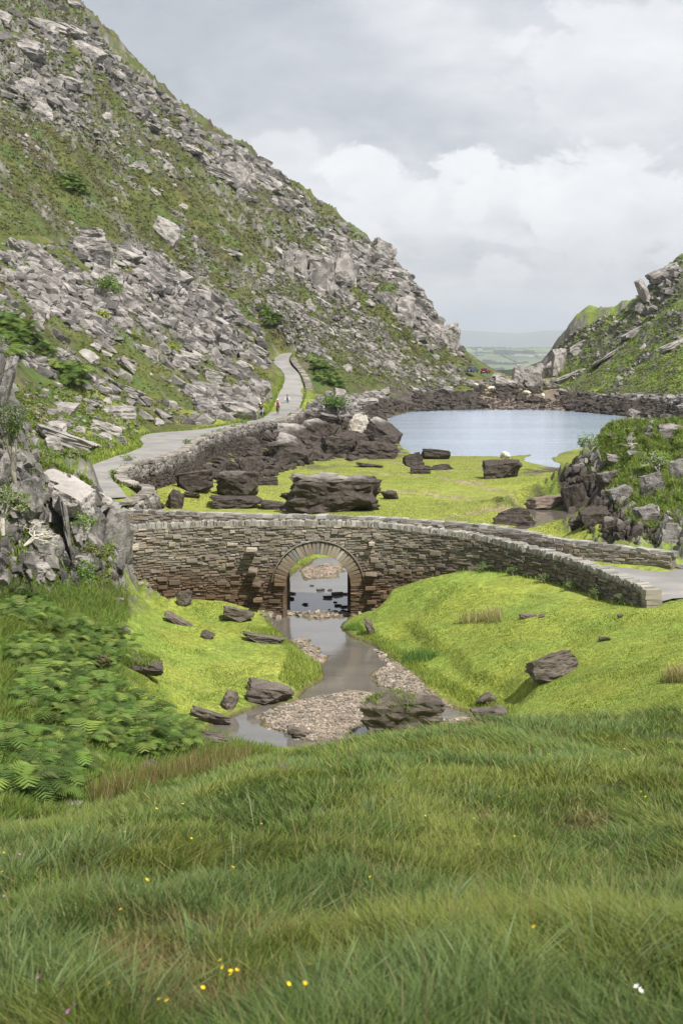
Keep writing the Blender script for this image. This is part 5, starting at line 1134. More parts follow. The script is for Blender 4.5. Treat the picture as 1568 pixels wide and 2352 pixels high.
for o in [q for q in C.objects if q.get('label', '').startswith(('big brown wedge', 'dark tilted slab lying'))]:
    mw = np.array(o.matrix_world); v = np.empty(len(o.data.vertices) * 3, np.float32); o.data.vertices.foreach_get('co', v); v = v.reshape(-1, 3) @ mw[:3, :3].T + mw[:3, 3]
    kx = v[:, 0] < np.quantile(v[:, 0], .62) if 'wedge' in o['label'] else v[:, 0] > 0 * v[:, 0] - 99
    v = v[(v[:, 2] > v[:, 2].max() - .34) & kx & (fbm(v[:, 0], v[:, 1], .5, 3, 77) > -.08)]; v = np.repeat(v, 6, 0) + rng.normal(0, .06, (len(v) * 6, 3)) * [1, 1, .1]; v[:, 2] -= .02; m = len(v)
    g_ = blades('rock_top_grass', v, rng.uniform(.06, .2, m), rng.uniform(.012, .022, m), rng.normal(0, .4, (m, 2)), palette(m, [(.16, .25, .04), (.22, .28, .05)], [.5, .5]), 'tuft of grass growing on top of the ' + ('big brown river wedge' if 'wedge' in o['label'] else 'dark tilted slab'), 'grass', .5)
# short turf: fine blades give the lawns their nap
TL = [[(250, 1340), (600, 1400), (650, 1480), (745, 1560), (640, 1610), (520, 1650), (620, 1730), (430, 1700), (300, 1600), (230, 1480)], [(800, 1420), (890, 1350), (1000, 1330), (1200, 1365), (1480, 1392), (1568, 1372), (1568, 1650), (1180, 1660), (960, 1590), (880, 1500)]]
h1 = np.concatenate([field(TL[0], 30000), field(TL[1], 60000)]); h1 = h1[(h1[:, 2] > 0.10) & (h1[:, 1] > 24)]; n_ = len(h1); tt1 = fbm(h1[:, 0], h1[:, 1], 2.2, 4, 343); tt2 = fbm(h1[:, 0], h1[:, 1], 9, 3, 347)
cc = np.tile([.218, .255, .044], (n_, 1)) * rng.uniform(.92, 1.1, (n_, 1)); q1 = np.clip(tt1 * 2.4 + .3, 0, 1)[:, None]; cc = cc * (1 - q1 * .5) + np.array([.18, .255, .045]) * q1 * .5; q2 = np.clip(tt2 * 3, 0, 1)[:, None]; cc = cc * (1 - q2 * .5) + np.array([.34, .34, .075]) * q2 * .5
blades('turf', h1, rng.uniform(.014, .036, n_) * (1 + .8 * (tt1 > .15)), rng.uniform(.02, .04, n_), rng.normal(0, .6, (n_, 2)), cc, 'closely grazed bright green turf beside the river', 'turf', .5, levels=2)
h1 = field([(300, 1130), (700, 1090), (760, 1040), (1300, 1040), (1300, 1235), (300, 1170)], 26000); h1 = h1[(h1[:, 2] > 0.12) & (h1[:, 1] > 66) & (h1[:, 1] < 145)]; n_ = len(h1)
blades('lake_turf', h1, rng.uniform(.03, .07, n_), rng.uniform(.04, .08, n_), rng.normal(0, .6, (n_, 2)), palette(n_, [(.228, .252, .05), (.205, .235, .048), (.25, .265, .055)], [.5, .3, .2]), 'flat yellow-green turf between bridge and lake', 'turf', .5, levels=2)
# bracken
def frond_arrays(n_fr, centre, size, cols):
    Vs, Ts, Ks = [], [], []; off = 0
    for f in range(n_fr):
        a = random.uniform(0, 6.28); L = size * random.uniform(.7, 1.2); rise = random.uniform(.35, .75); dx, dy = math.cos(a), math.sin(a); c = np.array(cols[random.randrange(len(cols))]) * random.uniform(.8, 1.2)
        sp = []
        for k in range(15):
            t = k / 14; r = L * t * (0.9 - .1 * t); zz_ = L * (rise * math.sin(min(t * 1.9, 1.9)) - 0.30 * t * t); sp.append(np.array([centre[0] + dx * r, centre[1] + dy * r, centre[2] + zz_ + .02]))
        for k in range(2, 14):
            t = k / 14; ln = L * 0.34 * math.sin(math.pi * min(1, (1.08 - t)) * .95) * (1 if t > .2 else .6); wd = L * 0.05; p = sp[k]; tg = sp[k + 1] - sp[k - 1]; tg /= np.linalg.norm(tg) + 1e-9; sd_ = np.array([-dy, dx, 0])
            for sgn in (-1, 1):
                d_ = sd_ * sgn * .93 + tg * .35; d_[2] -= .12
                Vs += [p - tg * wd * .5, p + tg * wd * .5, p + d_ * ln * .6 + tg * wd * .45, p + d_ * ln, p + d_ * ln * .6 - tg * wd * .3]; Ks += [c] * 5; Ts += [(off, off + 1, off + 2), (off, off + 2, off + 4), (off + 4, off + 2, off + 3)]; off += 5
    return np.array(Vs), np.array(Ts), np.array(Ks)
def foliage_merge(name, arrs, mat, label, cat, kind='stuff', parent=None):
    off = 0; V, T, K = [], [], []
    for v, t, k in arrs: V.append(v); T.append(t + off); K.append(k); off += len(v)
    o = meshobj(name, npmesh(name, np.concatenate(V), tris=np.concatenate(T), mats=[mat], col=np.concatenate(K), smooth=False), parent)
    if kind or label: set_props(o, label, cat, None, kind)
    return o
FC = [(.11, .19, .032), (.085, .15, .028), (.14, .215, .038), (.17, .225, .045), (.15, .20, .05)]
protos = [frond_arrays(9, (0, 0, 0), 1.0, FC) for _ in range(7)]
def ferns(polys, sizes):
    out = []
    for poly, n_ in polys:
        h = field(poly, n_); h = h[(h[:, 1] > 62) | (sizes[0] < 1)]
        for p in h:
            v, t, k = random.choice(protos); s = random.uniform(*sizes); a = random.uniform(0, 6.28); c, s_ = math.cos(a), math.sin(a)
            w = np.stack([(v[:, 0] * c - v[:, 1] * s_) * s, (v[:, 0] * s_ + v[:, 1] * c) * s, v[:, 2] * s * random.uniform(.8, 1.2)], 1) + p; out.append((w, t, k * random.uniform(.6, 1.3)))
    return out
foliage_merge('bracken', ferns([([(0, 1380), (110, 1370), (130, 1420), (60, 1450), (0, 1440)], 55), ([(40, 1470), (250, 1440), (300, 1490), (240, 1560), (60, 1560)], 100), ([(60, 1560), (260, 1570), (350, 1640), (430, 1680), (460, 1730), (300, 1745), (150, 1700), (60, 1640)], 210), ([(0, 1700), (130, 1720), (190, 1780), (150, 1840), (0, 1850)], 90), ([(100, 1450), (180, 1440), (200, 1480), (120, 1500)], 25)], (.32, .75)), M_leaf, 'dense green bracken covering the left slope', 'bracken')
foliage_merge('hill_bracken', ferns([([(0, 700), (60, 760), (130, 830), (0, 820)], 60), ([(120, 850), (200, 870), (160, 900)], 20), ([(720, 830), (760, 850), (790, 900), (740, 880)], 40), ([(600, 700), (640, 740), (620, 760)], 25), ([(120, 380), (220, 450), (150, 440)], 30)], (1.1, 2.2)), M_leaf, 'patches of bracken on the lower mountainside', 'bracken')
# heather and grass clumps on the hill
def clumps(name, specs, mat, label, cat):
    out = []
    for poly, n_, a, b, cols, nq in specs:
        h = field(PL[poly] if isinstance(poly, str) else poly, n_); h = h[~onroad(h)]
        h = h[(h[:, 1] > 110) | (steep(h) < 1.7) | (rng.random(len(h)) < .2)]; s = h[:, 1] / F * rng.uniform(a, b, len(h)); m = len(h)
        c = np.repeat(h, nq, 0); ss_ = np.repeat(s, nq); u = rng.normal(0, 1, (m * nq, 3)); u[:, 2] = np.abs(u[:, 2]); u /= np.linalg.norm(u, axis=1, keepdims=True)
        ctr = c + u * (ss_ * .5)[:, None] * [1, 1, .45]; nrm = u + rng.normal(0, .5, u.shape); nrm /= np.linalg.norm(nrm, axis=1, keepdims=True)
        t1 = np.cross(nrm, rng.normal(0, 1, u.shape)); t1 /= np.linalg.norm(t1, axis=1, keepdims=True); t2 = np.cross(nrm, t1); q = (ss_ * .28)[:, None]
        V = np.stack([ctr - t1 * q, ctr + t2 * q * .6, ctr + t1 * q, ctr - t2 * q * .6], 1).reshape(-1, 3); o_ = np.arange(m * nq)[:, None] * 4
        T = np.concatenate([o_ + [0, 1, 2], o_ + [0, 2, 3]]); K = np.repeat(np.repeat(palette(m, cols, np.ones(len(cols)) / len(cols)), nq, 0) * rng.uniform(.8, 1.2, (m * nq, 1)), 4, 0)
        out.append((V, T, K))
    return foliage_merge(name, out, mat, label, cat)
HC = [(.10, .115, .03), (.085, .075, .038), (.125, .135, .034), (.09, .13, .03), (.15, .15, .04)]
LGc = [(.15, .22, .035), (.20, .25, .045), (.12, .19, .035), (.10, .11, .03)]
clumps('heather', [('upper', 13000, 4, 11, HC, 8), ('scree', 3400, 4, 11, HC + LGc, 8), ('shoulder', 3000, 4, 10, HC + LGc, 8), ('righthill', 5200, 4, 9, LGc, 8), ('lowleft', 1200, 6, 14, LGc, 9), ([(1370, 1010), (1400, 968), (1568, 960), (1568, 1230), (1440, 1200), (1350, 1080)], 5200, 5, 12, LGc, 10),
                   ([(0, 850), (60, 900), (100, 1050), (200, 1100), (260, 1150), (280, 1300), (250, 1345), (0, 1340)], 4200, 5, 13, LGc, 10)], M_leaf, 'heather and coarse grass clumps on the crags and mountain slopes', 'heather')
h1 = np.concatenate([field([(1370, 1010), (1400, 968), (1568, 960), (1568, 1230), (1440, 1200), (1350, 1080)], 24000), field([(0, 850), (60, 900), (100, 1050), (200, 1100), (260, 1150), (270, 1300), (0, 1340)], 9000), field([(215, 1070), (300, 1035), (320, 1000), (230, 960), (180, 1050)], 2500)]); h1 = h1[~onroad(h1)]; h1 = h1[steep(h1) < 1.8]; n_ = len(h1)
blades('crag_grass', h1, rng.uniform(.15, .42, n_), rng.uniform(.025, .05, n_), rng.normal(0, .4, (n_, 2)), palette(n_, [(.16, .25, .04), (.21, .28, .05), (.25, .24, .09)], [.45, .4, .15]), 'shaggy grass growing over the two crags', 'grass', .6)
# verge plants along the road
VG = [(1, [l for l in rlo[1:18]], .8), (-1, [r for r in rro[1:18]], .45)]
pts_ = []
for sg, line, wd in VG:
    P_ = smooth_path(line, .25)
    for p in P_:
        for _ in range(7 if sg > 0 else 4):
            if sg < 0 and math.sin(p[1] * .8) + math.sin(p[1] * 2.1) < -.3: continue
            pts_.append((p[0] - sg * abs(random.gauss(.1, .5 if sg > 0 else .2)), p[1] + random.uniform(-.3, .3), 0))
pts_ = np.array(pts_); pts_[:, 2] = ground(pts_[:, 0], pts_[:, 1]) + .05; n_ = len(pts_)
blades('verge_grass', pts_, rng.uniform(.08, .35, n_), rng.uniform(.05, .11, n_), rng.normal(0, .5, (n_, 2)), palette(n_, [(.19, .26, .04), (.24, .28, .05), (.14, .22, .04)], [.4, .3, .3]), 'green verge along both edges of the winding road', 'grass', .6, levels=2)
# small plants at the foot of the curved wall and on it
WP = []
for s in np.arange(near_top.L * .55, near_top.L, 0.16):
    p = near_top.at(s); nn = near_top.fr(s)[1]
    for _ in range(5):
        q = p[:2] + nn[:2] * random.uniform(.3, .5); WP.append((q[0], q[1], float(ground(q[0], q[1]))))
WP = np.array(WP); n_ = len(WP)
blades('wall_foot_grass', WP, rng.uniform(.06, .24, n_), rng.uniform(.014, .03, n_), rng.normal(0, .4, (n_, 2)), palette(n_, [(.14, .24, .04), (.2, .28, .05)], [.5, .5]), 'grass tufts along the foot of the bridge wall', 'grass')
# ---- shrubs, trees
def tube(V, Q, a, b, ra, rb, n_=6):
    a, b = np.array(a, float), np.array(b, float); d = b - a; d /= np.linalg.norm(d) + 1e-9; t1 = np.cross(d, [0.3, 0.2, 1.0]); t1 /= np.linalg.norm(t1) + 1e-9; t2 = np.cross(d, t1); i = len(V)
    for p, r in ((a, ra), (b, rb)):
        for k in range(n_):
            an = 2 * math.pi * k / n_; V.append(p + (t1 * math.cos(an) + t2 * math.sin(an)) * r)
    for k in range(n_): Q.append((i + k, i + (k + 1) % n_, i + n_ + (k + 1) % n_, i + n_ + k))
def plant(name, base, h, w, label, cat, leaf=(.14, .24, .04), nleaf=500, bare=False, lean=0.0, wood=(.30, .27, .23), size=.05, up=.35, group=None, depth=4, leafspan=(0.35, 1.0), flowers=None):
    root = empty(name, base, label, cat, group)
    V, Q, tips = [], [], []
    R_ = random.Random(int(abs(base[0] * 131 + base[1] * 17)))
    def grow(p, d, L, r, lv):
        q = p + d * L; mid_ = p + d * L * .5 + np.array([R_.gauss(0, 1), R_.gauss(0, 1), R_.gauss(0, 1)]) * L * .07
        tube(V, Q, p, mid_, r, r * .85); tube(V, Q, mid_, q, r * .85, r * .68)
        tips.append((q, lv)); tips.append((mid_, lv))
        if lv <= 0: return
        for _ in range(R_.choice((2, 3, 3))):
            e = d + np.array([R_.gauss(0, .6) * w / h * 1.3, R_.gauss(0, .5) * w / h, R_.gauss(up * .3, .35)]); e /= np.linalg.norm(e); grow(q, e, L * R_.uniform(.6, .85), r * .62, lv - 1)
    for _ in range(3 if bare or up < .3 else 2):
        d = np.array([lean + R_.gauss(0, .25), R_.gauss(0, .2), 1.0]); d /= np.linalg.norm(d); grow(np.zeros(3), d, h * .30, h * .030, depth)
    Vn = np.array(V); ext = Vn.max(0); sc_ = h / max(ext[2], .01); wx_ = (Vn[:, 0].max() - Vn[:, 0].min()); sx = w / max(wx_, .01); S3 = np.array([sx, sx, sc_])
    kc = np.tile(wood, (len(Vn), 1)); o = meshobj('trunk', npmesh('trunk', Vn * S3, quads=Q, mats=[M_leafless], col=kc, smooth=True), root)
    if not bare:
        tp = np.array([t[0] for t in tips if t[1] <= depth - 1]) * S3; m = nleaf; c = tp[rng.integers(0, len(tp), m)] + rng.normal(0, size * 1.3, (m, 3)); c = c[c[:, 2] > h * leafspan[0] * .6]; m = len(c)
        nrm = rng.normal(0, 1, (m, 3)); nrm[:, 2] = np.abs(nrm[:, 2]) + .3; nrm /= np.linalg.norm(nrm, axis=1, keepdims=True); t1 = np.cross(nrm, rng.normal(0, 1, (m, 3))); t1 /= np.linalg.norm(t1, axis=1, keepdims=True); t2 = np.cross(nrm, t1); q = size * rng.uniform(.5, 1.2, (m, 1))
        Vl = np.stack([c - t1 * q, c + t2 * q * .55, c + t1 * q, c - t2 * q * .55], 1).reshape(-1, 3); o_ = np.arange(m)[:, None] * 4
        kc = np.repeat(np.array(leaf) * rng.uniform(.65, 1.35, (m, 1)), 4, 0)
        meshobj('crown', npmesh('crown', Vl, tris=np.concatenate([o_ + [0, 1, 2], o_ + [0, 2, 3]]), mats=[M_leaf], col=kc), root)
    return root
M_leafless = vmat('bark', rough=.9, nscale=18, vary=.25)
def pplant(px, py, w, h, name, label, cat, d=None, **kw):
    p = hit(px, py)[0] if d is None else np.array(Pd(px, py, d)); s = p[1] / F; return plant(name, tuple(p), h * s, w * s, label, cat, **kw)
pplant(232, 690, 74, 52, 'small_tree', 'small round green tree standing alone among the scree boulders', 'tree', nleaf=900, size=.16, leaf=(.16, .25, .05))
pplant(232, 742, 34, 26, 'shrub', 'bright yellow-green shrub below the round tree', 'shrub', nleaf=450, size=.13, leaf=(.30, .36, .03), up=.1)
pplant(392, 812, 34, 22, 'shrub', 'bright yellow-green shrub in the middle of the scree', 'shrub', nleaf=450, size=.12, leaf=(.30, .37, .03), up=.1)
pplant(782, 950, 70, 38, 'shrub', 'rounded dark green shrub on the slope left of the lake', 'shrub', nleaf=1300, size=.17, leaf=(.11, .20, .04), up=.1)
pplant(307, 778, 22, 14, 'shrub', 'small yellowish bush high in the scree', 'shrub', nleaf=200, size=.11, leaf=(.26, .32, .04), up=.1)
pplant(1362, 1058, 50, 66, 'small_tree', 'thin leaning tree with sparse leaves at the left edge of the right crag', 'tree', nleaf=260, size=.10, leaf=(.13, .24, .05), lean=-.55, wood=(.45, .42, .38), leafspan=(.8, 1))
pplant(1450, 1042, 64, 30, 'dead_bush', 'bleached leafless bush on the right crag', 'bush', bare=True, wood=(.55, .52, .46), up=.1)
pplant(1512, 1092, 76, 60, 'small_tree', 'leafy small tree with white stem on the right crag', 'tree', nleaf=620, size=.085, leaf=(.18, .27, .045), lean=-.4, wood=(.52, .49, .44), leafspan=(.5, 1))
pplant(56, 1254, 92, 60, 'dead_tree', 'bleached bare branching tree on the face of the left crag', 'tree', d=47.5, bare=True, wood=(.58, .54, .47), lean=.9, up=.05)
pplant(36, 1110, 80, 190, 'leafy_shrub', 'straggling shrub with small leaves at the left edge on the crag', 'shrub', d=47, nleaf=1300, size=.05, leaf=(.12, .20, .04), wood=(.24, .22, .18))
pplant(8, 1230, 110, 130, 'leafy_shrub', 'tangled shrub with yellow flowers at the left edge below the crag top', 'shrub', d=46.5, nleaf=900, size=.05, leaf=(.15, .23, .04), wood=(.42, .38, .32))
pplant(190, 1240, 60, 60, 'leafy_shrub', 'green shrub growing from the middle of the left crag', 'shrub', d=50.5, nleaf=500, size=.05, leaf=(.15, .27, .04))
pplant(212, 1345, 50, 60, 'leafy_shrub', 'bright shrub at the foot of the left crag', 'shrub', d=50.2, nleaf=500, size=.05, leaf=(.13, .26, .035))
pplant(210, 1290, 74, 40, 'leafy_shrub', 'brownish green shrub on the ledge of the left crag', 'shrub', d=51, nleaf=700, size=.05, leaf=(.15, .17, .04), up=.1)
pplant(30, 1935, 100, 50, 'gorse_bush', 'dark brownish bush at the left edge behind the meadow', 'bush', d=18.5, nleaf=3500, size=.022, leaf=(.06, .075, .03), up=.05)
pplant(330, 1530, 110, 60, 'heather_bush', 'brown heathery bush left of the tilted slab', 'bush', d=36.5, nleaf=0 or 900, size=.035, leaf=(.14, .12, .06), up=.05) if False else None
pplant(225, 1540, 80, 40, 'heather_bush', 'brown heathery bush left of the dark tilted slab', 'bush', nleaf=900, size=.04, leaf=(.15, .13, .06), up=.05)
# docks, wall plants
for i, (px, py, w, h, lb) in enumerate(((430, 1030, 16, 22, 'green weed at the road edge above the rubble wall'), (300, 1062, 34, 16, 'row of green weeds on the verge by the road wall'), (262, 1100, 12, 18, 'tall weed on the verge at the road bend'), (560, 975, 18, 10, 'low weed at the road edge below the first cyclist'), (668, 960, 14, 12, 'weed beside the wall near the cyclists'))):
    pplant(px, py, w, h, 'weed_plant', lb, 'plant', nleaf=160, size=.07, leaf=(.14, .24, .04), up=.2)
for i, (f_, lb) in enumerate(((.60, 'small nettle at the foot of the curved wall, nearest the arch'), (.67, 'bushy weed at the foot of the curved wall'), (.74, 'weed at the foot of the curved wall below the darker stones'), (.81, 'leafy weed against the dark part of the curved wall'), (.88, 'low spreading weed near the end of the curved wall'), (.94, 'weed near the end pier of the curved wall'))):
    p = near_top.at(near_top.L * f_); nn = near_top.fr(near_top.L * f_)[1]; q = p[:2] + nn[:2] * .42
    plant('weed_plant', (q[0], q[1], float(ground(q[0], q[1]))), .38, .5, lb, 'plant', nleaf=200, size=.035, leaf=(.12, .22, .04), up=.2, depth=3)
# broad-leaved yellow-green plant at the meadow edge
def leafplant(base, n_, L, wd, colr, name, label, parent=None):
    V, Q, K = [], [], []; i = 0
    for k in range(n_):
        a = 2 * math.pi * k / n_ + random.uniform(-.3, .3); el = random.uniform(.5, 1.2)
        for j in range(6):
            t = j / 5; r = L * t * math.cos(el) * (1 + .3 * t); zz_ = L * t * math.sin(el) - .25 * L * t * t; ww = wd * math.sin(math.pi * min(.97, t * .8 + .16)); c = np.array([math.cos(a) * r, math.sin(a) * r, zz_]); sd_ = np.array([-math.sin(a), math.cos(a), 0]) * ww
            V += [c - sd_, c + sd_]; K += [np.array(colr) * random.uniform(.9, 1.1)] * 2
            if j: Q.append((i - 2, i - 1, i + 1, i))
            i += 2
    return np.array(V), Q, K
root = empty('broadleaf_plant', tuple(Pd(642, 1776, 15.5)), 'yellow-green broad leaved plant at the meadow edge above the pool', 'plant')
V, Q, K = leafplant(0, 9, .2, .022, (.36, .42, .05), '', ''); meshobj('leaves', npmesh('leaves', V, quads=Q, mats=[M_leaf], col=K), root)
V, Q, K = leafplant(0, 6, .12, .018, (.40, .44, .06), '', ''); V[:, 2] += .07; meshobj('upper_leaves', npmesh('upper_leaves', V, quads=Q, mats=[M_leaf], col=K), root)
# flowers in the meadow
M_yel = flat('yellow_petals', (.72, .52, .01), .6); M_pur = flat('mauve_petals', (.42, .16, .38), .6); M_whi = flat('white_petals', (.8, .8, .75), .6); M_stem = flat('flower_stem', (.10, .18, .03), .6)
def flower_mesh(nm, n_pet, r, mat, cup=.3):
    bm = bmesh.new(); c = bm.verts.new((0, 0, 0))
    for k in range(n_pet):
        a = 2 * math.pi * k / n_pet; b = math.pi / n_pet * .9
        v1 = bm.verts.new((math.cos(a - b) * r * .7, math.sin(a - b) * r * .7, r * cup * .6)); v2 = bm.verts.new((math.cos(a) * r, math.sin(a) * r, r * cup)); v3 = bm.verts.new((math.cos(a + b) * r * .7, math.sin(a + b) * r * .7, r * cup * .6)); bm.faces.new((c, v1, v2, v3))
    me = bpy.data.meshes.new(nm); bm.to_mesh(me); bm.free(); me.materials.append(mat); return me
V, Q = [], []; tube(V, Q, (0, 0, -.16), (0.004, 0, -.07), .0018, .0015, 5); tube(V, Q, (0.004, 0, -.07), (0, 0, 0), .0015, .0012, 5); MS = npmesh('stem', np.array(V), quads=Q, mats=[M_stem])
MP = {'y': flower_mesh('petals', 6, .0072, M_yel), 'Y': flower_mesh('petals', 9, .0098, M_yel, .1), 'p': flower_mesh('petals', 8, .009, M_pur, .7), 'w': flower_mesh('petals', 6, .0095, M_whi, .9)}
FL = [('Y', 339, 2055), ('Y', 536, 2008), ('Y', 655, 1976), ('Y', 420, 1864), ('Y', 360, 1886), ('Y', 321, 1917), ('Y', 288, 1931), ('Y', 1142, 1965 + 0), ('y', 971, 1948), ('y', 10, 1988), ('y', 24, 2005), ('y', 6, 2012), ('y', 52, 2015), ('y', 484, 2055), ('y', 278, 2110), ('y', 506, 2247), ('y', 530, 2262), ('y', 512, 2258), ('y', 502, 2266), ('y', 545, 2260), ('y', 583, 2280), ('y', 660, 2272), ('y', 530, 2268), ('y', 570, 2270), ('y', 375, 2330), ('y', 384, 2326), ('y', 367, 2320), ('y', 466, 2290),
      ('y', 663, 2315), ('y', 700, 2315), ('y', 640, 2275), ('y', 712, 2248), ('y', 818, 2256), ('y', 250, 2300), ('y', 1312, 1922), ('y', 1314, 1908), ('y', 1355, 1925), ('y', 1386, 1922), ('y', 1372, 1910), ('y', 1282, 1942), ('y', 1300, 1940), ('y', 1472, 1818), ('y', 1482, 1830), ('y', 1433, 1720), ('y', 1395, 1690), ('y', 1260, 1732), ('y', 1175, 1705), ('y', 1568 - 30, 1705), ('y', 1118, 1855), ('y', 1145, 1830), ('y', 976, 1888), ('y', 1012, 1915), ('y', 1088, 1895),
      ('y', 1095, 1958), ('y', 1180, 1930), ('y', 1500, 2000), ('y', 1330, 2060), ('y', 1255, 2050), ('y', 1068, 2090), ('p', 145, 2248), ('p', 70, 2262), ('p', 90, 2264), ('p', 12, 2088), ('p', 733, 2290), ('p', 1330, 1926), ('p', 170, 2330), ('p', 45, 1990), ('p', 160, 2340), ('w', 1463, 2270), ('w', 1466, 2282), ('y', 905, 1772), ('y', 800, 1882), ('y', 600, 1910), ('y', 740, 2050), ('y', 440, 1950), ('y', 850, 2040), ('y', 1225, 2180), ('y', 1420, 2150)]
FK = {'y': ('small yellow buttercup in the meadow grass', 'yellow buttercups in the meadow'), 'Y': ('large yellow hawkbit flower in the meadow grass', 'yellow hawkbits in the meadow'), 'p': ('mauve flower head low in the meadow grass', 'mauve flowers in the meadow'), 'w': ('white feathery flower at the lower right of the meadow', 'white flowers at the lower right')}
for t_, px, py in FL:
    g = hit(px, py + 6)[0]; u, e = ray(px, py); dd = g[1] * .985; top = np.array([u * dd, dd, CAMZ + e * dd]); 
    dd = g[1] - .22 if g[1] < 9 else g[1] - .75; top = np.array([u * dd, dd, CAMZ + e * dd]); gz0 = float(ground(top[0], top[1])); top[2] = max(top[2], gz0 + .1)
    rt = bpy.data.objects.new('yellow_flower' if t_ in 'yY' else ('mauve_flower' if t_ == 'p' else 'white_flower'), None); C.objects.link(rt); rt.location = (top[0], top[1], gz0); rt.empty_display_size = .02; set_props(rt, FK[t_][0], 'flower', FK[t_][1])
    hgt = top[2] - gz0; st = bpy.data.objects.new('stem', MS); C.objects.link(st); st.parent = rt; st.location = (0, 0, hgt); st.scale = (1, 1, max(1, hgt / .16))
    pt = bpy.data.objects.new('petals', MP[t_]); C.objects.link(pt); pt.parent = rt; pt.location = (0, 0, hgt); pt.rotation_euler = (random.uniform(.2, .9), random.uniform(-.4, .4), random.random() * 6); sc_ = 1.0 if g[1] < 9 else 1.25; pt.scale = (sc_, sc_, sc_)
# ---------------------------------------------------------------- people, bicycles, cars, sheep
M_skin = flat('skin', (.50, .30, .22), .6, vary=.03); M_black = flat('black_cloth', (.02, .02, .024), .8); M_navy = flat('dark_top', (.03, .025, .045), .8); M_pink = flat('pink_top', (.75, .04, .30), .7); M_lpink = flat('pale_pink_sleeves', (.8, .35, .5), .7)
M_white = flat('white_shirt', (.72, .74, .80), .8); M_grey = flat('grey_vest', (.36, .38, .50), .8); M_denim = flat('blue_denim', (.16, .30, .48), .85); M_lden = flat('pale_denim', (.30, .46, .62), .85); M_helm = flat('white_helmet', (.75, .75, .73), .4); M_rhelm = flat('dark_red_helmet', (.16, .04, .04), .4)
M_tyre = flat('tyre', (.02, .02, .02), .9); M_metal = flat('grey_metal', (.25, .26, .28), .35, .8); M_hair = flat('hair', (.05, .03, .02), .8); M_shoe = flat('shoe', (.04, .04, .04), .7)
def skin_obj(name, verts, edges, radii, mat, parent, sub=1, root_i=0):
    me = bpy.data.meshes.new(name); me.from_pydata([tuple(v) for v in verts], edges, []); me.materials.append(mat)
    o = meshobj(name, me, parent); md = o.modifiers.new('skin', 'SKIN'); md.use_smooth_shade = True
    for i, v in enumerate(me.skin_vertices[0].data): v.radius = (radii[i], radii[i]) if not isinstance(radii[i], tuple) else radii[i]; v.use_root = (i == root_i)
    if sub: o.modifiers.new('sub', 'SUBSURF').levels = sub; o.modifiers['sub'].render_levels = sub
    return o
def torus(R, r, n_=28, m=6):
    V, Q = [], []
    for i in range(n_):
        a = 2 * math.pi * i / n_
        for j in range(m):
            b = 2 * math.pi * j / m; V.append(((R + r * math.cos(b)) * math.cos(a), r * math.sin(b), (R + r * math.cos(b)) * math.sin(a)))
    for i in range(n_):
        for j in range(m): Q.append((i * m + j, ((i + 1) % n_) * m + j, ((i + 1) % n_) * m + (j + 1) % m, i * m + (j + 1) % m))
    return V, Q
def tubes_mesh(name, segs, mat, n_=6):
    V, Q = [], []
    for a, b, r in segs: tube(V, Q, a, b, r, r, n_)
    return npmesh(name, np.array(V), quads=Q, mats=[mat], smooth=True)
# bicycle: runs along +x, front wheel at +x
def bicycle(pos, yaw, slopep, label, panniers=False):
    r = empty('bicycle', pos, label, 'bicycle', 'bicycles ridden down the road', yaw); r.rotation_euler = (0, slopep, yaw)
    for x_ in (-.52, .52):
        V, Q = torus(.32, .022); w = meshobj('wheel', npmesh('wheel', V, quads=Q, mats=[M_tyre], smooth=True), r); w.location = (x_, 0, .34)
        meshobj('spokes', tubes_mesh('spokes', [((0, 0, 0), (.31 * math.cos(k * math.pi / 6), 0, .31 * math.sin(k * math.pi / 6)), .0022) for k in range(12)], M_metal, 4), w)
    meshobj('frame', tubes_mesh('frame', [((-.1, 0, .30), (-.22, 0, .78), .017), ((-.1, 0, .30), (.36, 0, .70), .019), ((-.2, 0, .74), (.35, 0, .80), .017), ((-.52, 0, .34), (-.1, 0, .30), .010), ((-.52, 0, .34), (-.2, 0, .72), .009), ((.34, 0, .86), (.38, 0, .66), .02), ((.38, 0, .66), (.52, 0, .34), .013)], M_black), r)
    meshobj('handlebar', tubes_mesh('handlebar', [((.34, 0, .86), (.34, 0, .98), .014), ((.34, -.28, 1.0), (.36, 0, .98), .013), ((.34, .28, 1.0), (.36, 0, .98), .013), ((.34, -.28, 1.0), (.27, -.31, 1.0), .016), ((.34, .28, 1.0), (.27, .31, 1.0), .016)], M_metal), r)
    meshobj('saddle', tubes_mesh('saddle', [((-.34, 0, .88), (-.2, 0, .89), .055), ((-.2, 0, .89), (-.08, 0, .88), .03), ((-.22, 0, .78), (-.23, 0, .87), .012)], M_black), r)
    meshobj('crank', tubes_mesh('crank', [((-.1, -.06, .30), (-.1, .06, .30), .03), ((-.1, -.08, .30), (-.02, -.08, .15), .011), ((-.1, .08, .30), (-.18, .08, .45), .011), ((-.02, -.08, .15), (-.02, -.17, .15), .018), ((-.18, .08, .45), (-.18, .17, .45), .018)], M_metal), r)
    if panniers:
        for sy in (-1, 1):
            bm = bmesh.new(); bmesh.ops.create_cube(bm, size=1); bmesh.ops.scale(bm, vec=(.32, .14, .32), verts=bm.verts); bmesh.ops.bevel(bm, geom=bm.edges, offset=.04, segments=2, affect='EDGES'); me = bpy.data.meshes.new('pannier'); bm.to_mesh(me); bm.free(); me.materials.append(M_black); o = meshobj('pannier', me, r); o.location = (-.52, sy * .15, .56)
    return r
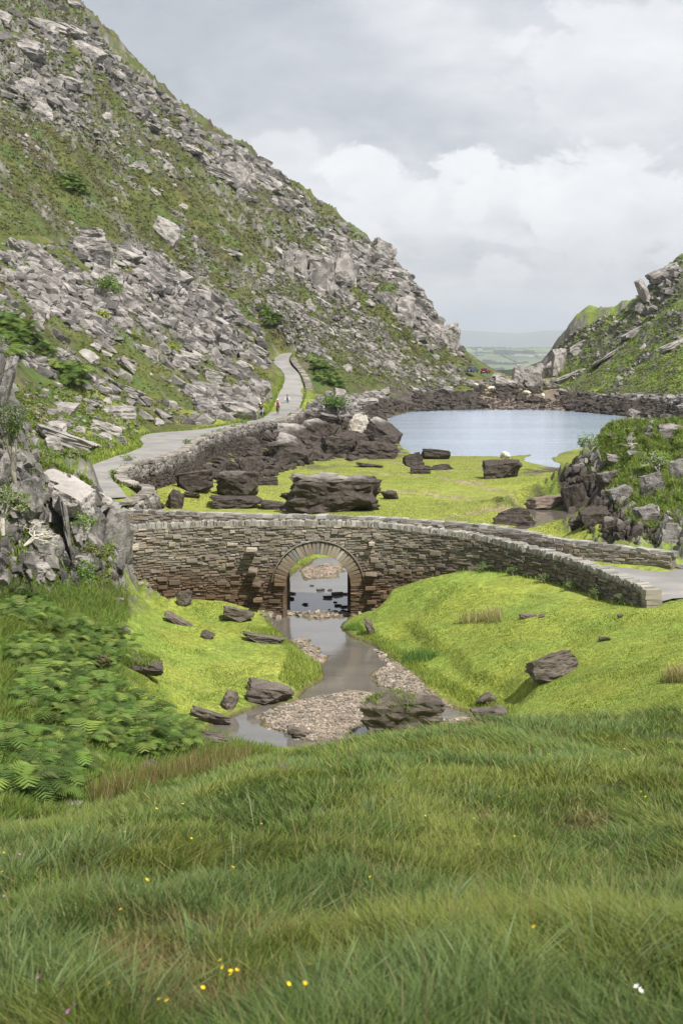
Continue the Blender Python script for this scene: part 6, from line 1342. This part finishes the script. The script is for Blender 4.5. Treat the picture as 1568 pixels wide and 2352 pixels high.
def rider(pos, yaw, slopep, label, top, sleeve, legs, helm, long_sleeve=True):
    r = empty('person', pos, label, 'person', None, yaw); r.rotation_euler = (0, slopep, yaw)
    hip = (-.2, 0, .97); ch = (.0, 0, 1.30); nk = (.06, 0, 1.48); hd = (.12, 0, 1.62); ht = (.12, 0, 1.70)
    V = [hip, (-.1, 0, 1.12), ch, nk, hd, ht]; R = [(.15, .13), (.14, .115), (.16, .12), (.055, .055), (.085, .09), (.07, .075)]; E = [(0, 1), (1, 2), (2, 3), (3, 4), (4, 5)]
    for sy in (-1, 1):
        b = len(V); V += [(.03, sy * .19, 1.40), (.14, sy * .26, 1.18), (.27, sy * .29, 1.03), (.31, sy * .29, 1.01)]; R += [.055, .045, .033, .034]; E += [(2, b), (b, b + 1), (b + 1, b + 2), (b + 2, b + 3)]
        kn = (.12, sy * .13, .66) if sy < 0 else (.06, sy * .13, .80); an = (.0, sy * .13, .25) if sy < 0 else (-.2, sy * .13, .52); toe = (an[0] + .16, an[1], an[2] - .08)
        b = len(V); V += [(-.17, sy * .10, .93), kn, an, toe]; R += [.095, .062, .042, .032]; E += [(0, b), (b, b + 1), (b + 1, b + 2), (b + 2, b + 3)]
    skin_obj('body', V, E, R, M_skin, r)
    V = [(-.2, 0, .99), (-.1, 0, 1.12), ch, (.04, 0, 1.42)]; R = [(.165, .145), (.16, .135), (.18, .14), (.11, .10)]; E = [(0, 1), (1, 2), (2, 3)]
    skin_obj('top', V, E, R, top, r)
    for sy in (-1, 1):
        ends = [(.03, sy * .14, 1.41), (.06, sy * .21, 1.35), (.14, sy * .26, 1.18)] + ([(.25, sy * .288, 1.06)] if long_sleeve else []); skin_obj('sleeve', ends, [(i, i + 1) for i in range(len(ends) - 1)], [.07, .068, .056, .045][:len(ends)], sleeve, r)
        kn = (.12, sy * .13, .66) if sy < 0 else (.06, sy * .13, .80); an = (.0, sy * .13, .25) if sy < 0 else (-.2, sy * .13, .52)
        skin_obj('trouser_leg', [(-.2, sy * .06, .96), (-.15, sy * .10, .92), kn, (an[0], an[1], an[2] + .06)], [(0, 1), (1, 2), (2, 3)], [.11, .108, .076, .056], legs, r)
        skin_obj('shoe', [(an[0] - .03, an[1], an[2] - .04), (an[0] + .14, an[1], an[2] - .09)], [(0, 1)], [.048, .04], M_shoe, r)
    bm = bmesh.new(); bmesh.ops.create_uvsphere(bm, u_segments=16, v_segments=10, radius=1); bmesh.ops.delete(bm, geom=[v for v in bm.verts if v.co.z < -.15], context='VERTS')
    for v in bm.verts: v.co = Vector((v.co.x * .15 + .12, v.co.y * .115, v.co.z * .115 + 1.675))
    me = bpy.data.meshes.new('helmet'); bm.to_mesh(me); bm.free(); me.materials.append(helm); me.polygons.foreach_set('use_smooth', [True] * len(me.polygons)); meshobj('helmet', me, r)
    skin_obj('hair', [(.02, 0, 1.62), (.01, 0, 1.56)], [(0, 1)], [.07, .05], M_hair, r)
    V, Q = [], []; bm = None
    for sy in (-1, 1): tube(V, Q, (.205, sy * .03, 1.632), (.222, sy * .03, 1.63), .012, .009)
    meshobj('sunglasses', npmesh('sunglasses', np.array(V), quads=Q, mats=[M_black]), r)
    skin_obj('nose', [(.2, 0, 1.615), (.225, 0, 1.60)], [(0, 1)], [.012, .014], M_skin, r, 0)
    skin_obj('backpack_strap', [(.15, -.09, 1.15), (.17, -.09, 1.30), (.09, -.09, 1.46)], [(0, 1), (1, 2)], [.014, .016, .014], M_black, r, 0); skin_obj('backpack_strap', [(.15, .09, 1.15), (.17, .09, 1.30), (.09, .09, 1.46)], [(0, 1), (1, 2)], [.014, .016, .014], M_black, r, 0)
    return r
for px, py, lean_, args, pan in ((600, 961, -.30, ('cyclist with white helmet and sleeveless dark top, nearest on the road', M_navy, M_navy, M_lden, M_helm, False), True),
                          (638, 950, -.1, ('cyclist in bright pink top and black trousers, middle of three', M_pink, M_lpink, M_black, M_helm, True), False),
                          (660, 937, -.05, ('cyclist in white shirt and dark helmet, farthest of the three', M_grey, M_white, M_denim, M_rhelm, True), False)):
    p = np.array(Pz(px, py, 2.95 if py < 960 else 2.95)); yaw = math.radians(-90) + lean_; pos = (p[0], p[1], 2.93)
    bk = {600: 'black bicycle with panniers under the nearest cyclist', 638: 'black bicycle ridden by the cyclist in pink', 660: 'black bicycle ridden by the cyclist in the white shirt'}[px]
    bicycle(pos, yaw, 0, bk, pan); rider(pos, yaw, 0, *args)
# cars (hatchback and estate), seen from behind, parked on the pull-in in the gap
def car(pos, yaw, paint, label):
    M_p = flat('car_paint', paint, .3, .3, vary=.03); M_g = flat('car_glass', (.03, .035, .045), .08, vary=.02); M_l = flat('tail_lamp', (.45, .02, .02), .3); M_pl = flat('number_plate', (.7, .7, .66), .5); M_ch = flat('headlamp', (.6, .62, .65), .2)
    r = empty('parked_car', pos, label, 'car', 'cars parked in the gap', yaw)
    prof = [(-2.15, .35), (-2.2, .62), (-2.12, .98), (-1.95, 1.06), (-1.55, 1.5), (-.9, 1.58), (.2, 1.56), (.55, 1.42), (1.05, 1.03), (1.9, .92), (2.15, .72), (2.18, .4), (1.75, .3), (-1.8, .3)]
    bm = bmesh.new(); rings = []
    for y_, sh in ((-.88, .0), (-.80, 1), (0, 1.04), (.80, 1), (.88, .0)):
        ring = []
        for x_, z_ in prof:
            k = 1.0 if sh >= 1 else .97; tum = 1 - max(0, (z_ - 1.0)) * .28
            ring.append(bm.verts.new((x_ * (k if sh < 1 else 1), y_ * tum, z_ * (1 if sh >= 1 else .985) + (.02 if sh > 1 else 0))))
        rings.append(ring)
    n_ = len(prof)
    for a, b in zip(rings[:-1], rings[1:]):
        for i in range(n_): bm.faces.new((a[i], a[(i + 1) % n_], b[(i + 1) % n_], b[i]))
    bm.faces.new(rings[0]); bm.faces.new(rings[-1][::-1]); bmesh.ops.recalc_face_normals(bm, faces=bm.faces)
    me = bpy.data.meshes.new('body'); bm.to_mesh(me); bm.free(); me.materials.append(M_p); meshobj('body', me, r)
    def pl(name, pts, mat):
        c = np.mean(pts, 0); me = bpy.data.meshes.new(name); bm = bmesh.new(); f = bm.faces.new([bm.verts.new(p) for p in pts]); res = bmesh.ops.extrude_face_region(bm, geom=[f]); nn = f.normal.copy(); f.normal_update(); nn = f.normal
        out = Vector(c) - Vector((0, 0, .9)); s_ = 1 if nn.dot(out) > 0 else -1
        bmesh.ops.translate(bm, vec=nn * s_ * .012, verts=[v for v in res['geom'] if isinstance(v, bmesh.types.BMVert)]); bmesh.ops.recalc_face_normals(bm, faces=bm.faces); bm.to_mesh(me); bm.free(); me.materials.append(mat); return meshobj(name, me, r)
    pl('rear_window', [(-1.93, -.68, 1.12), (-1.93, .68, 1.12), (-1.62, .6, 1.47), (-1.62, -.6, 1.47)], M_g); pl('windscreen', [(1.0, -.7, 1.1), (1.0, .7, 1.1), (.62, .62, 1.43), (.62, -.62, 1.43)], M_g)
    for sy in (-1, 1):
        pl('side_window', [(-1.5, sy * .845, 1.08), (-.35, sy * .86, 1.08), (-.35, sy * .755, 1.47), (-1.3, sy * .755, 1.45)], M_g); pl('side_window', [(-.27, sy * .86, 1.08), (.85, sy * .86, 1.08), (.45, sy * .77, 1.40), (-.27, sy * .755, 1.47)], M_g)
        pl('tail_lamp', [(-2.19, sy * .84, .74), (-2.19, sy * .58, .74), (-2.13, sy * .58, .95), (-2.13, sy * .84, .95)], M_l); pl('headlight', [(2.17, sy * .82, .62), (2.17, sy * .5, .62), (2.08, sy * .5, .76), (2.08, sy * .82, .76)], M_ch)
        for x_ in (-1.35, 1.35):
            V, Q = torus(.24, .10, 20, 8); w = meshobj('wheel', npmesh('wheel', V, quads=Q, mats=[M_tyre], smooth=True), r); w.location = (x_, sy * .80, .33)
            V, Q = [], []; tube(V, Q, (0, -.05, 0), (0, .05, 0), .2, .2, 14); V += [(0, .06 * sy, 0)]; T = [(k, (k + 1) % 14, 28) for k in range(14)] if sy < 0 else [(14 + k, 14 + (k + 1) % 14, 28) for k in range(14)]; meshobj('rim', npmesh('rim', np.array(V), quads=Q, tris=T, mats=[M_metal]), w)
    pl('number_plate', [(-2.205, -.26, .62), (-2.205, .26, .62), (-2.19, .26, .74), (-2.19, -.26, .74)], M_pl)
    return r
for px, py, pc_, yw, lb in ((1084, 865, (.07, .09, .14), 1.1, 'dark blue-grey car parked at the left in the gap'), (1114, 866, (.12, .012, .02), 1.25, 'dark red car parked at the right in the gap')):
    p = hit(px, py, 330)[0]; g = max(float(ground(p[0] + a_, p[1] + b_)) for a_ in (-1.5, 1.5) for b_ in (-1.5, 1.5)); car((p[0], p[1], max(g, p[2]) - .05), yw, pc_, lb)
# person between the cars
p = Pd(1125, 866, 397)
M_wool = flat('fleece', (.62, .58, .48), .95, vary=.15, scale=20); M_face = flat('sheep_face', (.10, .09, .085), .9)
def sheep(pos, yaw, label, s=1.0, graze=True):
    r = empty('sheep', pos, label, 'sheep', 'sheep around the lake', yaw)
    hz = .35 if graze else .95
    V = [(-.5, 0, .62), (-.2, 0, .66), (.2, 0, .64), (.46, 0, .68), (.64, 0, .62 if graze else .9), (.78, 0, hz + .1), (.9, 0, hz)]; R = [(.2, .2), (.27, .27), (.27, .28), (.22, .22), (.13, .13), (.09, .10), (.05, .05)]; E = [(i, i + 1) for i in range(6)]
    for x_, sy in ((-.42, -1), (-.42, 1), (.36, -1), (.36, 1)):
        b = len(V); V += [(x_, sy * .13, .5), (x_ + (.05 if x_ > 0 else -.05), sy * .13, .27), (x_, sy * .13, .03)]; R += [.09, .04, .035]; E += [(1 if x_ < 0 else 2, b), (b, b + 1), (b + 1, b + 2)]
    b = len(V); V.append((-.66, 0, .48)); R.append(.05); E.append((0, b))
    skin_obj('body', V, E, R, M_wool, r)
    for sy in (-1, 1): skin_obj('ear', [(.74, sy * .07, hz + .17), (.72, sy * .17, hz + .15)], [(0, 1)], [.03, .02], M_wool, r, 0)
    skin_obj('muzzle', [(.88, 0, hz + .01), (.93, 0, hz - .03)], [(0, 1)], [.055, .04], M_face, r, 0)
    r.scale = (s, s, s); return r
d_ = hit(1160, 1096)[0]; pz_ = Pd(1160, 1062, d_[1] + 1.0); sheep(pz_, 1.9, 'white sheep standing on top of the dark humped boulder by the lake', 1.0, True)
for px, py, yw, lb in ((1246, 917, 1.4, 'white sheep on the grass beside the black rock on the beach'), (1209, 910, 2.6, 'white sheep lying at the top of the stony beach'), (1127, 899, .5, 'cream sheep on the turf in front of the parked cars'), (1092, 892, 2.0, 'small pale sheep among the rocks below the cars')):
    p = hit(px, py, 230)[0]; sheep(tuple(p), yw, lb, 1.25)
# ---------------------------------------------------------------- the plain beyond, far hills
def far_mat(name, cols):
    m, t, b = newmat(name); gp = geo_pos(t)
    vor = t.n('ShaderNodeTexVoronoi', voronoi_dimensions='2D', feature='F1'); mp = t.n('ShaderNodeMapping'); t.put(mp.inputs[0], gp); mp.inputs['Scale'].default_value = (.0062, .0017, 1); mp.inputs['Rotation'].default_value = (0, 0, .2); t.put(vor.inputs['Vector'], mp.outputs[0]); vor.inputs['Scale'].default_value = 1; vor.inputs['Randomness'].default_value = .8
    ve = t.n('ShaderNodeTexVoronoi', voronoi_dimensions='2D', feature='DISTANCE_TO_EDGE'); t.put(ve.inputs['Vector'], mp.outputs[0]); ve.inputs['Scale'].default_value = 1; ve.inputs['Randomness'].default_value = .8
    sp_ = t.n('ShaderNodeSeparateColor', i_0=vor.outputs['Color'])
    c = t.ramp(sp_.outputs[0], [(.0, cols[0]), (.35, cols[1]), (.6, cols[2]), (1, cols[3])]); c = t.mix(t.mr(ve.outputs['Distance'], .02, .05, 1, 0), c, (.02, .035, .02, 1))
    c = t.mix(t.mr(t.noise(gp, .0011, 5), .52, .62, 0, .6), c, (.045, .06, .025, 1)); t.put(b.inputs['Base Color'], c); return m
M_plain = far_mat('fields', [(.13, .20, .05), (.10, .14, .045), (.19, .25, .08), (.07, .10, .04)])
nx_, ny_ = 260, 220
yv = np.exp(np.linspace(math.log(900), math.log(13000), ny_)); sx_ = np.linspace(-1, 1, nx_)
PX = sx_[None] * (yv[:, None] * .45 + 400); PY = np.repeat(yv[:, None], nx_, 1)
PZ = -112 + sstep(PY, 900, 1500) * 0 + sstep(PY, 6200, 9500) * 108 + fbm(PX, PY, 2200, 4, 401) * 22 * sstep(PY, 2500, 5000); PZ += sstep(PY, 9800, 11500) * -60
id_ = np.arange(nx_ * ny_).reshape(ny_, nx_); q = np.stack([id_[:-1, :-1], id_[:-1, 1:], id_[1:, 1:], id_[1:, :-1]], -1).reshape(-1, 4)
set_props(meshobj('far_fields', npmesh('far_fields', np.stack([PX, PY, PZ], -1).reshape(-1, 3), quads=q, mats=[M_plain], smooth=True)), kind='structure')
def ridge(name, y0, y1, hfun, mat, n_=400, m=30):
    V = []
    for j in range(m):
        f = j / (m - 1); y_ = y0 + (y1 - y0) * f; sh = math.sin(math.pi * f)
        x_ = np.linspace(-.5, .5, n_) * y_; V.append(np.stack([x_, np.full(n_, y_), -120 + (hfun(x_ / y_) + 120) * sh ** .8], 1))
    id_ = np.arange(n_ * m).reshape(m, n_); q = np.stack([id_[:-1, :-1], id_[:-1, 1:], id_[1:, 1:], id_[1:, :-1]], -1).reshape(-1, 4)
    return set_props(meshobj(name, npmesh(name, np.concatenate(V), quads=q, mats=[mat], smooth=True)), kind='structure')
M_far = flat('far_hill', (.09, .12, .07), .95, vary=.3, scale=.0006)
def sky_h(u):      # skyline of the far hills, in metres at 20 km
    px = 784 + u * F; pys = np.interp(px, [0, 700, 1040, 1120, 1190, 1250, 1300, 1380, 1568], [765, 760, 758, 763, 766, 760, 759, 759, 765]) + fbm(px, px * 0, 60, 4, 411) * 1.2; return CAMZ + (790 - pys) / F * 20000
ridge('far_hills', 17000, 23000, sky_h, M_far)
# woods and hedgerow trees in the plain
def blob_trees(name, items, label, cat, colr=(.035, .055, .025)):
    V, T, K = [], [], []; off = 0
    for (x_, y_, z_, s) in items:
        for _ in range(3):
            v, t = LOA[random.randrange(len(LOA))]; c = np.array([x_ + random.gauss(0, s * .4), y_ + random.gauss(0, s * .4), z_ + s * .35 + random.uniform(0, s * .2)])
            V.append(v * np.array([s, s, s * .9]) * random.uniform(.6, 1) + c); T.append(t + off); off += len(v); K.append(np.tile(np.array(colr) * random.uniform(.8, 1.3), (len(v), 1)))
    o = meshobj(name, npmesh(name, np.concatenate(V), tris=np.concatenate(T), mats=[M_leaf], col=np.concatenate(K))); return set_props(o, label, cat, None, 'stuff')
def plain_at(px, py):
    u, e = ray(px, py); D = np.linspace(1500, 9600, 500); zt_ = np.array([np.interp(d_, yv, PZ[:, int(np.clip((u * d_ / (d_ * .45 + 400) + 1) / 2 * (nx_ - 1), 0, nx_ - 1))]) for d_ in D]); b = (CAMZ + e * D) < zt_
    i = int(b.argmax()) if b.any() else len(D) - 1; return u * D[i], D[i], zt_[i]
items = []
def row(px0, py0, px1, py1, n_, s):
    for k in range(n_):
        f = (k + random.random()) / n_; x_, y_, z_ = plain_at(px0 + (px1 - px0) * f, py0 + (py1 - py0) * f + random.uniform(-.5, .5)); ss_ = y_ / F * s * random.uniform(.6, 1.3); items.append((x_, y_, z_ - ss_ * .1, ss_))
row(1138, 814, 1182, 814, 40, 7); row(1140, 810, 1180, 810, 30, 7); row(1186, 811, 1202, 811, 12, 6); row(1206, 812, 1222, 812, 14, 8); row(1226, 812, 1262, 812, 14, 3); row(1090, 812, 1136, 812, 22, 4); row(1150, 817, 1182, 832, 20, 3.5); row(1102, 836, 1182, 838, 40, 6); row(1182, 836, 1210, 834, 14, 4); row(1110, 830, 1135, 832, 12, 5)
row(1128, 852, 1150, 850, 16, 7); row(1072, 792, 1130, 791, 40, 4); row(1130, 800, 1160, 799, 12, 3.5); row(1080, 803, 1130, 803, 20, 3); row(1165, 800, 1300, 797, 30, 2.5); row(1075, 818, 1110, 817, 14, 3); row(1222, 818, 1250, 826, 14, 2.5); row(1060, 826, 1100, 838, 20, 4)
blob_trees('distant_woods', items, 'hazy woods and hedgerow trees across the far plain', 'woods')
M_wh = flat('white_render', (.75, .74, .70), .8); M_sl = flat('slate_roof', (.16, .16, .17), .7)
for px, py, w, lb in ((1188, 817, 14, 'long white farm shed, leftmost of the farm buildings on the plain'), (1206, 817, 18, 'low pale farmhouse in the middle of the farm on the plain'), (1219, 819, 12, 'white farm building at the near corner of the farm on the plain'), (1256, 816, 18, 'white cottage row at the right beside the dark hill'), (1101, 804, 10, 'lone white cottage at the left of the far plain'), (1240, 816, 8, 'small white house between the farm and the dark hill')):
    x_, y_, z_ = plain_at(px, py); s = y_ / F; L_ = w * s; hh2 = 2.6 * s; dp = L_ * .35; r = empty('farmhouse', (x_, y_, z_), lb, 'house', 'farm buildings on the plain', random.uniform(-.3, .3))
    bm = bmesh.new(); bmesh.ops.create_cube(bm, size=1); bmesh.ops.scale(bm, vec=(L_, dp, hh2), verts=bm.verts); bmesh.ops.translate(bm, vec=(0, 0, hh2 / 2), verts=bm.verts); me = bpy.data.meshes.new('walls'); bm.to_mesh(me); bm.free(); me.materials.append(M_wh); meshobj('walls', me, r)
    V = [(-L_ / 2, -dp * .6, hh2), (L_ / 2, -dp * .6, hh2), (L_ / 2, dp * .6, hh2), (-L_ / 2, dp * .6, hh2), (-L_ / 2, 0, hh2 * 1.6), (L_ / 2, 0, hh2 * 1.6)]
    meshobj('roof', npmesh('roof', V, quads=[(0, 1, 5, 4), (2, 3, 4, 5), (3, 2, 1, 0)], tris=[(0, 4, 3), (1, 2, 5)], mats=[M_sl]), r)
# ---------------------------------------------------------------- haze
bm = bmesh.new(); bmesh.ops.create_cube(bm, size=1)
for v in bm.verts: v.co = Vector((v.co.x * 36000, 11500 + v.co.y * 27000, (-135) if v.co.z < 0 else 330))
me = bpy.data.meshes.new('haze'); bm.to_mesh(me); bm.free(); hz = bpy.data.materials.new('haze'); hz.use_nodes = True; nt = hz.node_tree
for nd in list(nt.nodes):
    if nd.type == 'BSDF_PRINCIPLED': nt.nodes.remove(nd)
pv = nt.nodes.new('ShaderNodeVolumePrincipled'); pv.inputs['Color'].default_value = (.86, .92, 1, 1); pv.inputs['Density'].default_value = 0.95e-4; pv.inputs['Anisotropy'].default_value = 0.2
nt.links.new(pv.outputs[0], [n_ for n_ in nt.nodes if n_.type == 'OUTPUT_MATERIAL'][0].inputs['Volume'])
me.materials.append(hz); o = meshobj('haze', me); set_props(o, 'thin pale haze over the whole valley and plain', 'haze', None, 'stuff')
# ---------------------------------------------------------------- every repeat gets words of its own
LM = [(212, 570, 'the two stacked dark blocks'), (380, 520, 'the large tilted pale slab'), (285, 575, 'the smooth whitish slab'), (232, 665, 'the round green tree'), (242, 640, 'the rounded rock over the tree'), (392, 800, 'the yellow-green shrub'), (232, 730, 'the bright bush'), (430, 810, 'the dark layered slab'), (490, 860, 'the grey slab near the road'), (600, 885, 'the pale boulder at the bend'), (150, 980, 'the overhanging slab'), (272, 945, 'the flat slab by the road'), (545, 935, 'the pale roadside rock face'),
      (640, 800, 'the top of the road'), (660, 600, 'the upright pillar'), (530, 570, 'the dark overhanging rock'), (320, 375, 'the lone flat boulder'), (60, 200, 'the dark hollowed rock'), (55, 90, 'the upper buttress'), (160, 180, 'the high overhanging rock'), (340, 280, 'the tilted heather slab'), (495, 390, 'the dark skyline rib'), (608, 400, 'the smooth skyline slab'), (738, 630, 'the large cracked block'), (905, 610, 'the smooth crag face'), (930, 710, 'the lakeward crag rib'), (1035, 770, 'the dark crag tip'),
      (820, 970, 'the white lichened boulder'), (782, 930, 'the rounded green shrub'), (860, 825, 'the thin field wall'), (1083, 860, 'the parked cars'), (1160, 870, 'the largest gap boulder'), (1228, 915, 'the black beach rock'), (945, 940, 'the far left water edge'), (863, 1030, 'the long slabby boulder'), (448, 1100, 'the pale-crowned boulder'), (545, 1110, 'the hollow boulder'), (660, 990, 'the rubble below the road'), (762, 1120, 'the huge flat-topped boulder'), (400, 1060, 'the rubble wall'), (700, 1030, 'the sloping shore boulder'),
      (1330, 840, 'the tilted hill slab'), (1400, 800, 'the slab rib'), (1480, 670, 'the skyline crag'), (1545, 780, 'the smooth edge slab'), (1400, 930, 'the right shore corner'), (1500, 930, 'the right edge of the lake'), (143, 1100, 'the perched boulder'), (252, 1230, 'the tall dark slab'), (60, 1250, 'the bleached tree'), (190, 1230, 'the green crag shrub'), (100, 1330, 'the foot of the crag'), (20, 1100, 'the straggling shrub'), (1345, 1030, 'the thin leaning tree'), (1512, 1070, 'the leafy crag tree'), (1270, 1160, 'the small pool'), (1440, 1240, 'the far parapet'), (1545, 1220, 'the pinkish end rock'),
      (730, 1300, 'the crown of the arch'), (730, 1410, 'the stone weir line'), (660, 1400, 'the left foot of the arch'), (805, 1400, 'the right foot of the arch'), (784, 2050, 'the middle of the meadow'), (330, 2055, 'the left hawkbits'), (520, 2260, 'the low buttercup cluster'), (1340, 1920, 'the bare dry patch'), (120, 2290, 'the lower left tuft'), (180, 1960, 'the pale left tuft'), (1463, 2270, 'the white flower'), (1250, 2050, 'the right of the meadow'), (650, 1780, 'the broad-leaved plant'), (1480, 1700, 'the meadow crest')]
KIND = {'boulders in the scree above the road': ('grey scree boulder', (0, 1)), 'boulders on the upper mountain slope': ('grey upper slope boulder', (0, 1)), 'boulders on the mountain shoulder': ('grey shoulder boulder', (0, 1)), 'dark boulders along the far shore': ('dark far shore boulder', (0, 1)), 'dark boulders along the right shore': ('dark right shore boulder', (0, 1)),
        'dark boulders between road wall and turf': ('dark brown heaped boulder', 0), 'boulders on the right hill': ('pale boulder on the right hill', 0), 'boulders below the roadside wall': ('pale tumbled boulder', 0), 'boulders between crag and road': ('grey bank boulder', 0), 'jagged blocks in the left crag': ('jagged grey crag block', 0), 'jagged blocks in the right crag': ('jagged dark crag block', 0),
        'stones in the river by the arch': ('wet dark river stone', 0), 'yellow buttercups in the meadow': ('small yellow buttercup', 0), 'yellow hawkbits in the meadow': ('large yellow hawkbit', 0), 'mauve flowers in the meadow': ('mauve flower head', 0), 'white flowers at the lower right': ('white feathery flower', 0)}
used = {}
for o in list(C.objects):
    if o.parent is None and o.get('group') in KIND:
        l = o.location; xx_, yv_, zv_ = l.x, l.y, l.z - CAMZ
        dn = yv_ * CP - zv_ * SP; pxs = 784 + F * xx_ / dn; pys = 1176 - F * (yv_ * SP + zv_ * CP) / dn
        cand = sorted(LM, key=lambda q: (q[0] - pxs) ** 2 + (q[1] - pys) ** 2)[:4]
        done = False
        for tier in range(4):
            for lm in cand[:2 + tier]:
                dx, dy = pxs - lm[0], pys - lm[1]; dist = math.hypot(dx, dy); a = math.degrees(math.atan2(-dy, dx)) % 360
                dirw = ['right of', 'up and right of', 'above', 'up and left of', 'left of', 'down and left of', 'below', 'down and right of'][int((a + 22.5) // 45) % 8]
                far = 'close ' if dist < 30 else ('' if dist < 70 else 'well ')
                k = (KIND[o['group']][0] + ', ' + far + dirw + ' ' + lm[2]); k = k.replace('close up and', 'just up and').replace('well up and', 'far up and').replace('well down and', 'far down and').replace('close down and', 'just down and').replace('close right', 'just right').replace('close left', 'just left').replace('close ', 'just ')
                sz_ = max(o.scale) * F / max(l.y, 1)
                if tier >= 2 and o.type == 'MESH': k = ('broad ' if o.scale[0] > o.scale[2] * 1.9 else ('blocky ' if o.scale[0] < o.scale[2] * 1.3 else 'slanting ')) + k
                if tier >= 3: k = ('larger ' if sz_ > 45 else 'smaller ') + k
                if k not in used: used[k] = o; o['label'] = k; done = True; break
            if done: break
        if not done:
            for wd_n in ('neighbouring ', 'second ', 'third ', 'fourth '):
                if wd_n + k not in used: used[wd_n + k] = o; o['label'] = wd_n + k; break
